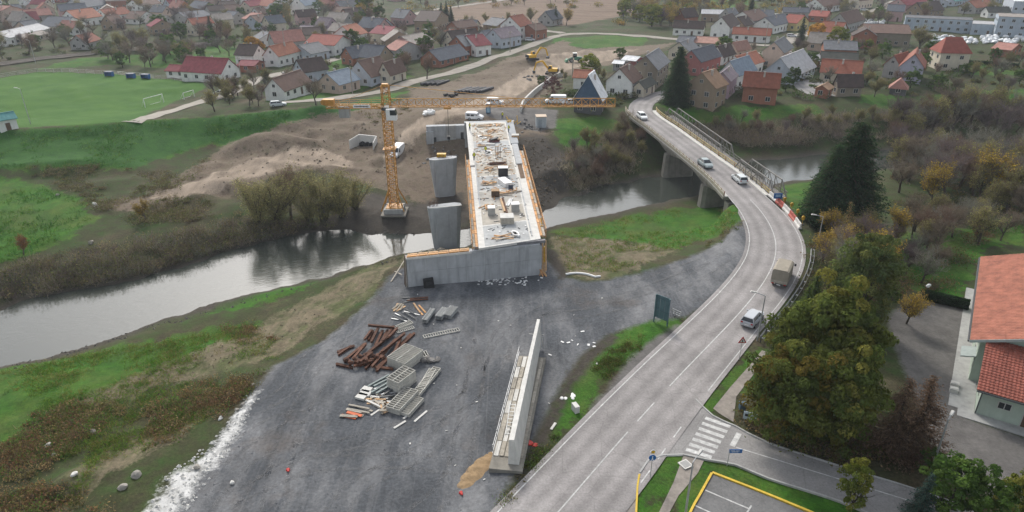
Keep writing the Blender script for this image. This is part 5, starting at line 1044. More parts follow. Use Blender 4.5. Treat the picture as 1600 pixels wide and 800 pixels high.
panel_stack('tall stack of wide ladder-like formwork panels beside the rusty beams', (620,577),(648,555),2.6,9,11); panel_stack('tall narrow stack of grey formwork panels in the middle of the yard heap', (615,612),(641,592),1.7,11,7); panel_stack('low stack of ladder formwork panels at the lower end of the heap', (614,646),(644,615),1.6,5,11); panel_stack('single ladder panel right of the lower stack', (632,650),(655,625),1.1,3,9)
panel_stack('long ladder panels right of the grey stack', (650,620),(683,578),.9,3,16); panel_stack('second long ladder panel row right of the grey stack', (658,612),(676,580),.8,3,14); panel_stack('ladder panel leaning above the wide stack', (618,566),(642,541),.7,1,12); panel_stack('ladder panels lying between rusty beams and tube pallets', (618,515),(643,505),.8,2,9); panel_stack('second ladder panel between beams and pallets', (620,520),(646,512),.6,1,9); panel_stack('long single ladder panel lying by itself below the tube pallets', (662,527),(717,516),.7,1,15); panel_stack('ladder panel end beside the wide stack', (650,560),(668,556),1.1,3,5)
# pallets of tubes
def tube_pallet(label, u, v, rz, n, L_, m=None, r=.075, rows=4):
    m = m or mat('weathered_tube_steel', (.27, .28, .28), .6, .2, 3, metal=.2, rnd=.2)
    t = thing('tube_pallet', label, 'tubes', G(u, v), rz)
    for k in range(n): y = (k % (n//rows)-(n//rows-1)/2)*r*2.7; o = MB().tube((-L_/2, y, .12+r+(k//(n//rows))*r*1.9), (L_/2, y, .12+r+(k//(n//rows))*r*1.9), r, n=6).build('tube', m, t)
    for x in (-L_*.35, L_*.35): MB().box((x, 0, .06), (.14, n//rows*r*2.2, .12)).build('bearer', WOOD_GREY, t)
    return t
tube_pallet('rightmost pallet of grey steel tubes near the abutment', 704,492,R(70),24,2.4); tube_pallet('second pallet of grey tubes from the right near the abutment', 691,494,R(72),20,2.4); tube_pallet('grey steel props piled left of the tube pallets', 670,497,R(75),16,3.0,None,.07)
stack('two orange-brown timbers beside the props', 655,484,3,2.8,[WOOD_OR, WOOD],R(-60),.4,base=G,jig=.1); stack('light boards lying above the tube pallets', 622,482,6,2.0,[WOOD, CANVAS],R(70),.6,base=G,jig=.3); stack('steel tubes fanned out above the rusty beams', 634,495,8,2.6,[STEEL, STEEL_DK],R(-40),1.4,base=G,wdt=.1,th=.1,jig=.4,piece='tube',name='loose_tubes',cat='tubes'); stack('dark planks lying in front of the abutment corner', 650,468,5,3.0,[STEEL_DK, RUST],R(10),.6,base=G,jig=.2)
stack('grey-green steel channels between the stacks', 600,602,8,3.2,[STEEL, mat('green_steel', (.16, .20, .20), .6, .2, 2)],R(48),1.1,base=G,wdt=.2,th=.16,jig=.12,piece='channel',name='channel_stack',cat='steel'); stack('steel pieces below the channels', 606,614,7,1.8,[STEEL, STEEL_DK],R(25),1.2,base=G,wdt=.2,th=.14,jig=.5,piece='channel',name='channel_stack',cat='steel'); stack('pale boards fanned below the steel channels', 590,627,9,2.6,[WOOD_GREY, CONC_LT, WOOD],R(-25),.8,base=G,jig=.5); stack('heap of short firewood-like offcuts', 598,638,18,.7,[WOOD, WOOD_GREY],.3,1.0,base=G,lay=4,jig=1.5,piece='offcut')
stack('white paving slabs beside the steel channels', 569,616,3,1.2,CONC_LT,R(-20),.9,base=G,lay=1,wdt=.9,th=.25,piece='slab',name='slab_stack',cat='slabs'); stack('orange sheeting and planks at the lower left of the heap', 552,648,6,1.8,[mat('orange_sheet', (.55, .13, .05), .7, .2, 2), WOOD_GREY, WOOD_GREY],R(-18),.7,base=G,lay=2,wdt=.35,jig=.3,piece='board',name='board_heap',cat='boards'); stack('grey planks lying behind the orange sheeting', 560,640,4,2.4,WOOD_GREY,R(-18),.6,base=G,jig=.15); stack('two white squared timbers crossing the ground by the lower stack', 606,654,2,1.6,CONC_LT,R(50),3.4,base=G,lay=1,jig=.1); stack('white-painted timbers right of the lower stack', 650,648,2,2.2,CONC_LT,R(52),1.2,base=G,lay=1,jig=.1)
heap('grey spoil heap of small stones beside the wide panel stack', 670,563,9,.25,.5,.8,RUB,hz=.3)
for u, v, lb in ((450,734,'small orange marker cone lying on the gravel yard'), (720,770,'red plastic sack lying near the sand patch')): o = MB().tube((0, 0, 0), (0, 0, .5), .2, .04, n=8).build('marker_cone', RED); o.location = G(u, v); o.rotation_euler = (1.2, 0, .4); tag(o, lb, 'marker')
# sand patch beside the footing
sp_ = MB(); cpt = G(745,735); ang = R(58)
for i in range(14):
    for j in range(25):
        a = -3.2+6.4*j/24; b = -1.0+2.0*i/13; h = .16*max(0, 1-(a/3.2)**2-(b/1.0)**2)*(1+.4*math.sin(a*5+b*3)); x = cpt.x+a*math.cos(ang)-b*math.sin(ang); y = cpt.y+a*math.sin(ang)+b*math.cos(ang); sp_.v.append((x, y, H(x, y)-.04+h))
for i in range(13):
    for j in range(24): a = i*25+j; sp_.f.append((a, a+25, a+26, a+1)); sp_.m.append(0)
tag(stuff(sp_.build('sand_heap', mat('tan_sand', (.26, .18, .10), .95, .25, 2.5, bump=.5), smooth=True)), 'low tan sand heap left of the retaining wall footing', 'sand')
# ---- T-shaped retaining wall segment
w0, w1 = P(803,727,0), P(836,556,0); rw = thing('wing_wall', 'pale concrete wing wall standing on a wide footing in the yard', 'wall', w0); d_ = (w1-w0); d_.z = 0; WL = d_.length; d_.normalize(); n_ = Vector((d_.y, -d_.x, 0))
ww = lambda s, o, h: w0+d_*s+n_*o+up*h
MB().hexa([ww(a, b, h) for h in (-.5, .55) for a, b in ((-1.3, -2.15), (-1.3, .95), (WL-1.0, 1.35), (WL-1.0, -1.7))]).build('footing', CONC_OLD, rw, True)
MB().hexa([ww(-.5, -.48, .56), ww(-.5, .55, .56), ww(WL+2.2, .5, .56), ww(WL+2.2, -.2, .56), ww(-.5, -.4, 3.4), ww(-.5, .08, 3.4), ww(WL+2.2, .3, 3.7), ww(WL+2.2, -.06, 3.7)]).build('wall_stem', CONC_LT, rw, True)
for k in range(8):
    s = .4+k*(WL-1.6)/8
    for j, o in enumerate((-1.75, -1.25, -.75)): MB().beam(ww(s, o+k*.03, .60+.04*((k+j) % 2)), ww(s+(WL-1.6)/8-.05, o+(k+1)*.03, .60+.04*((k+j) % 2)), .42, .05).build('plank', WOOD_GREY if (k*2+j) % 3 else CONC_LT, rw, True)
    MB().tube(ww(s, -1.98+k*.04, -.2), ww(s, -2.05+k*.04, 1.9), .03, n=5).build('scaffold_pole', STEEL, rw, True)
    MB().beam(ww(s, .62+k*.04, .57), ww(s+(WL-1.6)/8-.06, .62+(k+1)*.04, .57), .3, .06).build('plank', WOOD_GREY, rw, True)
for h in (1.0, 1.7): MB().tube(ww(.3, -2.05, h), ww(WL-1.2, -1.72, h+.2), .03, n=5).build('scaffold_rail', STEEL, rw, True)
MB().tube(ww(WL+1.2, .9, 2.2), ww(WL+1.2, -.9, 2.2), .04, n=5).build('scaffold_pole', CONC_LT, rw, True); MB().tube(ww(WL+1.0, .9, .6), ww(WL+1.4, .3, 3.5), .04, n=5).build('scaffold_pole', CONC_LT, rw, True)
la = thing('ladder', 'white ladder lying against the left side of the wing wall', 'ladder', ww(5.0, -1.0, .65), math.atan2(d_.y, d_.x))
for s in (-.3, .3): MB().beam((-1.6, s, 0), (1.6, s*.9, 1.3), .07).build('stile', WHITE, la)
for k in range(9): t_ = k/8; MB().beam((-1.5+3*t_, -.3, .04+1.22*t_), (-1.5+3*t_, .3, .04+1.22*t_), .05).build('rung', WHITE, la)
heap('red plastic netting crumpled at the right of the footing', 828,694,9,.1,.24,.8,RED,(1.6, 1, .4),.1,'crumpled_netting','netting')
tag(MB().beam(G(861,672,.08), G(868,662,.1), .25, .08).build('white_plank', CONC_LT), 'short white plank lying between footing and road', 'plank'); tag(MB().box(tuple(G(899,642,.4)), (.5, .9, .8), .4).build('cement_sack', CONC_LT), 'white upright sack on the verge below the torn sacks', 'sack')
# white pipe by the bank
wpip = MB(); pth = catmull([G(u, v, .15) for u, v in [(884,430),(900,428),(918,430),(930,434),(938,433)]], .6); sweep(wpip, pth, [(.16*math.cos(k*1.047), .16*math.sin(k*1.047)) for k in range(6)]); tag(wpip.build('white_hose', WHITE), 'white curved hose lying on the gravel right of the abutment', 'hose')

# ================================================================== STREET FURNITURE
def lamp_post(label, base, h, arm=(1.2, 0), name='street_lamp'):
    t = thing(name, label, 'street lamp', base); MB().tube((0, 0, 0), (0, 0, h), .11, .06, n=8).build('pole', STEEL, t); MB().tube((0, 0, h), (arm[0], arm[1], h+.25), .05, .04, n=6).build('arm', STEEL, t)
    l = math.hypot(*arm); a = math.atan2(arm[1], arm[0]); o = MB().hexa([(-.05, -.12, -.04), (.75, -.16, -.05), (.75, .16, -.05), (-.05, .12, -.04), (-.05, -.08, .06), (.65, -.1, .1), (.65, .1, .1), (-.05, .08, .06)]).build('lamp_head', CONC_LT, t); o.location = (arm[0], arm[1], h+.26); o.rotation_euler = (0, -.1, a); return t
lamp_post('grey street lamp on the verge by the yellow kerb at the crossing', P(1071,802,.3), 5.6, (.5, .6)); lamp_post('tall grey street lamp at the corner of the right-hand parking lot', P(1454,737,0), 6.0, (.3, .3)); lamp_post('street lamp behind the crash barrier near the road bend', P(1278,378,.5), 4.3, (-1.1, .1)); lamp_post('street lamp between the silver car and the trees', P(1183,533,.4), 6.2, (-.9, .3))
lamp_post('floodlight pole at the near side of the football pitch', G(48,194), 8.5, (-.6, 0)); lamp_post('pale lamp post beside the railway at far left', G(56,99), 8.0, (-.4, 0))
q = P(1445,468,-.8); t = thing('globe_lamp', 'small white globe lamp at the end of the clipped hedge', 'lamp', q); MB().tube((0, 0, 0), (0, 0, 2.0), .05).build('pole', DARK, t); MB().rock((0, 0, 2.15), .25, sq=(1, 1, 1)).build('globe', WHITE, t, smooth=True)
def utility(label, u, v, h): t = thing('utility_pole', label, 'pole', G(u, v)); MB().tube((0, 0, 0), (0, 0, h), .16, .1, n=7).build('pole', WOOD_GREY, t); MB().box((0, 0, h-.5), (1.6, .12, .12)).build('cross_arm', WOOD_GREY, t); [MB().tube((x, 0, h-.44), (x, 0, h-.25), .05, n=5).build('insulator', WHITE, t) for x in (-.7, 0, .7)]
for lb, u, v, h in (('wooden pole beside the green tree on the haul road', 894,124,8), ('pole behind the house with blue-grey metal roof', 551,147,8), ('pole on the corner of the village lane by the balcony house', 550,92,9), ('pole among the bushes left of the orange tree', 446,82,9), ('pole at the end of the lane beside the tall white house', 837,64,9), ('pole on the village street by the long white building', 1195,72,9), ('pole beside the far lane junction', 797,82,8), ('pole behind the football clubhouse', 378,128,8)): utility(lb, u, v, h)
# traffic signs
def sign_post(label, base, h, name='road_sign'): t = thing(name, label, 'sign', base); MB().tube((0, 0, 0), (0, 0, h), .035, n=6).build('post', STEEL, t); return t
t = sign_post('blue round footpath sign under a yellow plate on the grass corner', P(1016,745,.35), 2.6); d = MB().tube((0, -.05, 2.25), (0, -.02, 2.25), .33, n=18).build('round_plate', BLUE, t); MB().box((0, -.06, 2.2), (.1, .012, .22)).box((0, -.06, 2.4), (.09, .012, .09)).beam((-.03, -.06, 2.1), (-.1, -.06, 1.97), .05).beam((.03, -.06, 2.1), (.1, -.06, 1.97), .05).build('pedestrian_symbol', WHITE, d); pl_ = MB().hexa([(0, -.05, 2.62), (.3, -.05, 2.92), (.3, -.02, 2.92), (0, -.02, 2.62), (-.3, -.05, 2.92), (0, -.05, 3.22), (0, -.02, 3.22), (-.3, -.02, 2.92)]).build('diamond_plate', WHITE, t); MB().box((0, -.06, 2.92), (.3, .012, .3)).build('yellow_field', YELLOW, pl_)
t = sign_post('blue street name plate on the grass beside the crossing', P(1136,728,.35), 1.9, 'street_sign'); o = MB().box((.55, 0, 1.75), (1.2, .04, .42)).build('plate', BLUE, t); stuff(MB().box((.3, -.025, 1.8), (.4, .01, .05)).box((.75, -.025, 1.8), (.35, .01, .05)).box((.5, -.025, 1.68), (.6, .01, .04)).build('lettering', WHITE, o))
t = sign_post('red-bordered triangular warning sign beside the crash barrier', P(1155,562,.4), 2.7); o = MB().add([(-.5, -.05, 2.3), (.5, -.05, 2.3), (0, -.05, 3.15), (-.5, -.02, 2.3), (.5, -.02, 2.3), (0, -.02, 3.15)], [(0, 1, 2), (5, 4, 3), (0, 3, 4, 1), (1, 4, 5, 2), (2, 5, 3, 0)]).build('triangle_plate', RED, t); fld = MB().add([(-.3, -.06, 2.42), (.3, -.06, 2.42), (0, -.06, 2.93)], [(0, 1, 2)]).build('white_field', WHITE, o); MB().box((0, -.07, 2.6), (.1, .01, .28)).box((0, -.07, 2.47), (.1, .01, .06)).build('symbol', DARK, t)
t = sign_post('blue rectangular road sign at the end of the footbridge', P(1213,322,1.2), 2.0); o = MB().box((0, 0, 1.9), (1.5, .06, 1.0)).build('plate', BLUE, t); MB().box((0, -.04, 1.95), (.9, .01, .45)).build('symbol', mat('pale_blue_symbol', (.25, .4, .6), .5, .1, 2), o)
t = thing('notice_board', 'low grey notice board at the tree corner by the crossing', 'board', P(1170,662,.2), R(-22)); MB().box((0, 0, .95), (1.3, .06, .9)).build('panel', mat('board_blue_grey', (.42, .5, .56), .5, .15, 3), t); stuff(MB().box((-.25, -.04, 1.0), (.5, .01, .3)).box((.25, -.04, .85), (.4, .01, .2)).build('print', DARK, t)); [MB().box((s*.5, .04, .4), (.08, .06, .9)).build('leg', WOOD_GREY, t) for s in (-1, 1)]
tag(MB().box((0, 0, .4), (.6, .5, .8)).box((0, 0, .84), (.66, .56, .06)).build('utility_box', mat('box_blue', (.07, .12, .17), .5, .2, 2)), 'small dark blue cabinet behind the notice board', 'cabinet').location = P(1159,640,.2)
mh = thing('manhole_cover', 'square white-edged manhole frame in the footpath by the crossing', 'manhole', P(1071,726,.36)); MB().box((0, 0, .05), (1.0, 1.0, .08), .5).build('frame', CONC_LT, mh); MB().box((0, 0, .095), (.75, .75, .02), .5).build('cover', CONC, mh)
# billboard seen from behind
b0, b1 = P(1021,502,.3), P(1043,511,.3); zt_ = PY(1025,459,b0.y).z; bb = thing('billboard', 'tall green-grey billboard seen from behind on the grassy verge', 'billboard', b0); d_ = (b1-b0); d_.z = 0
GRB = mat('billboard_green', (.085, .15, .17), .6, .15, 2, stain=.2)
for k in range(3): MB().beam(b0+d_*(k/3)+up*1.0+d_*.02, b0+d_*((k+1)/3)+up*1.0-d_*.02, .06, .1).build('bottom_rail', STEEL, bb, True) if False else MB().hexa([b0+d_*(k/3+.008)+up*.75, b0+d_*((k+1)/3-.008)+up*.75, b0+d_*((k+1)/3-.008)+up*.75+Vector((.03, .06, 0)), b0+d_*(k/3+.008)+up*.75+Vector((.03, .06, 0)), b0+d_*(k/3+.008)+up*(zt_-.3), b0+d_*((k+1)/3-.008)+up*(zt_-.3), b0+d_*((k+1)/3-.008)+up*(zt_-.3)+Vector((.03, .06, 0)), b0+d_*(k/3+.008)+up*(zt_-.3)+Vector((.03, .06, 0))]).build('panel', GRB, bb, True)
for t_ in (0.03, .97): MB().beam(b0+d_*t_-Vector((.04, .08, .3)), b0+d_*t_-Vector((.04, .08, 0))+up*(zt_-.3), .14).build('post', GRB, bb, True)
for h in (.9, 2.0, zt_-.6): MB().beam(b0-Vector((.03, .05, 0))+up*h, b1-Vector((.03, .05, 0))+up*h, .07).build('cross_bar', GRB, bb, True)
fr_ = thing('pedestrian_railing', 'short grey railing on the verge right of the billboard', 'railing', P(1050,497,.4)); e0, e1 = P(1050,492,.4), P(1063,498,.4)
for h in (.35, .65, .95): MB().beam(e0+up*h, e1+up*h, .05).build('rail', STEEL, fr_, True)
for t_ in (0, .33, .66, 1): MB().beam(e0.lerp(e1, t_), e0.lerp(e1, t_)+up*1.0, .06).build('post', STEEL, fr_, True)
# boulders
ST = mat('grey_boulder', (.30, .28, .25), .9, .2, 1.5, bump=.4)
for k, (u, v, r, lb) in enumerate(((77,697,.7,'white rounded boulder in the scrub at lower left'), (84,714,.45,'smaller grey boulder below the white one'), (147,677,.6,'pale boulder beside the brush pile'), (117,742,.5,'boulder on the low earth mound'), (213,745,.75,'upright pale block boulder beside the spill'), (194,762,.7,'rounded boulder left of the upright block'), (345,655,.45,'boulder at the gravel edge beside the white spill'), (370,641,.4,'small boulder at the gravel edge higher up'), (380,632,.35,'stone above the gravel edge boulders'), (362,755,.4,'pinkish stone on the yard'), (307,731,.5,'stone in the white spill'), (142,380,.8,'grey concrete lump on the far bank'), (150,322,.9,'pale slab lying on the scrub by the dike'), (90,305,.5,'pale stone at the edge of the bright grass'), (395,602,.4,'stone at the upper tip of the spill'))):
    mb = MB(); mb.rock((0, 0, r*.2), r*.62, sq=(1, .8, .75)); o = mb.build('boulder', ST if k % 3 else CONC_LT, smooth=False); o.location = G(u, v); o.rotation_euler = (0, 0, k*1.3); tag(o, lb, 'boulder')
# goals, dugouts, fence of the pitch
def goal(label, a, b, h):
    A_, B_ = G(*a), G(*b); t = thing('football_goal', label, 'goal', (A_+B_)/2); n_ = Vector((-(B_-A_).y, (B_-A_).x, 0)).normalized()*1.6
    for q in (A_, B_): MB().tube(q, q+up*h, .09).build('post', WHITE, t, True); MB().tube(q+n_, q+up*h, .05).build('stay', WHITE, t, True)
    MB().tube(A_+up*h, B_+up*h, .09).build('crossbar', WHITE, t, True); MB().tube(A_+n_, B_+n_, .05).build('ground_bar', WHITE, t, True)
goal('white football goal on the pitch, the larger one', (227,168),(256,160), 2.44); goal('smaller white goal near the right end of the pitch', (288,156),(304,151), 2.0)
for u, v, lb in ((171,119,'leftmost blue dugout behind the pitch'), (205,122,'middle blue dugout behind the pitch'), (228,123,'rightmost blue dugout behind the pitch')): t = thing('dugout', lb, 'dugout', G(u, v), R(-8)); MB().box((0, .7, .7), (2.6, .1, 1.4)).build('back', BLUE, t); MB().box((0, 0, 1.5), (2.7, 1.6, .1)).build('roof', mat('dugout_navy', (.02, .05, .12), .5, .2, 2), t); [MB().box((s*1.3, .1, .7), (.08, 1.3, 1.4)).build('side', BLUE, t) for s in (-1, 1)]
fp = resample([G(u, v) for u, v in [(-40,126),(0,122),(62,112),(130,115),(200,119),(330,131)]], 30); fe = thing('pitch_fence', 'low mesh fence along the far side of the football pitch', 'fence', fp[0]); fpm = MB().tube((0, 0, 0), (0, 0, 1.3), .05, n=5).mesh('post', STEEL)
for q in fp: link('post', fpm, fe, q-fp[0])
for h in (.3, .75, 1.25): mb = MB(); sweep(mb, [Vector((q.x, q.y, H(q.x, q.y)+h)) for q in fp], [(-.03, 0), (-.03, .05), (.03, .05), (.03, 0)]); mb.build('rail', STEEL, fe, True)
# ---- workers
def worker(label, u, v, zz, rz, lean=0.0):
    o = WORK.copy(); COL.objects.link(o); o.location = P(u, v, zz) if zz is not None else G(u, v); o.rotation_euler = (lean, 0, rz); tag(o, label, 'person')
    for ch in WORK.children: c = ch.copy(); COL.objects.link(c); c.parent = o
me = bpy.data.meshes.new('person'); J_ = [(0, 0, .95), (0, 0, 1.2), (0, 0, 1.45), (0, -.01, 1.56), (0, -.02, 1.72), (.19, 0, 1.42), (.27, -.05, 1.15), (.25, -.2, .95), (-.19, 0, 1.42), (-.27, -.05, 1.15), (-.25, -.2, .95), (.1, 0, .9), (.11, -.05, .48), (.11, .02, .06), (.11, -.14, .03), (-.1, 0, .9), (-.11, .05, .48), (-.11, .12, .06), (-.11, -.04, .03)]
E_ = [(0, 1), (1, 2), (2, 3), (3, 4), (2, 5), (5, 6), (6, 7), (2, 8), (8, 9), (9, 10), (0, 11), (11, 12), (12, 13), (13, 14), (0, 15), (15, 16), (16, 17), (17, 18)]
me.from_pydata(J_, E_, []); me.update(); o = bpy.data.objects.new('person', me); COL.objects.link(o); sk = o.modifiers.new('s', 'SKIN'); rad = [.16, .15, .17, .06, .10, .075, .055, .045, .075, .055, .045, .10, .075, .055, .04, .10, .075, .055, .04]
for v_, r_ in zip(me.skin_vertices[0].data, rad): v_.radius = (r_*1.1, r_*.9)
me.skin_vertices[0].data[0].use_root = True; o.modifiers.new('b', 'SUBSURF').levels = 1
dg = bpy.context.evaluated_depsgraph_get(); m2 = bpy.data.meshes.new_from_object(o.evaluated_get(dg)); bpy.data.objects.remove(o)
NAVY = mat('dark_work_clothes', (.03, .035, .06), .9, .2, 4); m2.materials.append(NAVY); m2.materials.append(mat('skin', (.45, .28, .2), .7, .1, 4)); m2.polygons.foreach_set('material_index', [1 if (p.center.z > 1.56 or p.center.z < 1.0 and abs(p.center.x) > .2 and p.center.z > .9) else 0 for p in m2.polygons]); m2.polygons.foreach_set('use_smooth', [True]*len(m2.polygons)); m2.name = 'person'
WORK = bpy.data.objects.new('person', m2); COL.objects.link(WORK)
HV = mat('hi_vis_vest', (.62, .62, .06), .7, .1, 4); vst = MB(); loft(vst, [[(.24*math.cos(k*.785), .17*math.sin(k*.785), zz) for k in range(8)] for zz in (.95, 1.2, 1.47)]); link('vest', vst.mesh('vest', HV), WORK)
hm = MB(); loft(hm, [[(r_*math.cos(k*.785), -.02+r_*math.sin(k*.785), zz) for k in range(8)] for r_, zz in ((.15, 1.74), (.135, 1.78), (.12, 1.86), (.06, 1.91))]); link('helmet', hm.mesh('helmet', WHITE), WORK)
WORK.location = P(741,251,DZ+.28); tag(WORK, 'worker in a yellow vest at the left edge of the deck beyond the timber walkway', 'person')
worker('worker standing at the far left corner of the deck', 734,204,DZ+.28,1.0); worker('worker on the right pavement slab at the far end', 795,207,DZ+.3,2.2); worker('worker standing behind the deck end beside the yellow girders', 785,186,4.6,.4); worker('worker on the middle of the deck near the white boards', 759,241,DZ+.02,3.0)
# ================================================================== BUILDINGS
RC = dict(red=(.27,.075,.055), orange=(.31,.125,.078), rust=(.24,.085,.055), brown=(.135,.085,.068), dkbrown=(.07,.05,.045), grey=(.17,.175,.185), slate=(.095,.105,.125), pale=(.42,.42,.43), maroon=(.20,.045,.055), blue=(.20,.245,.30), tan=(.30,.19,.12), moss=(.075,.078,.068), pink=(.34,.19,.15), white=(.72,.73,.74), beige=(.27,.24,.215), salmon=(.33,.16,.13), mauve=(.20,.165,.185), teal=(.10,.26,.26))
WC = dict(white=(.74,.74,.72), cream=(.58,.52,.42), grey=(.36,.35,.34), pink=(.46,.30,.29), brick=(.30,.13,.085), tan=(.30,.23,.165), yellow=(.52,.43,.20), mauve=(.36,.28,.34), paleblue=(.44,.48,.54), orange=(.48,.22,.09), lavender=(.42,.41,.50), redpink=(.33,.13,.12), mint=(.44,.50,.44), factory=(.36,.42,.49), dark=(.10,.10,.105), stone=(.25,.215,.17), peach=(.52,.40,.33))
def roofmat(k):
    n = 'roof_'+k
    if n in MATS: return MATS[n]
    m = mat(n, RC[k], .8, .22, .9, rnd=.12, stain=.35, spec=.25); return m
def wallmat(k): return mat('wall_'+k, WC[k], .9, .1, .8, rnd=.06, stain=.3)
FRAME = mat('window_frame', (.5, .49, .47), .6, .1, 3)
wb = MB(); wb.box((0, 0, 0), (1, .08, 1), m=0); wb.box((-.24, -.045, 0), (.40, .02, .86), m=1); wb.box((.24, -.045, 0), (.40, .02, .86), m=1); WIN = wb.mesh('window', [FRAME, GLASS])
db = MB(); db.box((0, 0, .5), (1, .08, 1), m=0); db.box((0, -.045, .5), (.82, .02, .94), m=1); DOOR = db.mesh('door', [FRAME, mat('brown_door', (.12, .075, .05), .7, .2, 3)])
CHM = MB().box((0, 0, 0), (.5, .5, 1.4), m=0).box((0, 0, .74), (.6, .6, .1), m=1).mesh('chimney', [mat('chimney_plaster', (.45, .40, .36), .9, .2, 2), CONC])
def house(A_, B_, C_, gab, eave, rise, wall, roof, label, cat='house', win=True, over=.45, dormer=False, side=None):
    A_, B_, C_ = (q if isinstance(q, Vector) else G(*q) for q in (A_, B_, C_)); el, er = A_-B_, C_-B_; el.z = er.z = 0
    al, ar = math.atan2(el.y, el.x)-math.pi/2, math.atan2(er.y, er.x); L1, L2 = el.length, er.length
    while al-ar > math.pi: al -= 2*math.pi
    while al-ar < -math.pi: al += 2*math.pi
    th = (al*L1+ar*L2)/(L1+L2); lx = max(3., min(40, L2*max(.75, math.cos(ar-th)))); ly = max(3., min(26, L1*max(.75, math.cos(al-th))))
    ly = min(max(ly, lx*.45), lx*2.2) if cat == 'house' else ly; lx = max(lx, ly*.45)
    ex, ey = Vector((math.cos(th), math.sin(th), 0)), Vector((-math.sin(th), math.cos(th), 0)); c = B_+ex*lx/2+ey*ly/2
    zb = min(H(c.x, c.y), B_.z); t = thing({'house': 'house', 'shed': 'shed', 'barn': 'barn', 'factory': 'factory_building'}.get(cat, cat), label, cat, (c.x, c.y, B_.z), th)
    rot = gab == 'R'; a, b = (ly, lx) if rot else (lx, ly)     # a along the ridge, b across
    tf = (lambda x, y, z: (-y, x, z)) if rot else (lambda x, y, z: (x, y, z))
    ha, hb = a/2, b/2; mb = MB(); V = lambda x, y, z: tf(x, y, z)
    hip = ha*.45 if gab == 'H' else 0; apex = eave if gab == 'H' else eave+rise
    mb.add([V(-ha, -hb, -1), V(ha, -hb, -1), V(ha, hb, -1), V(-ha, hb, -1), V(-ha, -hb, eave), V(ha, -hb, eave), V(ha, hb, eave), V(-ha, hb, eave), V(-ha, 0, apex), V(ha, 0, apex)], [(0, 1, 5, 4), (2, 3, 7, 6), (1, 2, 6, 9, 5), (3, 0, 4, 8, 7), (4, 5, 9, 8), (6, 7, 8, 9)])
    mb.build('wall', wallmat(wall), t)
    o = over; sl_ = rise/hb; th_ = .16; rm = roofmat(roof)
    rf = None
    if gab == 'H':
        mb = MB(); e = [V(-ha-o, -hb-o, eave-o*sl_+.02), V(ha+o, -hb-o, eave-o*sl_+.02), V(ha+o, hb+o, eave-o*sl_+.02), V(-ha-o, hb+o, eave-o*sl_+.02)]; r_ = [V(-ha+hip, 0, eave+rise), V(ha-hip, 0, eave+rise)]; mb.add(e+r_, [(0, 1, 5, 4), (1, 2, 5), (2, 3, 4, 5), (3, 0, 4), (3, 2, 1, 0)]); rf = mb.build('roof', rm, t)
    else:
        for s in (-1, 1):
            mb = MB(); p = [V(-ha-o*.8, s*(hb+o), eave-o*sl_), V(ha+o*.8, s*(hb+o), eave-o*sl_), V(ha+o*.8, 0, eave+rise), V(-ha-o*.8, 0, eave+rise)]; 
            if s > 0: p = [p[1], p[0], p[3], p[2]]
            q_ = [(x, y, z+th_) for x, y, z in p]; p = [(x, y, z+.012) for x, y, z in p]; mb.hexa(p+q_); rf = mb.build('roof_slope', rm, t)
        mb = MB(); mb.beam(V(-ha-o*.8, 0, eave+rise+th_), V(ha+o*.8, 0, eave+rise+th_), .32, .14); mb.build('ridge', rm, t)
    if rise > 1.6 and cat == 'house': link('chimney', CHM, rf, V(random.uniform(-.3, .3)*ha, random.choice((-1, 1))*hb*.3, eave+rise*.75+.5))
    if dormer:
        mb = MB(); w2 = hb*.55; f = ha*.0
        q0 = [V(-2.6, -hb-.5, eave-.1), V(2.6, -hb-.5, eave-.1), V(0, -hb-.5, eave+rise*.8), V(-2.6, 0, eave-.1), V(2.6, 0, eave-.1), V(0, 0, eave+rise*.8)]; mb.add(q0, [(0, 2, 5, 3), (2, 1, 4, 5)]); mb2 = MB(); mb.build('gable_roof', rm, t); mb2.add([V(-2.0, -hb-.1, eave-.3), V(2.0, -hb-.1, eave-.3), V(0, -hb-.1, eave+rise*.62)], [(0, 1, 2)]); mb2.build('gable_wall', wallmat(wall), t)
    if win and eave > 2:
        floors = max(1, int(eave/2.75)); 
        for fy, (nx, face, ln) in enumerate((((0, -1), hb, a), ((0, 1), hb, a), ((1, 0), ha, b), ((-1, 0), ha, b))):
            n_ = max(1, int(ln/3.2))
            for fl in range(floors):
                for k in range(n_):
                    s = -ln/2+ln*(k+.5)/n_+random.uniform(-.2, .2); zz = 1.55+fl*2.75; zz = min(zz, eave-.75)
                    if fl == 0 and k == n_//2 and fy == 0: pos = (s, -face-.02); o_ = link('door', DOOR, t, V(pos[0], pos[1], 0), (0, 0, math.pi/2 if rot else 0), (1.1, 1, 2.1)); continue
                    pos = (s*abs(nx[1])+nx[0]*(face+.02), s*abs(nx[0])+nx[1]*(face+.02)); az = {(0, -1): 0, (0, 1): math.pi, (1, 0): math.pi/2, (-1, 0): -math.pi/2}[nx]+(math.pi/2 if rot else 0)
                    link('window', WIN, t, V(pos[0], pos[1], zz), (0, 0, az), (1.25, 1, 1.25))
            if nx[0] and gab != 'H' and rise > 2.4: link('window', WIN, t, V(nx[0]*(ha+.02), 0, eave+rise*.35), (0, 0, (math.pi/2 if nx[0] > 0 else -math.pi/2)+(math.pi/2 if rot else 0)), (.9, 1, .9))
    return t
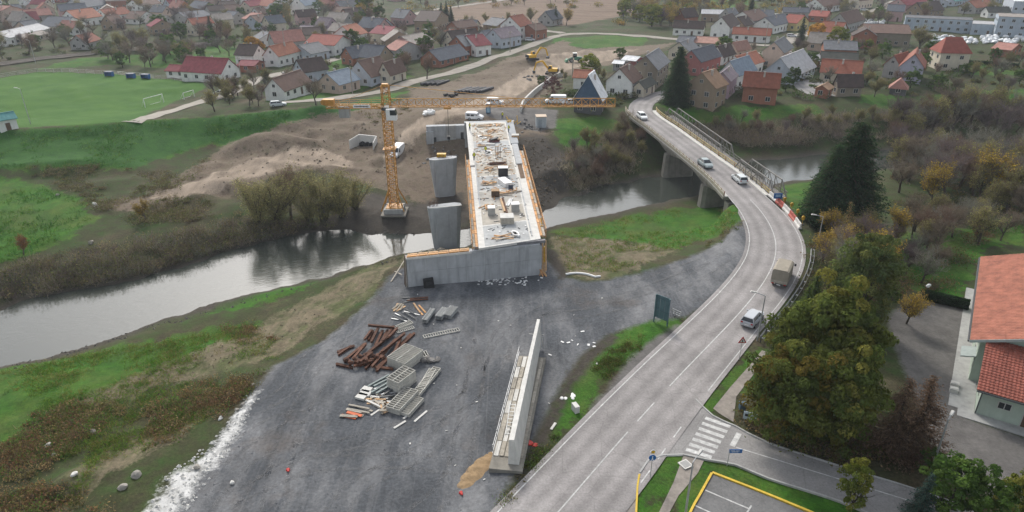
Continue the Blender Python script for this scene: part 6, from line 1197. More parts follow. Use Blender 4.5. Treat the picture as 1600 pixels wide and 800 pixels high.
HS = [
((431,155),(446,157),(472,146),'L',2.8,3,'white','brown','small white house with brown roof nearest the dike'),
((507,143),(531,147),(553,138),'L',2.8,2.8,'peach','blue','cream house with blue-grey metal roof behind the crane counter jib'),
((552,131),(581,136),(605,126),'L',3.2,4.2,'paleblue','brown','pale gabled house with balcony and broad brown roof left of the crane head'),
((598,129),(610,132),(629,123),'L',3.2,3.2,'cream','brown','cream house wing with brown roof right of the crane head'),
((488,84),(524,88),(540,79),'R',4.6,2.4,'white','red','white chalet with bright red roof and dark balconies','house',True,1.2),
((526,75),(555,77),(570,70),'L',5.4,3.3,'white','orange','tall white house with orange roof behind the red-roofed chalet'),
((492,56),(513,58),(532,55),'R',5,3,'mauve','mauve','mauve house with grey-mauve roof behind the red-roofed chalet'),
((468,59),(486,61),(498,57),'R',3.2,2,'mauve','mauve','low mauve annex left of the mauve house'),
((424,102),(437,105),(457,95),'L',4,3,'white','orange','white house with orange roof and skylights beside the conifer hedge'),
((373,101),(398,104),(413,98),'R',4,3,'white','dkbrown','house with dark brown roof and white chimney right of the clubhouse'),
((376,112),(399,114),(409,108),'R',2.4,1.1,'brick','maroon','low maroon-roofed annex below the dark brown roof'),
((466,91),(487,97),(505,90),'L',3,2.6,'paleblue','grey','small pale house with grey roof in front of the chalet'),
((288,126),(348,130),(372,120),'R',3.2,3.8,'white','maroon','white football clubhouse with maroon roof at the end of the pitch'),
((266,120),(289,123),(300,118),'R',2.4,1.4,'white','maroon','low maroon-roofed lean-to left of the clubhouse'),
((3,67),(18,72),(47,57),'L',3.4,2,'white','pale','pale-roofed shed at the far left behind the railway','shed'),
((22,69),(40,70),(76,61),'L',2.6,1.2,'cream','beige','long low pale building at the left behind the railway','shed'),
((80,48),(100,52),(114,44),'R',3,3.4,'white','slate','white house with slate roof on the left hillside row'),
((110,40),(124,43),(150,37),'L',4,3.8,'white','orange','white gabled house with orange roof in the upper left'),
((119,76),(139,78),(150,72),'L',3,2.6,'grey','rust','grey house with reddish roof beside the railway'),
((162,31),(170,34),(196,28),'L',3,3,'white','rust','white house with rust roof right of the upper left orange roof'),
((204,36),(217,38),(236,33),'R',2.6,3,'white','brown','small white house with brown roof above the orchard'),
((270,20),(281,22),(298,20),'R',3,3.8,'orange','salmon','bright orange walled house near the top left'),
((299,22),(318,25),(339,22),'R',4,3,'tan','slate','tan gabled house with slate roof right of the orange house'),
((287,36),(303,42),(326,37),'L',2.4,3.8,'grey','slate','grey house under a large slate roof below the orange house'),
((382,19),(392,21),(411,17),'L',4,2.6,'cream','maroon','cream house with maroon roof at the top left'),
((404,16),(420,21),(441,17),'R',4,3,'white','rust','white gabled house with rust roof above the brick house'),
((422,26),(437,28),(449,25),'R',4.4,2.4,'orange','grey','unplastered orange brick house with grey roof'),
((462,21),(478,23),(491,18),'L',5,4,'white','blue','white house with steep blue-grey roof right of the brick house'),
((395,30),(407,31),(417,28),'L',3,3,'white','brown','pale house with brown roof left of the orange brick house'),
((616,38),(632,40),(647,36),'R',3.6,3.4,'pink','grey','pink house with grey roof beside the brown field'),
((655,49),(680,51),(694,41),'R',5,3.4,'tan','dkbrown','tan house with dark brown roof before the dark conifers'),
((662,55),(680,56),(684,54),'R',2.5,.8,'brick','pale','small red shed with pale flat roof below the tan house','shed'),
((716,50),(742,50),(753,46),'R',2.5,2.2,'cream','slate','low cream house with slate roof at the field edge'),
((620,82),(646,85),(669,78),'L',3.6,2.6,'pink','beige','pinkish house with beige roof behind the bare trees'),
((689,66),(704,69),(713,64),'L',3,2,'grey','orange','small grey house with orange roof in mid village'),
((705,84),(727,89),(744,84),'L',4,3,'brick','grey','brick house with grey roof beside the lane'),
((730,81),(744,89),(758,83),'L',4,3,'white','maroon','white house with maroon roof beside the brick house'),
((666,99),(687,106),(722,92),'L',2.5,3,'brick','slate','long brick barn with dark slate roof along the lane','barn'),
((752,67),(764,71),(776,66),'L',3,2.4,'paleblue','slate','pale house with dark slate roof behind the maroon roof'),
((770,72),(783,76),(800,69),'L',4,3,'paleblue','mauve','pale blue house with mauve-grey roof at the lane'),
((787,61),(812,64),(823,58),'L',6,3.6,'white','rust','tall white house with rust roof at the end of the lane'),
((823,59),(836,63),(844,58),'L',4,2,'brick','brown','small brick house right of the tall white house'),
((842,39),(862,41),(877,37),'L',3,3.6,'grey','slate','slate-roofed house by the ploughed field'),
((894,178),(938,180),(956,168),'L',4.2,5.6,'dark','white','house with blue gable and white roof behind the crane jib'),
((945,150),(986,153),(1004,142),'L',4.2,3.4,'white','brown','large white gabled house with brown roof beside the bridge end'),
((990,151),(1005,153),(1021,144),'L',2.8,1.4,'cream','moss','small shed with mossy roof at the bridge end','shed'),
((987,136),(1024,141),(1041,127),'L',6,3.4,'stone','grey','tall stone gabled house with grey roof left of the big conifer'),
((974,104),(992,107),(998,102),'R',2.5,.8,'redpink','white','red shed with white roof behind the white gabled house','shed'),
((957,110),(972,111),(978,108),'R',2.3,.6,'grey','white','low pale-roofed shed by the bushes','shed'),
((895,139),(925,140),(931,135),'R',3.4,1.6,'white','orange','white outbuilding with orange roof left of the blue gable'),
((1072,113),(1092,119),(1111,107),'L',4.6,3,'redpink','slate','pink-red house with slate roof behind the big conifer'),
((1112,98),(1128,102),(1143,95),'L',3,3,'white','dkbrown','white gabled house with black-brown roof beside the street'),
((1083,79),(1126,81),(1135,76),'R',3,1.6,'grey','pink','long low building with pinkish roof above the conifer'),
((1056,77),(1080,79),(1090,75),'R',3,1.6,'grey','slate','slate-roofed low building above the big conifer'),
((1140,90),(1150,93),(1162,87),'L',3.2,2.4,'peach','pink','small peach house beside the black-brown roof'),
((1072,163),(1113,175),(1128,160),'L',6.3,3.2,'tan','tan','unplastered tan brick house on the lawn by the footbridge'),
((1127,153),(1137,155),(1149,144),'L',5,2,'mauve','mauve','mauve house behind the unplastered tan house'),
((1133,136),(1150,141),(1167,129),'L',4.4,3.4,'white','blue','white house with blue-grey roof left of the unfinished red house'),
((1141,119),(1160,124),(1179,113),'L',4,2.6,'white','orange','house with bright orange roof beside the street'),
((1158,161),(1211,165),(1220,158),'R',5,2.8,'brick','rust','unfinished red brick house with arched porch on the lawn','house',True,.6,True),
((1193,106),(1220,108),(1229,98),'L',5.4,3,'peach','grey','pink house with grey roof right of the street'),
((1211,126),(1238,133),(1253,115),'L',2.8,4.6,'paleblue','pale','house with steep pale metal roof in the court'),
((1245,105),(1279,106),(1285,102),'R',2.4,1.4,'brick','pale','long brick shed with pale roof behind the court','shed'),
((1281,111),(1336,113),(1343,107),'R',3,2.4,'grey','moss','long barn with dark mossy roof','barn'),
((1279,130),(1341,132),(1351,125),'R',3,3,'cream','rust','cream house with broad rust-brown roof behind the dark roof'),
((1292,153),(1344,151),(1349,147),'R',3.2,2.5,'stone','dkbrown','stone house with dark brown roof above the thicket'),
((1272,151),(1290,155),(1298,150),'L',2.6,.9,'brick','tan','open shed with tan roof left of the dark brown roof','shed'),
((1388,149),(1414,151),(1425,147),'H',2.4,2.2,'dark','salmon','small pavilion with salmon hipped roof among trees','shed'),
((1402,129),(1437,132),(1451,122),'L',5,3.6,'lavender','rust','lavender house with rust roof and dark gable'),
((1384,120),(1402,124),(1412,117),'L',4,2.8,'grey','rust','rust-roofed wing left of the lavender house'),
((1454,103),(1464,110),(1507,110),'H',6,4.2,'cream','red','three-storey cream house with red hipped roof and lawn'),
((1550,86),(1576,90),(1584,84),'R',2.6,1.6,'brick','salmon','low brick house with salmon roof at the right edge'),
((1404,43),(1411,47),(1515,53),'L',5.6,.7,'factory','grey','long blue-grey factory hall','factory',True,.1),
((1511,49),(1515,54),(1551,56),'L',4.6,.6,'factory','pale','lower factory wing between the two blue-grey halls','factory',True,.1),
((1546,53),(1552,58),(1650,64),'L',8.5,.8,'factory','beige','tall blue-grey factory hall at the right edge','factory',True,.1),
((1567,22),(1578,27),(1650,30),'L',8,.8,'paleblue','white','pale factory hall behind the tall hall','factory',True,.1),
((1534,26),(1542,28),(1575,28),'L',3,2.2,'white','moss','white building with dark green roof beside the pale hall'),
((1294,48),(1322,51),(1343,43),'L',4,4,'grey','brown','grey gabled barn above the stone warehouse','barn'),
((1318,63),(1350,72),(1425,76),'L',5.2,2.4,'stone','brown','long stone warehouse with brown roof','barn'),
((1222,47),(1243,49),(1259,46),'R',3.6,3,'yellow','red','yellow house with red roof beside the dark conifer'),
((1263,34),(1290,36),(1294,33),'R',3,2,'brick','red','red-roofed terrace above the yellow house'),
((1223,28),(1262,29),(1267,26),'R',3,2,'grey','slate','long slate-roofed building above the yellow house'),
((1365,29),(1383,33),(1409,35),'L',5,2.6,'pink','slate','pink and white house at the head of the lane'),
((1191,49),(1208,53),(1221,45),'L',3.6,3,'white','slate','white gabled house with slate roof left of the yellow house'),
((1268,17),(1286,19),(1307,15),'L',3,3.6,'white','brown','white half-hipped house among trees at the top right'),
((1327,13),(1340,15),(1353,11),'L',5,3,'cream','brown','cream house left of the lane at the top right'),
((1147,45),(1175,49),(1183,43),'L',4.6,3.6,'white','brown','big white gabled house above the long white inn'),
((1111,60),(1138,62),(1148,55),'L',5,3.8,'white','dkbrown','white house with dark roof and balcony beside the inn'),
((1140,61),(1143,64),(1201,68),'L',3,2.2,'white','rust','long low white inn with rust roof along the road'),
((1048,52),(1051,55),(1097,58),'L',3.4,2.6,'white','dkbrown','long white tavern with dark brown roof by the road bend'),
((1092,31),(1095,34),(1129,35),'L',4,1.6,'tan','pale','tan building with pale grey roof above the tavern'),
((1174,33),(1177,36),(1207,38),'L',3.4,2.4,'white','slate','white building with slate roof above the big white house'),
((112,17),(134,20),(163,12),'L',3,4,'paleblue','slate','large slate-roofed hall at the top left','barn'),
((-6,203),(2,208),(30,201),'L',3,1,'white','teal','white changing hut with bright blue roof at the left edge of the pitch'),
((1425,24),(1440,27),(1462,22),'L',3,4,'tan','dkbrown','tan house with steep brown roof behind the factory hall'),
((1508,20),(1522,22),(1536,18),'L',3.4,3,'grey','orange','grey gabled house with orange roof behind the factory'),
((1400,17),(1414,20),(1432,16),'L',4,3,'pink','maroon','pink house with maroon roof above the factory hall'),
((40,8),(54,10),(74,5),'L',3.5,2.6,'white','teal','white house with teal roof in the top left corner'),
((90,2),(100,4),(118,-1),'L',3.5,3,'redpink','red','house with red roof at the top edge beside the slate hall'),
((240,4),(256,6),(262,3),'R',3.5,3,'white','maroon','white house with maroon roof at the top edge'),
((350,6),(362,9),(384,5),'L',3.5,3,'white','slate','white house with slate roof at the top edge left of the maroon roof'),
((520,8),(534,10),(545,6),'R',4,2.4,'pink','beige','pink house at the top edge above the green tree'),
((210,14),(222,17),(240,12),'L',3,3,'white','brown','house with brown roof right of the slate hall'),
((330,2),(344,4),(356,0),'R',3,3,'brick','rust','brick house with rust roof at the top edge'),
((1476,8),(1490,10),(1506,6),'L',3,2,'paleblue','teal','pale building with teal roof at the top right'),
]
for h_ in HS: house(*h_)
GPF = GP([(640,26),(720,9),(800,-8),(990,-20),(1000,8),(985,22),(900,38),(830,44),(760,42),(690,38)]); GPP = GP([(-60,128),(0,122),(62,112),(200,118),(326,130),(318,140),(268,160),(205,190),(120,197),(0,201),(-120,212)]); pth = [(q.x, q.y) for q in rp]
roof_fix = MATS['roof_teal']
# blue gable cladding on the white-roofed house
for o in list(COL.objects):
    if o.get('label', '').startswith('house with blue gable'):
        wl_ = [c for c in o.children if c.name.startswith('wall')][0]; bb_ = [Vector(v.co) for v in wl_.data.vertices]; x0 = min(v.x for v in bb_)-.03; yy = max(v.y for v in bb_); zt_ = max(v.z for v in bb_)
        MB().hexa([(x0-.06, -yy, 3.6), (x0, -yy, 3.6), (x0, yy, 3.6), (x0-.06, yy, 3.6), (x0-.06, -.1, zt_), (x0, -.1, zt_), (x0, .1, zt_), (x0-.06, .1, zt_)]).build('gable_cladding', mat('blue_cladding', (.07, .115, .19), .7, .15, 2), o)
        for s in (-1, 0, 1): MB().box((x0+.3, s*yy*.8, 1.6), (.3, .3, 3.4)).build('porch_post', WHITE, o)
# further houses packed between the named ones
HL = [(o.location.copy(), o['label']) for o in COL.objects if o.get('category') in ('house', 'shed', 'barn', 'factory')]
rs = random.Random(11); seen = set(); ADJ = {'white': 'white', 'cream': 'cream', 'grey': 'grey', 'pink': 'pink', 'brick': 'brick-red', 'tan': 'tan', 'paleblue': 'pale blue', 'peach': 'peach'}; RADJ = {'rust': 'rust', 'brown': 'brown', 'dkbrown': 'dark brown', 'grey': 'grey', 'slate': 'slate', 'salmon': 'salmon', 'maroon': 'maroon', 'beige': 'beige'}
FILL = [((0,6),(600,58),46), ((0,-14),(620,6),30), ((600,50),(800,86),8), ((1060,40),(1340,100),8), ((1180,-12),(1560,12),22), ((400,60),(640,130),8)]
for (u0, v0), (u1, v1), cnt in FILL:
    c_ = tr_ = 0
    while c_ < cnt and tr_ < cnt*60:
        tr_ += 1; B_ = G(rs.uniform(u0, u1), rs.uniform(v0, v1)); th = R(rs.choice((-28, -20, 30, 38, 45, 55)))+rs.uniform(-.15, .15); L1, L2 = rs.uniform(6.5, 9), rs.uniform(8, 13); ex, ey = Vector((math.cos(th), math.sin(th), 0)), Vector((-math.sin(th), math.cos(th), 0)); cc_ = B_+ex*L2/2+ey*L1/2; c2 = Vector((cc_.x, cc_.y, 0))
        if any((Vector((q.x, q.y, 0))-c2).length < 14.5 for q, _ in HL) or any(math.hypot(cc_.x-a, cc_.y-b) < 10.5 for a, b in LANEP) or any(math.hypot(cc_.x-a.x, cc_.y-a.y) < 12 for a in road_path[I_BR1:]) or max(sdf(np.array([cc_.x]), np.array([cc_.y]), GPF)[0], sdf(np.array([cc_.x]), np.array([cc_.y]), GPP)[0]) > -8 or seg_dist(np.array([cc_.x]), np.array([cc_.y]), pth)[0][0] < 12: continue
        wc_, rc_ = rs.choice(list(ADJ)), rs.choice(list(RADJ)); nb0 = min(HL, key=lambda h: (Vector((h[0].x, h[0].y, 0))-c2).length); dl = c2-Vector((nb0[0].x, nb0[0].y, 0)); rel = ('right of' if dl.x > 0 else 'left of') if abs(dl.x) > abs(dl.y)*.6 else ('behind' if dl.y > 0 else 'in front of')
        lb = '%s house with %s roof, %s the ' % (ADJ[wc_], RADJ[rc_], rel); lb += nb0[1] if len((lb+nb0[1]).split()) <= 16 else nb0[1].split(' with ')[0].split(' and ')[0]
        if len(lb.split()) > 16: continue
        if lb in seen: continue
        seen.add(lb); house(B_+ey*L1, B_, B_+ex*L2, rs.choice('LLR'), rs.uniform(2.8, 5.2), rs.uniform(2.2, 3.6), wc_, rc_, lb); HL.append((cc_, '%s house with %s roof' % (ADJ[wc_], RADJ[rc_]))); c_ += 1
# out-of-frame neighbours
rs = random.Random(5)
for k, (u, v) in enumerate([(-60,60),(-90,30),(-40,95),(-120,80),(1660,60),(1700,90),(1680,20),(-30,12),(1640,120)]):
    house((u-12, v-1), (u, v), (u+22, v-6), 'L', 3.2, 3, rs.choice(['white', 'cream', 'pink', 'grey']), rs.choice(['rust', 'brown', 'slate', 'red']), '%s house beyond the %s edge of the view, number %s from the river' % (['white', 'pale', 'tall', 'small', 'broad', 'plain', 'low', 'square', 'narrow'][k], 'left' if u < 0 else 'right', ['one', 'two', 'three', 'four', 'five', 'six', 'seven', 'eight', 'nine'][k]))
# wrapped bales in the factory yard
for k in range(70):
    u, v = rs.uniform(1452, 1600), rs.uniform(57, 68); v += (u-1450)*.02; q = G(u, v); o = MB().rock((0, 0, .7), 1.1, sq=(1.1, .9, .75), rs=rs).build('wrapped_bale', mat('white_wrap', (.66, .68, .70), .5, .2, 1)); o.location = q; o.rotation_euler = (0, 0, rs.uniform(0, 3)); tag(o, 'white wrapped bale in the heaps before the factory halls', 'bale', 'wrapped bales in the factory yard')
for k in range(14):
    q = G(rs.uniform(1350, 1380), rs.uniform(33, 44)); o = MB().rock((0, 0, .7), 1.1, sq=(1.1, .9, .75), rs=rs).build('wrapped_bale', MATS['white_wrap']); o.location = q; tag(o, 'white wrapped bale in the heap below the pink and white house', 'bale', 'wrapped bales below the pink house')

# ---- red-roofed building at the right edge
E1, E2 = Vector((.83, -.56, 0)), Vector((.56, .83, 0)); O_ = P(1522,646,-.9); GZ = -.9
rb_ = thing('hall_building', 'mint green building with red tiled roofs at the right edge', 'building', O_)
q_ = lambda a, b, h: Vector((O_.x, O_.y, 0))+E1*a+E2*b+up*(GZ+h)
MINT = mat('mint_plaster', (.40, .47, .40), .9, .08, .8, stain=.25); TILE = mat('red_roof_tiles', (.33, .125, .082), .8, .34, .9, rnd=.05, stain=.5); TILE2 = mat('red_roof_tiles_dark', (.27, .085, .060), .8, .32, .9, rnd=.05, stain=.5)
def tiled(name, a, b, c, d, rows, cols, m, parent, lift=.06):
    """tiled slope with stepped courses: a,b along the eave, d,c along the ridge"""
    mb = MB()
    for r in range(rows):
        t0, t1 = r/rows, (r+1)/rows
        for k in range(cols):
            s0, s1 = k/cols, (k+1)/cols; sm = (s0+s1)/2
            p = lambda s, t, h: a.lerp(b, s).lerp(d.lerp(c, s), t)+up*h
            mb.add([p(s0, t0, lift), p(sm, t0, lift*1.9), p(s1, t0, lift), p(s1, t1, .01), p(sm, t1, lift*.9), p(s0, t1, .01)], [(0, 1, 4, 5), (1, 2, 3, 4)]); 
            mb.add([p(s0, t0, -.02), p(s1, t0, -.02), p(s1, t0, lift), p(sm, t0, lift*1.9), p(s0, t0, lift)], [(0, 1, 2, 3, 4)])
    o = mb.build(name, m, parent, True); return stuff(o)
MB().hexa([q_(a, b, h) for h in (-.5, 5.6) for a, b in ((-.9, 6.5), (15.5, 6.5), (15.5, 30), (-.9, 30))]).build('main_wall', MINT, rb_, True)
MB().add([q_(-.9, 6.5, 5.6), q_(15.5, 6.5, 5.6), q_(7.2, 6.5, 8.6)], [(0, 1, 2)]).build('gable_wall', MINT, rb_, True); MB().add([q_(-.9, 30, 5.6), q_(15.5, 30, 5.6), q_(7.2, 30, 8.6)], [(2, 1, 0)]).build('gable_wall', MINT, rb_, True)
s0_ = MB().hexa([q_(-2.0, 5.6, 5.3), q_(7.2, 5.6, 8.75), q_(7.2, 30.9, 8.75), q_(-2.0, 30.9, 5.3), q_(-2.0, 5.6, 5.45), q_(7.2, 5.6, 8.9), q_(7.2, 30.9, 8.9), q_(-2.0, 30.9, 5.45)]).build('roof_deck', MINT, rb_, True); MB().hexa([q_(16.5, 5.6, 5.3), q_(7.2, 5.6, 8.75), q_(7.2, 30.9, 8.75), q_(16.5, 30.9, 5.3), q_(16.5, 5.6, 5.45), q_(7.2, 5.6, 8.9), q_(7.2, 30.9, 8.9), q_(16.5, 30.9, 5.45)]).build('roof_deck', MINT, rb_, True)
tiled('tile_field', q_(-2.0, 5.5, 5.46), q_(-2.0, 30.95, 5.46), q_(7.2, 30.95, 8.91), q_(7.2, 5.5, 8.91), 22, 64, TILE, s0_); tiled('tile_field', q_(16.5, 30.95, 5.46), q_(16.5, 5.5, 5.46), q_(7.2, 5.5, 8.91), q_(7.2, 30.95, 8.91), 22, 64, TILE, s0_)
MB().beam(q_(7.2, 5.5, 9.0), q_(7.2, 30.95, 9.0), .4, .2).build('ridge_tiles', TILE2, rb_, True); MB().beam(q_(-2.0, 5.5, 5.32), q_(7.2, 5.5, 8.8), .1, .3).build('verge_board', mat('grey_verge', (.34, .39, .38), .7, .1, 2), rb_, True); MB().tube(q_(-2.1, 5.5, 5.32), q_(-2.1, 30.9, 5.32), .1).build('gutter', STEEL_DK, rb_, True)
MB().hexa([q_(a, b, h) for h in (-.5, 3.3) for a, b in ((0, 0), (12, 0), (12, 6.48), (0, 6.48))]).build('wing_wall', MINT, rb_, True); MB().add([q_(0, 0, 3.3), q_(0, 6.48, 3.3), q_(0, 6.48, 5.6)], [(0, 2, 1)]).build('gable_wall', MINT, rb_, True)
s1_ = MB().hexa([q_(-.5, -.7, 3.15), q_(5.2, -.7, 3.15), q_(5.2, 6.2, 5.75), q_(-.5, 6.2, 5.75), q_(-.5, -.7, 3.3), q_(5.2, -.7, 3.3), q_(5.2, 6.2, 5.9), q_(-.5, 6.2, 5.9)]).build('roof_deck', MINT, rb_, True); tiled('tile_field', q_(-.55, -.75, 3.31), q_(5.2, -.75, 3.31), q_(5.2, 6.2, 5.91), q_(-.55, 6.2, 5.91), 20, 16, TILE2, s1_)
s2_ = MB().hexa([q_(5.0, -1.5, 3.55), q_(13, -1.5, 3.55), q_(13, 6.2, 6.3), q_(5.0, 6.2, 6.3), q_(5.0, -1.5, 3.7), q_(13, -1.5, 3.7), q_(13, 6.2, 6.45), q_(5.0, 6.2, 6.45)]).build('roof_deck', MINT, rb_, True); tiled('tile_field', q_(4.95, -1.55, 3.71), q_(13, -1.55, 3.71), q_(13, 6.2, 6.46), q_(4.95, 6.2, 6.46), 22, 22, TILE, s2_); MB().beam(q_(4.95, -1.5, 3.9), q_(4.95, 6.2, 6.65), .12, .2).build('verge_board', STEEL, rb_, True); MB().tube(q_(-.5, -.85, 3.2), q_(5.0, -.85, 3.2), .08).build('gutter', STEEL_DK, rb_, True)
def bwin(a, b, h, wdt, hh, face='f', nm='window'):
    o = thing; mid = q_(a, b, h); d_ = E1 if face == 'f' else E2; n_ = -E2 if face == 'f' else -E1
    mb = MB(); mb.hexa([mid+d_*x*wdt/2+n_*y+up*z*hh/2 for z in (-1, 1) for x, y in ((-1, .0), (1, .0), (1, .05), (-1, .05))]); w_ = mb.build(nm, FRAME, rb_, True)
    for s in ((-.5, .5) if nm == 'window' else (0,)): MB().hexa([mid+d_*(s*wdt*.47+x*wdt*(.2 if nm == 'window' else .43))+n_*y+up*z*hh*.43 for z in (-1, 1) for x, y in ((-1, .05), (1, .05), (1, .065), (-1, .065))]).build('pane', GLASS if nm == 'window' else MATS['brown_door'], w_, True)
bwin(2.2, 0, 1.9, 1.2, .8); bwin(4.5, 0, 1.15, 1.3, 2.3, 'f', 'door'); bwin(6.6, 0, 1.7, 1.4, 1.0); bwin(9.5, 0, 1.7, 1.4, 1.0); bwin(0, 2.0, 1.9, 1.1, 1.1, 's'); bwin(0, 4.5, 1.9, 1.1, 1.1, 's')
for b in (10, 14, 18, 22, 26): bwin(-.9, b, 2.2, 1.3, 1.3, 's')
MB().tube(q_(.05, -.12, 0), q_(.05, -.12, 3.2), .06).build('drain_pipe', STEEL_DK, rb_, True); MB().hexa([q_(-2.3, 6.6, 2.6), q_(-.9, 6.6, 3.0), q_(-.9, 9.0, 3.0), q_(-2.3, 9.0, 2.6), q_(-2.3, 6.6, 2.75), q_(-.9, 6.6, 3.15), q_(-.9, 9.0, 3.15), q_(-2.3, 9.0, 2.75)]).build('door_canopy', mat('grey_verge', (.34, .39, .38)), rb_, True)
MB().hexa([q_(8, -1.4, 1.9), q_(12, -1.4, 1.9), q_(12, -.05, 1.9), q_(8, -.05, 1.9), q_(8, -1.4, 3.3), q_(12, -1.4, 3.3), q_(12, -.05, 3.3), q_(8, -.05, 3.3)]).build('brick_bay', wallmat('brick'), rb_, True) if False else None
pv = MB(); pv.hexa([q_(a, b, h) for h in (-.3, .12) for a, b in ((-1.5, -1.5), (14, -1.5), (14, -.02), (-1.5, -.02))]); struct(pv.build('building_pavement', CONC)); pv = MB(); pv.hexa([q_(a, b, h) for h in (-.3, .115) for a, b in ((-2.4, -.018), (-.02, -.018), (-.02, 32), (-2.4, 32))]); struct(pv.build('building_pavement', CONC))
for k, b in enumerate((2.2, 3.6)): MB().box((0, 0, .22), (.7, .6, .44)).build('planter_box', CONC_LT) if False else None
for k, b in enumerate((3.0, 4.2)): o = MB().box((0, 0, .25), (.8, .7, .5)).box((0, 0, .52), (.6, .5, .06)).build('planter', CONC_LT); o.location = q_(-2.1, b, .05); o.rotation_euler = (0, 0, -.59); tag(o, ['nearer pale concrete planter on the lot beside the mint building', 'farther pale concrete planter on the lot beside the mint building'][k], 'planter')
# ================================================================== VEGETATION
BARK = mat('grey_brown_bark', (.075, .062, .05), .95, .3, 3); BARK_D = mat('dark_bark', (.05, .04, .032), .95, .3, 3)
LEAF = leafmat('foliage', (1.75, 1.85, 1.7), .42); TWIG = leafmat('twigs', (2.1, 2.05, 1.95), .3, .18)
def quads_mesh(name, V4, tint, material):
    """V4: n x 4 x 3 corners, tint: n x 3"""
    n = len(V4); me = bpy.data.meshes.new(name); me.vertices.add(4*n); me.vertices.foreach_set('co', V4.reshape(-1).astype(np.float32)); me.loops.add(4*n); me.loops.foreach_set('vertex_index', np.arange(4*n, dtype=np.int32)); me.polygons.add(n); me.polygons.foreach_set('loop_start', np.arange(0, 4*n, 4, dtype=np.int32)); me.update()
    at = me.color_attributes.new('tint', 'FLOAT_COLOR', 'POINT'); c = np.ones((n, 4, 4), np.float32); c[:, :, :3] = tint[:, None, :]; at.data.foreach_set('color', c.ravel()); me.materials.append(material); return me
def rnd_dirs(rs, n): d = rs.normal(size=(n, 3)); return d/np.linalg.norm(d, axis=1, keepdims=True)
def leaves(rs, C, size, bias=None, asp=.62):
    """rhombic leaves round centres C"""
    n = len(C); d = rnd_dirs(rs, n)
    if bias is not None: d = d+bias; d /= np.linalg.norm(d, axis=1, keepdims=True)
    a = np.cross(d, rnd_dirs(rs, n)); a /= np.linalg.norm(a, axis=1, keepdims=True)+1e-9; b = np.cross(d, a); s = (size*rs.uniform(.7, 1.3, n))[:, None]
    return np.stack([C-a*s, C+b*s*asp, C+a*s, C-b*s*asp], 1)
def sticks(rs, Pp, Q, w_):
    d = Q-Pp; a = np.cross(d, rnd_dirs(rs, len(Pp))); a /= np.linalg.norm(a, axis=1, keepdims=True)+1e-9; a = a*(w_ if np.isscalar(w_) else w_[:, None])
    return np.stack([Pp-a, Pp+a, Q+a*.35, Q-a*.35], 1)
def pal(rs, n, cols, jit=.25, groups=None):
    cols = np.array(cols); k = rs.randint(0, len(cols), groups.max()+1)[groups] if groups is not None else rs.randint(0, len(cols), n)
    f = rs.uniform(1-jit, 1+jit, n); g = (rs.uniform(.72, 1.28, groups.max()+1)[groups] if groups is not None else 1)
    return cols[k]*(f*g)[:, None]
def skeleton(rs, h=10., spread=.5, trunk=.28, levels=4, lean=.06, upb=.35, n0=None):
    segs = []
    def grow(p, d, L_, r, lev):
        n = 4 if lev == 0 else 3; q = p
        for k in range(n):
            d2 = d+rs.normal(size=3)*(.10 if lev == 0 else .2)+np.array([0, 0, upb*.22 if lev else 0]); d2 /= np.linalg.norm(d2); q2 = q+d2*L_/n; r2 = r*(1-(k+1)/n*.55); segs.append((q, q2, r*(1-k/n*.55), r2, lev)); d = d2; q = q2
            if lev < levels and not (lev == 0 and k < 1):
                for _ in range((3 if lev == 0 else 2) if k < n-1 else (3 if lev == 0 else 2)):
                    az = rs.uniform(0, 6.283); side = np.array([math.cos(az), math.sin(az), rs.uniform(-.1, .7)]); dd = d*(1-spread)+side*spread*(1.25 if lev == 0 else 1); dd /= np.linalg.norm(dd); grow(q, dd, L_*rs.uniform(.5, .72), r2*.62, lev+1)
    grow(np.zeros(3)-np.array([0, 0, .3]), np.array([rs.normal()*lean, rs.normal()*lean, 1.]), h*.46, trunk, 0); return segs
def trunk_mesh(segs, material, maxlev=2, name='trunk'):
    mb = MB()
    for p, q, r0, r1, lev in segs:
        if lev <= maxlev: mb.tube(p, q, r0, r1, n=6 if lev == 0 else 4, cap=False)
    return mb.mesh(name, material, smooth=True)
def norm_h(segs, h=10.):
    top = max(s[1][2] for s in segs); k = h/top; return [(p*k, q*k, a*k, b*k, l) for p, q, a, b, l in segs]
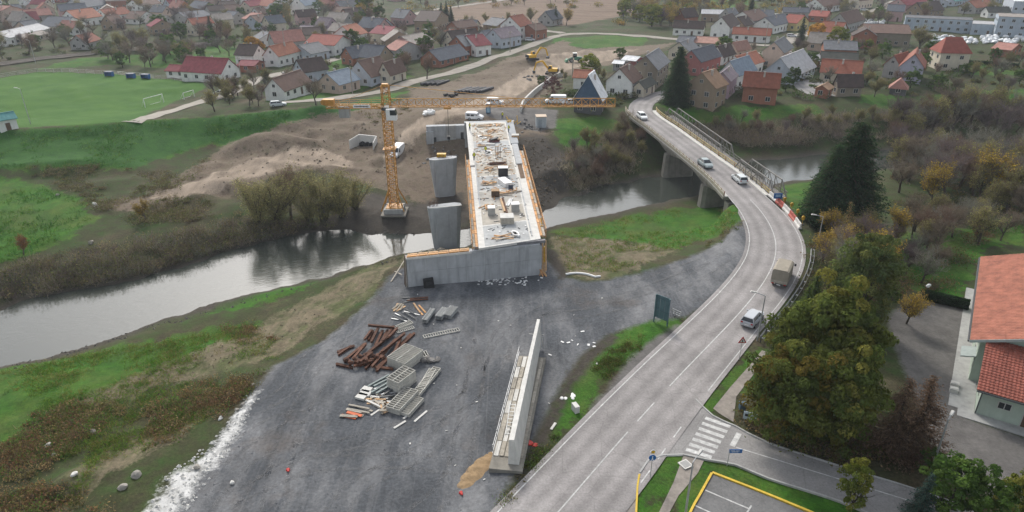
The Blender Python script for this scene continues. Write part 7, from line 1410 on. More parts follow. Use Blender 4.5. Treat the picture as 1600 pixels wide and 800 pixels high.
def bare_tree(seed, twigcol, leafcol=None, nleaf=0, spread=.5, ntw=3, lsize=.16, tw=.02, upb=.5, droop=0.0):
    rs = np.random.RandomState(seed); segs = norm_h(skeleton(rs, 10, spread, levels=3, upb=upb)); fine = [s for s in segs if s[4] >= 2]
    Pp = np.array([s[0] for s in fine]); Q = np.array([s[1] for s in fine]); idx = np.repeat(np.arange(len(fine)), max(1, ntw*900//len(fine)) if False else ntw); t = rs.rand(len(idx))[:, None]; p = Pp[idx]*(1-t)+Q[idx]*t; d = (Q-Pp)[idx]; d /= np.linalg.norm(d, axis=1, keepdims=True); d = d+rs.normal(size=d.shape)*.55+np.array([0, 0, .15-droop]); d /= np.linalg.norm(d, axis=1, keepdims=True)
    q = p+d*rs.uniform(.4, 1.1, len(p))[:, None]; V4 = sticks(rs, p, q, tw*rs.uniform(.6, 1.3, len(p))); tint = pal(rs, len(p), twigcol, .25)
    V0 = sticks(rs, Pp, Q, np.array([max(.012, s[2]*.8) for s in fine])); V4 = np.concatenate([V4, V0]); tint = np.concatenate([tint, pal(rs, len(Pp), twigcol, .2)])
    if leafcol:
        k = rs.randint(0, len(q), nleaf); C = p[k]+(q-p)[k]*rs.uniform(.3, 1.1, nleaf)[:, None]+rs.normal(size=(nleaf, 3))*.12; V4 = np.concatenate([V4, leaves(rs, C, lsize)]); tint = np.concatenate([tint, pal(rs, nleaf, leafcol, .3, rs.randint(0, 60, nleaf))])
    return trunk_mesh(segs, BARK, 2), quads_mesh('crown', V4, tint, TWIG)
def dense_tree(seed, cols, w_=.42, n_clump=150, per=95, lsize=.2, top=.5, base=.12, conic=0.0):
    """round leafy crown of separate leaf clumps; unit height 10"""
    rs = np.random.RandomState(seed); segs = norm_h(skeleton(rs, 10, .45, .32, 3), 8.6); cz_ = 10*(.5+base/2); rz = 10*(1-base)/2; rx = 10*w_
    d = rnd_dirs(rs, n_clump); d[:, 2] = np.abs(d[:, 2])*np.where(rs.rand(n_clump) < .72, 1, -1); rad = rs.uniform(.5, 1.0, n_clump)**.35; cen = d*rad[:, None]*np.array([rx, rx, rz])*(1+.16*rs.normal(size=n_clump))[:, None]
    if conic: cen[:, :2] *= (1-conic*(cen[:, 2:3]+rz)/(2*rz))
    cen[:, 2] += cz_; cr_ = rs.uniform(.55, 1.15, n_clump)*rx*.26; g = np.repeat(np.arange(n_clump), per); off = rnd_dirs(rs, len(g)); off[:, 2] = np.abs(off[:, 2])*np.where(rs.rand(len(g)) < .8, 1, -.6); C = cen[g]+off*(cr_[g]*rs.uniform(.75, 1.05, len(g)))[:, None]*np.array([1, 1, .75])
    V4 = leaves(rs, C, lsize, off*1.5+np.array([0, 0, .5])); tint = pal(rs, len(g), cols, .28, g); return trunk_mesh(segs, BARK_D, 1), quads_mesh('crown', V4, tint, LEAF)
def conifer(seed, cols, w_=.26, nlev=34, sparse=1.0, droop=.35, nsz=.30, base=.04, power=.85):
    rs = np.random.RandomState(seed); Pl, Ql = [], []; C, S, Gp = [], [], []; gi = 0
    for k in range(nlev):
        t = base+(1-base)*k/nlev; z_ = 10*t; R_ = 10*w_*(1-t)**power*rs.uniform(.82, 1.12)+.12; nb_ = int((5+10*(1-t))*sparse)
        for j in range(max(3, nb_)):
            az = rs.uniform(0, 6.283); L_ = R_*rs.uniform(.72, 1.12); dirn = np.array([math.cos(az), math.sin(az), 0]); n = max(3, int(L_/.17)); s = np.linspace(.12, 1, n); pts = np.array([0, 0, z_])+dirn*(L_*s)[:, None]; pts[:, 2] += -droop*L_*s**1.4+.22*L_*np.clip(s-.7, 0, 1)*1.2; Pl.append([0, 0, z_]); Ql.append(pts[-1])
            pts = np.repeat(pts, 2, 0)+rs.normal(size=(2*n, 3))*np.array([.13, .13, .09]); C.append(pts); S.append(np.full(2*n, nsz)*np.repeat(1-.35*s, 2)); Gp.append(np.full(2*n, gi)); gi += 1
    C = np.concatenate(C); S = np.concatenate(S); Gp = np.concatenate(Gp); out = C.copy(); out[:, 2] = 0; out /= np.linalg.norm(out, axis=1, keepdims=True)+1e-6; n = len(C)
    d = out+rs.normal(size=(n, 3))*.5+np.array([0, 0, -.35]); d /= np.linalg.norm(d, axis=1, keepdims=True); a = np.cross(d, rnd_dirs(rs, n)); a /= np.linalg.norm(a, axis=1, keepdims=True); s = S[:, None]*rs.uniform(.7, 1.3, n)[:, None]; V4 = np.stack([C-d*s*.5, C+a*s*.28, C+d*s*.8, C-a*s*.28], 1); tint = pal(rs, n, cols, .28, Gp)
    Pl, Ql = np.array(Pl, float), np.array(Ql); V4 = np.concatenate([V4, sticks(rs, Pl, Ql, .03)]); tint = np.concatenate([tint, pal(rs, len(Pl), [(.06, .045, .035)], .2)])
    return MB().tube((0, 0, -.3), (0, 0, 9.6), .24, .03, n=7).mesh('trunk', BARK_D, smooth=True), quads_mesh('crown', V4, tint, LEAF)
TW = [(.085, .072, .058), (.075, .06, .05), (.10, .085, .066)]; TWR = [(.095, .066, .052), (.08, .055, .045)]; TWG = [(.10, .10, .085), (.085, .085, .075)]; TWP = [(.085, .068, .07), (.072, .06, .062)]
TT = {}
for k in range(4): TT['bare%d' % k] = bare_tree(10+k, [TW, TWR, TWG, TWP][k], spread=.5+.05*(k % 2))
for k in range(3): TT['olive%d' % k] = bare_tree(30+k, TW, [(.125, .120, .046), (.155, .140, .052), (.10, .108, .042)], 4200, .46, 3, .12, droop=.1)
for k in range(2): TT['yellow%d' % k] = bare_tree(40+k, TW, [(.21, .15, .025), (.17, .135, .03), (.24, .165, .03)], 3200, .5, 3, .15)
for k in range(2): TT['rust%d' % k] = bare_tree(46+k, TWR, [(.20, .095, .03), (.16, .075, .03)], 1800, .5, 3, .14)
for k in range(2): TT['green%d' % k] = dense_tree(50+k, [(.045, .075, .018), (.06, .09, .022), (.035, .06, .016)], .36, 90, 70, .22)
TT['orange0'] = dense_tree(56, [(.30, .155, .03), (.24, .13, .03), (.34, .19, .045)], .40, 80, 80, .24)
TT['ygreen0'] = dense_tree(57, [(.10, .11, .022), (.13, .125, .028), (.075, .09, .02)], .36, 90, 70, .22)
TT['maple0'] = dense_tree(60, [(.082, .090, .024), (.062, .078, .022), (.112, .102, .026), (.070, .084, .023), (.078, .088, .023)], .40, 200, 125, .18, base=.03); TT['maple1'] = dense_tree(61, [(.078, .086, .024), (.062, .076, .023), (.112, .084, .022), (.070, .084, .023), (.085, .088, .023)], .44, 200, 125, .18, base=.02)
TT['darkleaf0'] = dense_tree(62, [(.042, .056, .022), (.055, .066, .024), (.065, .068, .022)], .36, 200, 100, .15, base=.04)
for k in range(2): TT['spruce%d' % k] = conifer(70+k, [(.017, .030, .016), (.022, .036, .018), (.013, .024, .013)], .27+.04*k, 36, 1.25)
TT['broadspruce0'] = conifer(74, [(.024, .046, .022), (.034, .056, .026), (.017, .034, .018)], .36, 60, 2.6, .28, .26, .01, .55)
TT['youngspruce0'] = conifer(75, [(.045, .065, .018), (.06, .08, .022), (.032, .05, .016)], .30, 28, 1.2); TT['bluespruce0'] = conifer(76, [(.03, .05, .045), (.04, .065, .058), (.025, .04, .038)], .32, 30, 1.4)
TT['larch0'] = conifer(77, [(.13, .075, .045), (.10, .065, .048), (.085, .058, .045)], .30, 34, .8, .15, .22); TT['larch1'] = conifer(78, [(.16, .11, .05), (.11, .08, .045), (.06, .065, .03)], .26, 34, .8, .2, .22); TT['redlarch0'] = conifer(79, [(.115, .072, .055), (.095, .062, .050), (.13, .08, .056)], .30, 42, 1.1, .05, .22, .02, .7)
TT['purple0'] = dense_tree(80, [(.085, .035, .04), (.065, .03, .034)], .5, 60, 70, .2, base=.02)
def willow(seed):
    rs = np.random.RandomState(seed); st, segs = [], []; 
    for k in range(11):
        az = rs.uniform(0, 6.283); tilt = rs.uniform(.05, .55); d = np.array([math.cos(az)*tilt, math.sin(az)*tilt, 1.]); d /= np.linalg.norm(d); p = np.array([rs.normal()*.25, rs.normal()*.25, -.3]); L_ = rs.uniform(6.2, 9.6); r = .13
        for j in range(7): q = p+(d+rs.normal(size=3)*.1)*L_/7; segs.append((p, q, r*(1-j/8), r*(1-(j+1)/8), 0)); (st.append((p, q)) if j > 0 else None); p = q; d = d+np.array([math.cos(az), math.sin(az), 0])*.03
    Pp = np.array([a for a, b in st]); Q = np.array([b for a, b in st]); n = 2600; i = rs.randint(0, len(Pp), n); t = rs.rand(n)[:, None]; p = Pp[i]*(1-t)+Q[i]*t; d = rs.normal(size=(n, 3))*np.array([.95, .95, .5])+np.array([0, 0, .45]); d /= np.linalg.norm(d, axis=1, keepdims=True); q = p+d*rs.uniform(.6, 1.7, n)[:, None]
    V4 = sticks(rs, p, q, .016*rs.uniform(.6, 1.3, n)); tint = pal(rs, n, [(.12, .105, .07), (.10, .088, .062)], .25); m = 7000; k = rs.randint(0, n, m); C = p[k]+(q-p)[k]*rs.uniform(.25, 1.1, m)[:, None]+rs.normal(size=(m, 3))*.12
    V4 = np.concatenate([V4, leaves(rs, C, .10)]); tint = np.concatenate([tint, pal(rs, m, [(.155, .148, .068), (.185, .168, .075), (.125, .130, .06)], .3, rs.randint(0, 70, m))]); return trunk_mesh(segs, BARK, 0), quads_mesh('crown', V4, tint, TWIG)
for k in range(3): TT['willow%d' % k] = willow(90+k)
ROOTS = [Vector((o.location.x, o.location.y, 0)) for o in COL.objects if o.get('category') in ('house', 'shed', 'barn', 'factory', 'building')]
def plant(kind, q, h, ws=1.0, label='', group=None, rz=None, name=None):
    ks = [k for k in TT if k.rstrip('0123456789') == kind]; k = ks[random.randrange(len(ks))]; tm_, cm_ = TT[k]; s = h/10.0
    nm = name or {'bare': 'bare_tree', 'spruce': 'spruce_tree', 'broadspruce': 'spruce_tree', 'youngspruce': 'spruce_tree', 'bluespruce': 'blue_spruce', 'larch': 'larch_tree', 'redlarch': 'larch_tree', 'maple': 'maple_tree'}.get(kind, 'leafy_tree')
    t = thing(nm, label, 'tree', q, random.uniform(0, 6.28) if rz is None else rz, group); link('trunk', tm_, t, None, None, (s*ws, s*ws, s)); link('crown', cm_, t, None, None, (s*ws, s*ws, s)); return t
# ---- single trees the photograph singles out
for a in [
 ('broadspruce',1298,298,14,.95,6.2,'left half of the huge dark spruce pair right of the footbridge'), ('broadspruce',1330,278,18,1.05,8.6,'right half of the huge dark spruce pair right of the footbridge'),
 ('broadspruce',1056,163,15,.80,'tall dark spruce at the far end of the old bridge'),
 ('maple',1236,614,10,.78,5.2,'big green maple at the corner of the side road'), ('maple',1312,622,10,.78,5.2,'big green-brown maple behind the side road verge'), ('maple',1292,548,13.5,.78,7.2,'tallest green-gold maple behind the other two'),
 ('darkleaf',1354,445,12,.8,6.2,'tall dark green tree between maple and hedge'), 
 ('redlarch',1406,650,8.5,1.25,4.2,'left of the two brown bare larches by the lot'), ('redlarch',1442,650,9,1.2,4.5,'right of the two brown bare larches by the lot'),
 ('youngspruce',1214,552,6.5,1.0,3,'lowest young spruce behind the crash barrier'), ('youngspruce',1238,518,7,1.0,3.2,'second young spruce behind the crash barrier'), ('youngspruce',1258,486,7,1.0,3.2,'third young spruce behind the crash barrier'), ('youngspruce',1274,452,6,1.0,3,'upper young spruce behind the crash barrier'), ('spruce',1216,586,6,1.1,2.8,'dark young spruce between maple and barrier'), ('spruce',1250,548,6.5,1.1,3.0,'dark young spruce left of the tall maple'),
 ('larch',1320,362,9.5,.85,4.5,'orange-brown larch in front of the dark spruce'), ('bare',1308,410,8.5,.9,4.2,'bare reddish tree beside the road lamp'), ('yellow',1380,395,8.5,1.0,4.8,'golden weeping tree above the dark green tree'), ('yellow',1358,368,7,.9,4,'golden tree right of the orange-brown larch'), ('yellow',1424,478,5,1.0,2.6,'small golden weeping tree at the end of the hedge'),
 ('bare',1465,390,7.5,1.2,'round bare purple-grey tree on the lawn beyond the lot'), ('rust',1525,378,3.5,1.0,'small rusty tree on the lawn'), ('yellow',1540,320,11,1.1,'large yellow-green tree at the right beyond the lawn'), ('yellow',1455,322,9.5,.9,'yellow-green tree left of the large one'), ('olive',1575,330,9,1.0,'olive tree at the right edge beyond the lawn'),
 ('ygreen',1336,762,5.2,.65,2.6,'small pale green tree between side road and parking'), ('bluespruce',1442,785,5.2,1.0,2.0,'blue-green spruce at the bottom right'), ('green',1496,762,6.2,.9,3.4,'green tree at the bottom right beside the blue spruce'), ('green',1540,785,5.5,.9,3.0,'second green tree at the bottom right'), ('ygreen',1596,785,5.5,.9,3,'pale green tree in the bottom right corner'), ('green',1450,733,2.2,1.2,'low round bush at the foot of the tall lamp'),
 ('willow',404,350,9.5,1.15,'leftmost willow on the far bank'), ('willow',432,346,11.5,1.2,'second willow from the left on the far bank'), ('bare',455,340,10,1.0,'bare-topped tree among the far bank willows'), ('willow',508,342,11,1.2,'tall willow left of the crane'), ('willow',534,338,9,1.2,'willow nearest the crane on the far bank'), ('willow',556,326,8,1.2,'low willow bush left of the crane base'), ('willow',482,346,8,1.1,'small willow in the middle of the far bank group'),
 ('yellow',228,345,4.2,.8,'small yellow tree alone on the scrubby bank'), ('rust',37,398,3.6,1.1,'red-brown bush above the river at left'), ('orange',396,72,8.5,.95,5.5,'bright orange tree beside the dark brown roof'), ('spruce',331,58,9.5,1.1,'dark conifer in the upper left village'), ('spruce',476,76,7,1.1,'dark conifer beside the red-roofed chalet'), ('spruce',690,32,9,.9,'leftmost of three dark conifers behind the tan house'), ('spruce',698,33,10,.9,'middle of three dark conifers behind the tan house'), ('spruce',705,34,8,.9,'rightmost of three dark conifers behind the tan house'),
 ('ygreen',921,124,7.5,1.1,'bright green tree on the haul road by the blue gable'), ('purple',862,150,5,1.0,'purple-leaved shrub beside the parked white van'), ('bare',494,164,8,1.0,'bare tree on the dike end behind the small white house'), ('bare',667,124,9,.8,'bare tree over the black pipes'), ('spruce',1250,70,11,.9,'dark conifer beside the yellow house'), ('spruce',868,39,9,.7,'slim conifer by the slate-roofed house'), ('spruce',1172,27,12,.7,'slim conifer above the white-roofed building'), ('yellow',885,40,8.5,1.0,'yellow tree right of the slim conifer at the field'), ('olive',830,38,8,1.0,'olive tree left of the slate-roofed house'),
 ('orange',1272,75,9,.9,'ochre tree left of the stone warehouse'), ('ygreen',1305,82,9,1.0,'yellow-green tree before the stone warehouse'), ('green',1330,86,5,1.2,'low green tree below the stone warehouse'), ('ygreen',1355,84,5,1.0,'pale green bush below the stone warehouse'), ('olive',1437,82,10,1.3,'broad brown-green tree left of the three-storey house'), ('green',1455,95,7,1.1,'green tree beside the three-storey house'), ('green',1187,102,4,.8,'small green cypress by the pink house'), ('ygreen',1180,110,3.5,1.0,'yellow-green bush by the orange roof'), ('yellow',520,14,10,.8,'yellow poplar at the top left of the village'), ('ygreen',570,22,11,1.2,'tall yellow-green tree above the lane'), ('green',251,50,8,1.2,'green tree in the orchard village at left'), ('green',283,62,7.5,1.1,'pale green tree right of the orchard green tree'), ('green',566,84,6,1.2,'grey-green tree by the white car on the lawn'), ('olive',352,158,6.5,1.1,'yellowish bush at the end of the pitch lane'), ('olive',372,150,6,1.0,'second yellowish bush at the end of the pitch lane'), ('green',968,92,4,1.4,'low bush by the pale-roofed shed')]:
    kind, u, v, h, ws = a[:5]; lb = a[-1]
    if len(a) == 7:          # measured at the middle of the crown
        zg = 0.0
        for _ in range(8): q = P(u, v, zg+a[5]); zg = H(q.x, q.y)
        q.z = zg
    else: q = G(u, v)
    plant(kind, q, h, ws, lb)
BADPOLY = [[(P(u, v, 3).x, P(u, v, 3).y) for u, v in pl_] for pl_ in ([(640,196),(690,172),(760,150),(820,110),(880,82),(1000,76),(960,92),(890,108),(850,125),(790,160),(740,176)],)]
def inside(pt, poly):
    c = False; n = len(poly)
    for i in range(n):
        a, b = poly[i], poly[(i+1) % n]
        if (a[1] > pt[1]) != (b[1] > pt[1]) and pt[0] < (b[0]-a[0])*(pt[1]-a[1])/(b[1]-a[1])+a[0]: c = not c
    return c
RP2 = [(p.x, p.y) for p in road_path]
KD = {'bare': 'bare brown tree', 'olive': 'thinning olive-brown tree', 'yellow': 'yellow-leaved tree', 'rust': 'rust-leaved tree', 'green': 'green leafy tree', 'ygreen': 'yellow-green leafy tree', 'spruce': 'dark conifer'}
HLAB = [(Vector((o.location.x, o.location.y, 0)), o['label']) for o in COL.objects if o.get('category') in ('house', 'shed', 'barn', 'factory')]; TLAB = set()
def grove(poly, n, kinds, h0, h1, label, group, ws=(.85, 1.2), clear=7.0, rsd=1, mind=2.0):
    rs = random.Random(rsd); us = [p[0] for p in poly]; vs = [p[1] for p in poly]; k = tr_ = 0; got = []; made_ = []
    while k < n and tr_ < n*30:
        tr_ += 1; u, v = rs.uniform(min(us), max(us)), rs.uniform(min(vs), max(vs))
        if not inside((u, v), poly): continue
        q = G(u, v); q2 = Vector((q.x, q.y, 0))
        if q.z < ZW+.25 or any((q2-r).length < clear for r in ROOTS) or any(abs(q.x-a)+abs(q.y-b) < 5 for a, b in RP2) or any((q2-g_).length < mind for g_ in got) or any(inside((q.x, q.y), b) for b in BADPOLY): continue
        got.append(q2); kd = rs.choice(kinds); h = rs.uniform(h0, h1); desc = KD[kd]; lb = desc+' '+label
        hn = min(HLAB, key=lambda e: (e[0]-q2).length) if HLAB else None
        if hn and (hn[0]-q2).length < 22:
            dl = q2-hn[0]; rel = ('right of' if dl.x > 0 else 'left of') if abs(dl.x) > abs(dl.y)*.7 else ('behind' if dl.y > 0 else 'in front of')
            for ref in (hn[1], hn[1].split(',')[0], hn[1].split(' with ')[0]):
                l2 = '%s %s the %s' % (desc, rel, ref)
                if len(l2.split()) <= 16 and l2 not in TLAB: lb = l2; TLAB.add(l2); break
        o = plant(kd, q, h, rs.uniform(*ws), lb, group+', '+kd); made_.append((o, u, v, h, kd, lb == desc+' '+label)); k += 1
    for kd in set(m_[4] for m_ in made_):          # the ones that stand out by their place or height
        sh = [m_ for m_ in made_ if m_[4] == kd and m_[5]]
        for word, key in (('leftmost', lambda m_: m_[1]), ('rightmost', lambda m_: -m_[1]), ('nearest', lambda m_: -m_[2]), ('farthest', lambda m_: m_[2]), ('tallest', lambda m_: -m_[3])):
            if len(sh) > 1: m_ = min(sh, key=key); sh.remove(m_); m_[0]['label'] = word+' '+KD[kd]+' '+label
        if len(sh) == 1 and False: pass
grove([(1385,195),(1600,165),(1640,230),(1640,320),(1500,330),(1400,320),(1388,260)], 62, ['bare', 'bare', 'bare', 'olive', 'bare'], 6, 11, 'in the grove right of the huge spruces', 'grove right of the spruces', clear=5, rsd=2)
grove([(1400,330),(1640,330),(1640,372),(1520,385),(1420,460),(1400,420)], 26, ['bare', 'olive', 'bare', 'olive'], 3.5, 7, 'on the lawn beyond the right-hand lot', 'lawn trees', rsd=3)
grove([(1130,190),(1290,182),(1400,178),(1500,170),(1600,160),(1600,185),(1400,205),(1280,210),(1170,215),(1100,212)], 40, ['bare', 'bare', 'olive', 'olive'], 2.8, 4.5, 'in the thicket on the bank behind the footbridge', 'bank behind footbridge', clear=4, rsd=4)
grove([(905,235),(985,200),(1000,235),(1010,262),(960,280),(905,292),(885,262)], 22, ['bare', 'bare', 'olive'], 3.5, 6, 'on the bank between new deck and old bridge', 'bank between bridges', rsd=5)
grove([(0,20),(400,25),(390,70),(270,85),(240,112),(180,112),(160,80),(0,92)], 75, ['bare', 'bare', 'bare', 'olive', 'green', 'bare'], 5, 9, 'among the upper left houses', 'upper left village', rsd=6)
grove([(190,80),(300,70),(370,75),(350,100),(280,112),(200,108)], 22, ['bare', 'bare', 'olive', 'green'], 4.5, 8, 'in the orchard behind the clubhouse', 'orchard behind clubhouse', rsd=7)
grove([(0,-4),(600,-4),(600,40),(560,45),(400,30),(0,22)], 60, ['bare', 'olive', 'bare', 'yellow', 'green'], 5, 9, 'at the top left edge of the village', 'top left edge', rsd=8)
grove([(400,30),(560,35),(620,45),(700,55),(690,90),(640,115),(600,115),(560,85),(460,70),(400,60)], 55, ['bare', 'bare', 'olive', 'bare', 'green'], 4.5, 8.5, 'between the houses in the middle of the village', 'mid village', rsd=9)
grove([(320,150),(380,140),(440,125),(500,108),(480,130),(430,150),(400,170),(345,178),(310,175)], 18, ['bare', 'olive', 'bare'], 4, 7, 'on the plots between lane and dike', 'plots by the dike', clear=6, rsd=10)
grove([(700,40),(830,35),(850,58),(760,85),(700,75)], 22, ['bare', 'olive', 'green', 'bare'], 3.5, 6.5, 'by the houses at the field edge', 'field edge', rsd=11)
grove([(960,18),(1090,10),(1180,14),(1180,30),(1090,28),(1040,46),(960,40)], 46, ['yellow', 'olive', 'ygreen', 'bare', 'yellow'], 6, 10, 'in the autumn wood beyond the tavern', 'autumn wood', clear=6, rsd=12)
grove([(980,-16),(1250,-16),(1250,12),(1000,12)], 50, ['bare', 'olive', 'yellow', 'green'], 6, 10, 'on the far wooded edge above the tavern', 'far wooded edge', rsd=13)
grove([(1240,0),(1600,-6),(1600,20),(1400,40),(1300,40),(1240,20)], 50, ['bare', 'bare', 'olive', 'green'], 5, 9, 'among the houses at the top right', 'top right village', rsd=14)
grove([(1050,80),(1300,70),(1450,95),(1600,95),(1600,150),(1400,155),(1280,150),(1180,150),(1060,130)], 55, ['bare', 'bare', 'olive', 'green'], 3.5, 6.5, 'between the houses right of the old bridge', 'right bank village', rsd=15)
grove([(840,120),(900,110),(960,105),(960,128),(900,132),(850,150)], 9, ['bare', 'olive', 'green'], 2.5, 4.5, 'around the outbuildings left of the bridge end', 'outbuildings by bridge end', rsd=16)
grove([(600,-6),(980,-24),(980,2),(640,16)], 26, ['bare', 'olive', 'green'], 5, 8, 'along the far side of the ploughed field', 'far side of field', rsd=17)
grove([(1270,360),(1300,350),(1400,350),(1400,400),(1330,440),(1290,470)], 12, ['bare', 'olive', 'yellow'], 5, 8, 'below the huge spruces', 'below the huge spruces', rsd=18)
grove([(-160,60),(-10,40),(-10,100),(-160,120)], 14, ['bare', 'olive', 'green'], 5, 8, 'beyond the left edge of the view', 'beyond left edge', rsd=19); grove([(1610,100),(1760,90),(1760,330),(1620,330)], 26, ['bare', 'olive', 'bare'], 5, 9, 'beyond the right edge of the view', 'beyond right edge', rsd=20)
# ---- clipped hedge
hq0, hq1 = P(1436,466,-.9), P(1512,484,-.9); hd = thing('clipped_hedge', 'dark clipped hedge at the upper end of the right-hand lot', 'hedge', hq0); rs = np.random.RandomState(3); n = 5200; t = rs.rand(n); a = rs.uniform(0, 6.283, n); C = np.array(hq0)[None]+(np.array(hq1)-np.array(hq0))[None]*t[:, None]; d_ = np.array((hq1-hq0).normalized()); nn = np.array([-d_[1], d_[0], 0]); off = nn[None]*(np.cos(a)*.62)[:, None]+np.array([0, 0, 1.])[None]*(.75+np.sin(a)*.7)[:, None]; C = C+off*rs.uniform(.85, 1.03, n)[:, None]-np.array(hq0)
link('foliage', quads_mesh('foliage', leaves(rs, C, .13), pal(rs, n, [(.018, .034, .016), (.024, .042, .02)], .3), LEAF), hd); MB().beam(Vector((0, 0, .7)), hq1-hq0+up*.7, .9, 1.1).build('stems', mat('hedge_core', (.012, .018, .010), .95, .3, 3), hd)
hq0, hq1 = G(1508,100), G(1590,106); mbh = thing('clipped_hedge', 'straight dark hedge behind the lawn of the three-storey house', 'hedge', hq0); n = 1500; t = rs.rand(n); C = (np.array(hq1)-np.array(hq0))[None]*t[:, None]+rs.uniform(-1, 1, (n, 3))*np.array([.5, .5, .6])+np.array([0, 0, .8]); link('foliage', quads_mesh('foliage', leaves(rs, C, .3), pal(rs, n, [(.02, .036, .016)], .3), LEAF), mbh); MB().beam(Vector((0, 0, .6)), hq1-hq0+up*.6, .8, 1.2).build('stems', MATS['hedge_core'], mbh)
# ---- brushwood on the river banks and rough ground (uncountable)
def brush(name, label, polys, n, twcol, leafc, h0=.8, h1=2.2, per=150, seed=1, lf=40, lsz=.14, tw=.02, rad=.5):
    rs = np.random.RandomState(seed); pts = []; A = [(max(p[0] for p in pl)-min(p[0] for p in pl))*(max(p[1] for p in pl)-min(p[1] for p in pl)) for pl in polys]
    for pl, ar in zip(polys, A):
        k = int(n*ar/sum(A)); us = [p[0] for p in pl]; vs = [p[1] for p in pl]; c = tr_ = 0
        while c < k and tr_ < k*25:
            tr_ += 1; u, v = rs.uniform(min(us), max(us)), rs.uniform(min(vs), max(vs))
            if inside((u, v), pl):
                q = G(u, v)
                if q.z > ZW+.12 and float(vnoise(np.array([q.x]), np.array([q.y]), 6., 77)[0]) > rs.uniform(.25, .6) and not any(abs(q.x-a)+abs(q.y-b) < 5.5 for a, b in RP2[::2]): pts.append((q.x, q.y, q.z, rs.uniform(h0, h1))); c += 1
    pts = np.array(pts); g = np.repeat(np.arange(len(pts)), per); base = pts[g, :3]+rs.normal(size=(len(g), 3))*np.array([rad, rad, 0])*pts[g, 3:4]*.8; d = rs.normal(size=(len(g), 3))*np.array([.5, .5, .3])+np.array([0, 0, .9]); d /= np.linalg.norm(d, axis=1, keepdims=True); L_ = pts[g, 3]*rs.uniform(.35, 1.0, len(g)); st = base+d*(L_*rs.uniform(0, .5, len(g)))[:, None]; en = base+d*L_[:, None]+rs.normal(size=(len(g), 3))*.2; V4 = sticks(rs, st, en, tw*rs.uniform(.7, 1.5, len(g))); tint = pal(rs, len(g), twcol, .25, g)
    if leafc:
        g2 = np.repeat(np.arange(len(pts)), lf); C = pts[g2, :3]+rs.normal(size=(len(g2), 3))*np.array([rad, rad, .22])*pts[g2, 3:4]+np.array([0, 0, .5])*pts[g2, 3:4]; V4 = np.concatenate([V4, leaves(rs, C, lsz)]); tint = np.concatenate([tint, pal(rs, len(g2), leafc, .3, g2)])
    o = stuff(link(name, quads_mesh(name, V4, tint, TWIG))); tag(o, label, 'brushwood'); return o
brush('bank_brushwood', 'grey-brown brushwood along the far river bank at left', [[(-40,440),(60,410),(180,385),(300,365),(380,345),(480,335),(560,335),(560,355),(470,362),(380,380),(320,400),(230,428),(110,450),(-40,482)]], 430, TW+TWP+TWG+[(.12, .105, .08), (.05, .042, .036)], [(.07, .075, .03), (.10, .085, .045), (.05, .06, .028)], .5, 2.2, 100, 1, 40, .14, .02, .5)
brush('scrub', 'low brown scrub on the waste ground at lower left', [[(20,660),(120,620),(200,640),(130,690),(60,740),(0,760),(-20,700)], [(230,640),(330,590),(425,570),(410,590),(360,640),(310,690),(240,690)], [(0,760),(100,760),(180,790),(120,850),(-20,850)], [(340,510),(420,505),(440,530),(380,540)]], 560, [(.075, .05, .036), (.07, .06, .04), (.12, .095, .062), (.055, .042, .035)], [(.05, .085, .02), (.08, .075, .03), (.10, .06, .033), (.13, .10, .05)], .25, .8, 45, 2, 50, .10, .014, .8)
brush('thicket', 'dense brown thicket on the right bank behind the footbridge', [[(1080,200),(1180,188),(1300,184),(1500,172),(1600,168),(1640,185),(1400,218),(1280,226),(1170,230),(1100,222)], [(895,235),(975,205),(1000,240),(1015,262),(960,282),(900,298),(880,265)]], 620, [(.125, .105, .085), (.105, .088, .072), (.115, .095, .088), (.13, .12, .095)], [(.10, .088, .05)], .9, 2.6, 80, 3, 16, .16, .03, .6)
brush('undergrowth', 'brown undergrowth among the trees at right', [[(1390,230),(1640,215),(1640,330),(1500,335),(1400,325)], [(1270,380),(1400,360),(1420,450),(1300,520),(1265,480)], [(1400,330),(1640,325),(1600,370),(1520,385),(1500,460),(1420,450)], [(1160,655),(1200,680),(1320,722),(1420,750),(1380,700),(1280,660)]], 300, TW+TWR, [(.05, .06, .02), (.08, .06, .03)], .4, 1.2, 60, 4, 60, .14, .02, 1.0)
brush('bank_scrub', 'sparse scrub on the earthworks left of the crane', [[(80,285),(250,265),(330,250),(300,300),(420,300),(360,345),(200,352),(150,330)], [(560,175),(640,160),(660,180),(600,200)], [(0,262),(200,258),(210,275),(60,285)]], 260, TW, [(.06, .07, .025), (.08, .07, .035)], .3, .9, 60, 5, 50, .13, .018, 1.1)
brush('verge_weeds', 'green weeds along the gravel yard verge', [[(860,660),(900,600),(960,545),(1010,520),(1000,545),(940,595),(900,650),(865,690)], [(800,745),(850,690),(862,700),(810,760),(780,800)], [(160,745),(230,700),(245,715),(180,765)], [(1090,380),(1160,350),(1168,362),(1100,392)]], 120, [(.05, .06, .02)], [(.05, .09, .018), (.06, .08, .02), (.09, .08, .03)], .15, .35, 30, 6, 50, .07, .012, 1.4)
brush('garden_shrubs', 'low shrubs between the village houses', [[(0,30),(600,30),(640,110),(480,130),(400,115),(380,70),(0,95)], [(1060,90),(1600,80),(1600,155),(1300,158),(1060,150)], [(880,150),(960,125),(1000,150),(960,170),(960,200)]], 420, TW+TWG, [(.04, .065, .022), (.07, .07, .03), (.05, .06, .03)], .8, 2.0, 60, 7, 90, .25, .03)
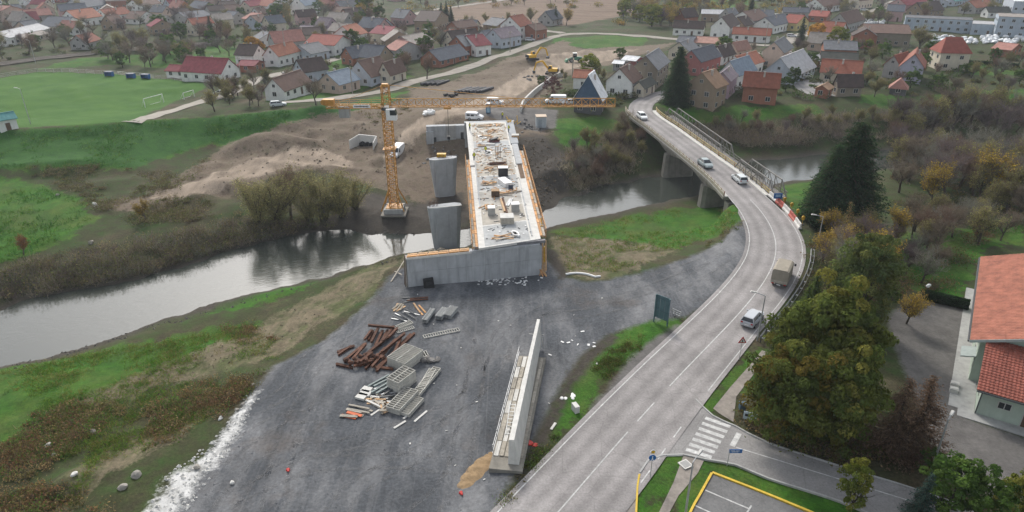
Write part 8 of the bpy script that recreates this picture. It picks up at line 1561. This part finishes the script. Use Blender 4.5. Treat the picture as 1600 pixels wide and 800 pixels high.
brush('autumn_wood_floor', 'mixed autumn undergrowth at the far top edge', [[(600,-10),(1300,-25),(1300,20),(1000,40),(960,40),(980,10),(640,22)]], 180, TW, [(.13, .11, .03), (.08, .08, .03), (.16, .11, .03)], 1.5, 4.0, 60, 8, 90, .4, .04)
# ---- grass tufts and loose stones (uncountable)
brush('grass_tufts', 'tufts of rough green grass on the near bank and waste ground', [[(-40,590),(100,560),(250,533),(450,503),(440,522),(350,550),(200,595),(60,650),(-40,690)], [(60,640),(200,600),(420,510),(440,560),(330,600),(230,650),(100,720)], [(150,690),(330,640),(300,700),(220,740),(100,800)]], 1500, [(.05, .10, .015), (.075, .12, .022), (.11, .10, .035)], None, .15, .38, 22, 11, 0, .1, .02, 1.6)
brush('meadow_tufts', 'tufts of grass on the low meadow under the old bridge', [[(865,366),(990,338),(1110,322),(1168,330),(1171,350),(1090,380),(1050,395),(960,425),(890,425)]], 700, [(.045, .095, .014), (.08, .11, .022), (.13, .11, .055)], None, .15, .4, 20, 12, 0, .1, .022, 1.5)
brush('dike_tufts', 'rough grass tufts on the dike and far bench', [[(-60,215),(240,190),(450,173),(480,185),(390,212),(270,240),(200,262),(0,264)], [(-60,285),(60,290),(130,315),(140,350),(40,400),(-60,430)]], 900, [(.022, .07, .014), (.035, .09, .016), (.06, .10, .02)], None, .2, .5, 16, 13, 0, .1, .04, 1.8)
def stones(label, polys, n, r0, r1, m, seed, name='loose_stones'):
    rs = random.Random(seed); mb = MB()
    for pl_ in polys:
        us = [q[0] for q in pl_]; vs = [q[1] for q in pl_]; c = 0
        while c < n//len(polys):
            u, v = rs.uniform(min(us), max(us)), rs.uniform(min(vs), max(vs))
            if not inside((u, v), pl_): continue
            q = G(u, v); r = rs.uniform(r0, r1)*rs.uniform(.5, 1); a = rs.uniform(0, 6.28); pts = [(q.x+r*math.cos(a+k*1.5708)*rs.uniform(.7, 1.2), q.y+r*math.sin(a+k*1.5708)*rs.uniform(.7, 1.2), q.z+rs.uniform(0, .2)*r) for k in range(4)]+[(q.x+rs.uniform(-.3, .3)*r, q.y+rs.uniform(-.3, .3)*r, q.z+r*.8), (q.x, q.y, q.z-r*.4)]
            mb.add(pts, [(0, 1, 4), (1, 2, 4), (2, 3, 4), (3, 0, 4), (1, 0, 5), (2, 1, 5), (3, 2, 5), (0, 3, 5)]); c += 1
    return tag(stuff(mb.build(name, m)), label, 'stones')
stones('pale loose stones along the white spill at the yard edge', [[(225,812),(258,742),(330,692),(398,600),(410,615),(355,710),(290,800)]], 260, .08, .28, CONC_LT, 1); stones('brown clods on the bare track left of the yard', [[(90,640),(250,575),(420,500),(560,430),(610,420),(480,520),(300,610),(160,690)]], 380, .06, .2, mat('earth_clods', (.13, .105, .075), .95, .3, 2), 2)
stones('grey stones over the gravel yard', [[(300,800),(400,610),(600,460),(860,450),(1150,380),(1100,470),(900,550),(760,800)]], 300, .05, .14, mat('yard_stone', (.16, .165, .175), .9, .35, 2), 3); stones('earth clods on the churned far bank', [[(250,300),(345,235),(450,195),(560,180),(640,215),(660,262),(560,275),(420,300)], [(800,220),(850,215),(880,260),(870,300),(845,330)]], 500, .12, .45, MATS['earth_clods'], 4); stones('stones along the muddy water line', [[(0,575),(190,522),(400,460),(520,432),(615,404),(640,396),(610,410),(400,470),(200,528),(0,585)], [(480,366),(560,356),(650,362),(690,372),(600,374)], [(850,340),(885,312),(950,296),(1020,282),(960,290),(900,300)]], 420, .08, .35, mat('wet_stone', (.10, .092, .08), .8, .35, 2), 5)
# ---- brush pile
t = thing('brush_pile', 'pile of dead branches beside the pale boulder at lower left', 'branches', G(132,680)); [MB().tube((random.uniform(-1, 1), random.uniform(-.6, .6), 0), (random.uniform(-1.2, 1.2), random.uniform(-1, 1), random.uniform(.2, .8)), .04, .02, n=5).build('branch', BARK, t) for k in range(16)]

# ================================================================== HAZE
hz = MB(); hz.box((20, 300, 22), (900, 720, 64)); ho = hz.build('haze', []); ho.data.materials.clear()
hm_ = bpy.data.materials.new('haze_air'); hm_.use_nodes = True; nt = hm_.node_tree; nt.nodes.clear(); pvn = N(nt, 'ShaderNodeVolumePrincipled'); pvn.inputs['Color'].default_value = (.82, .89, 1, 1); pvn.inputs['Density'].default_value = .00017; pvn.inputs['Anisotropy'].default_value = .3; om = N(nt, 'ShaderNodeOutputMaterial'); nt.links.new(pvn.outputs[0], om.inputs['Volume']); ho.data.materials.append(hm_); stuff(ho)
ho['label'] = 'thin bluish autumn haze over the valley'; ho['category'] = 'haze'
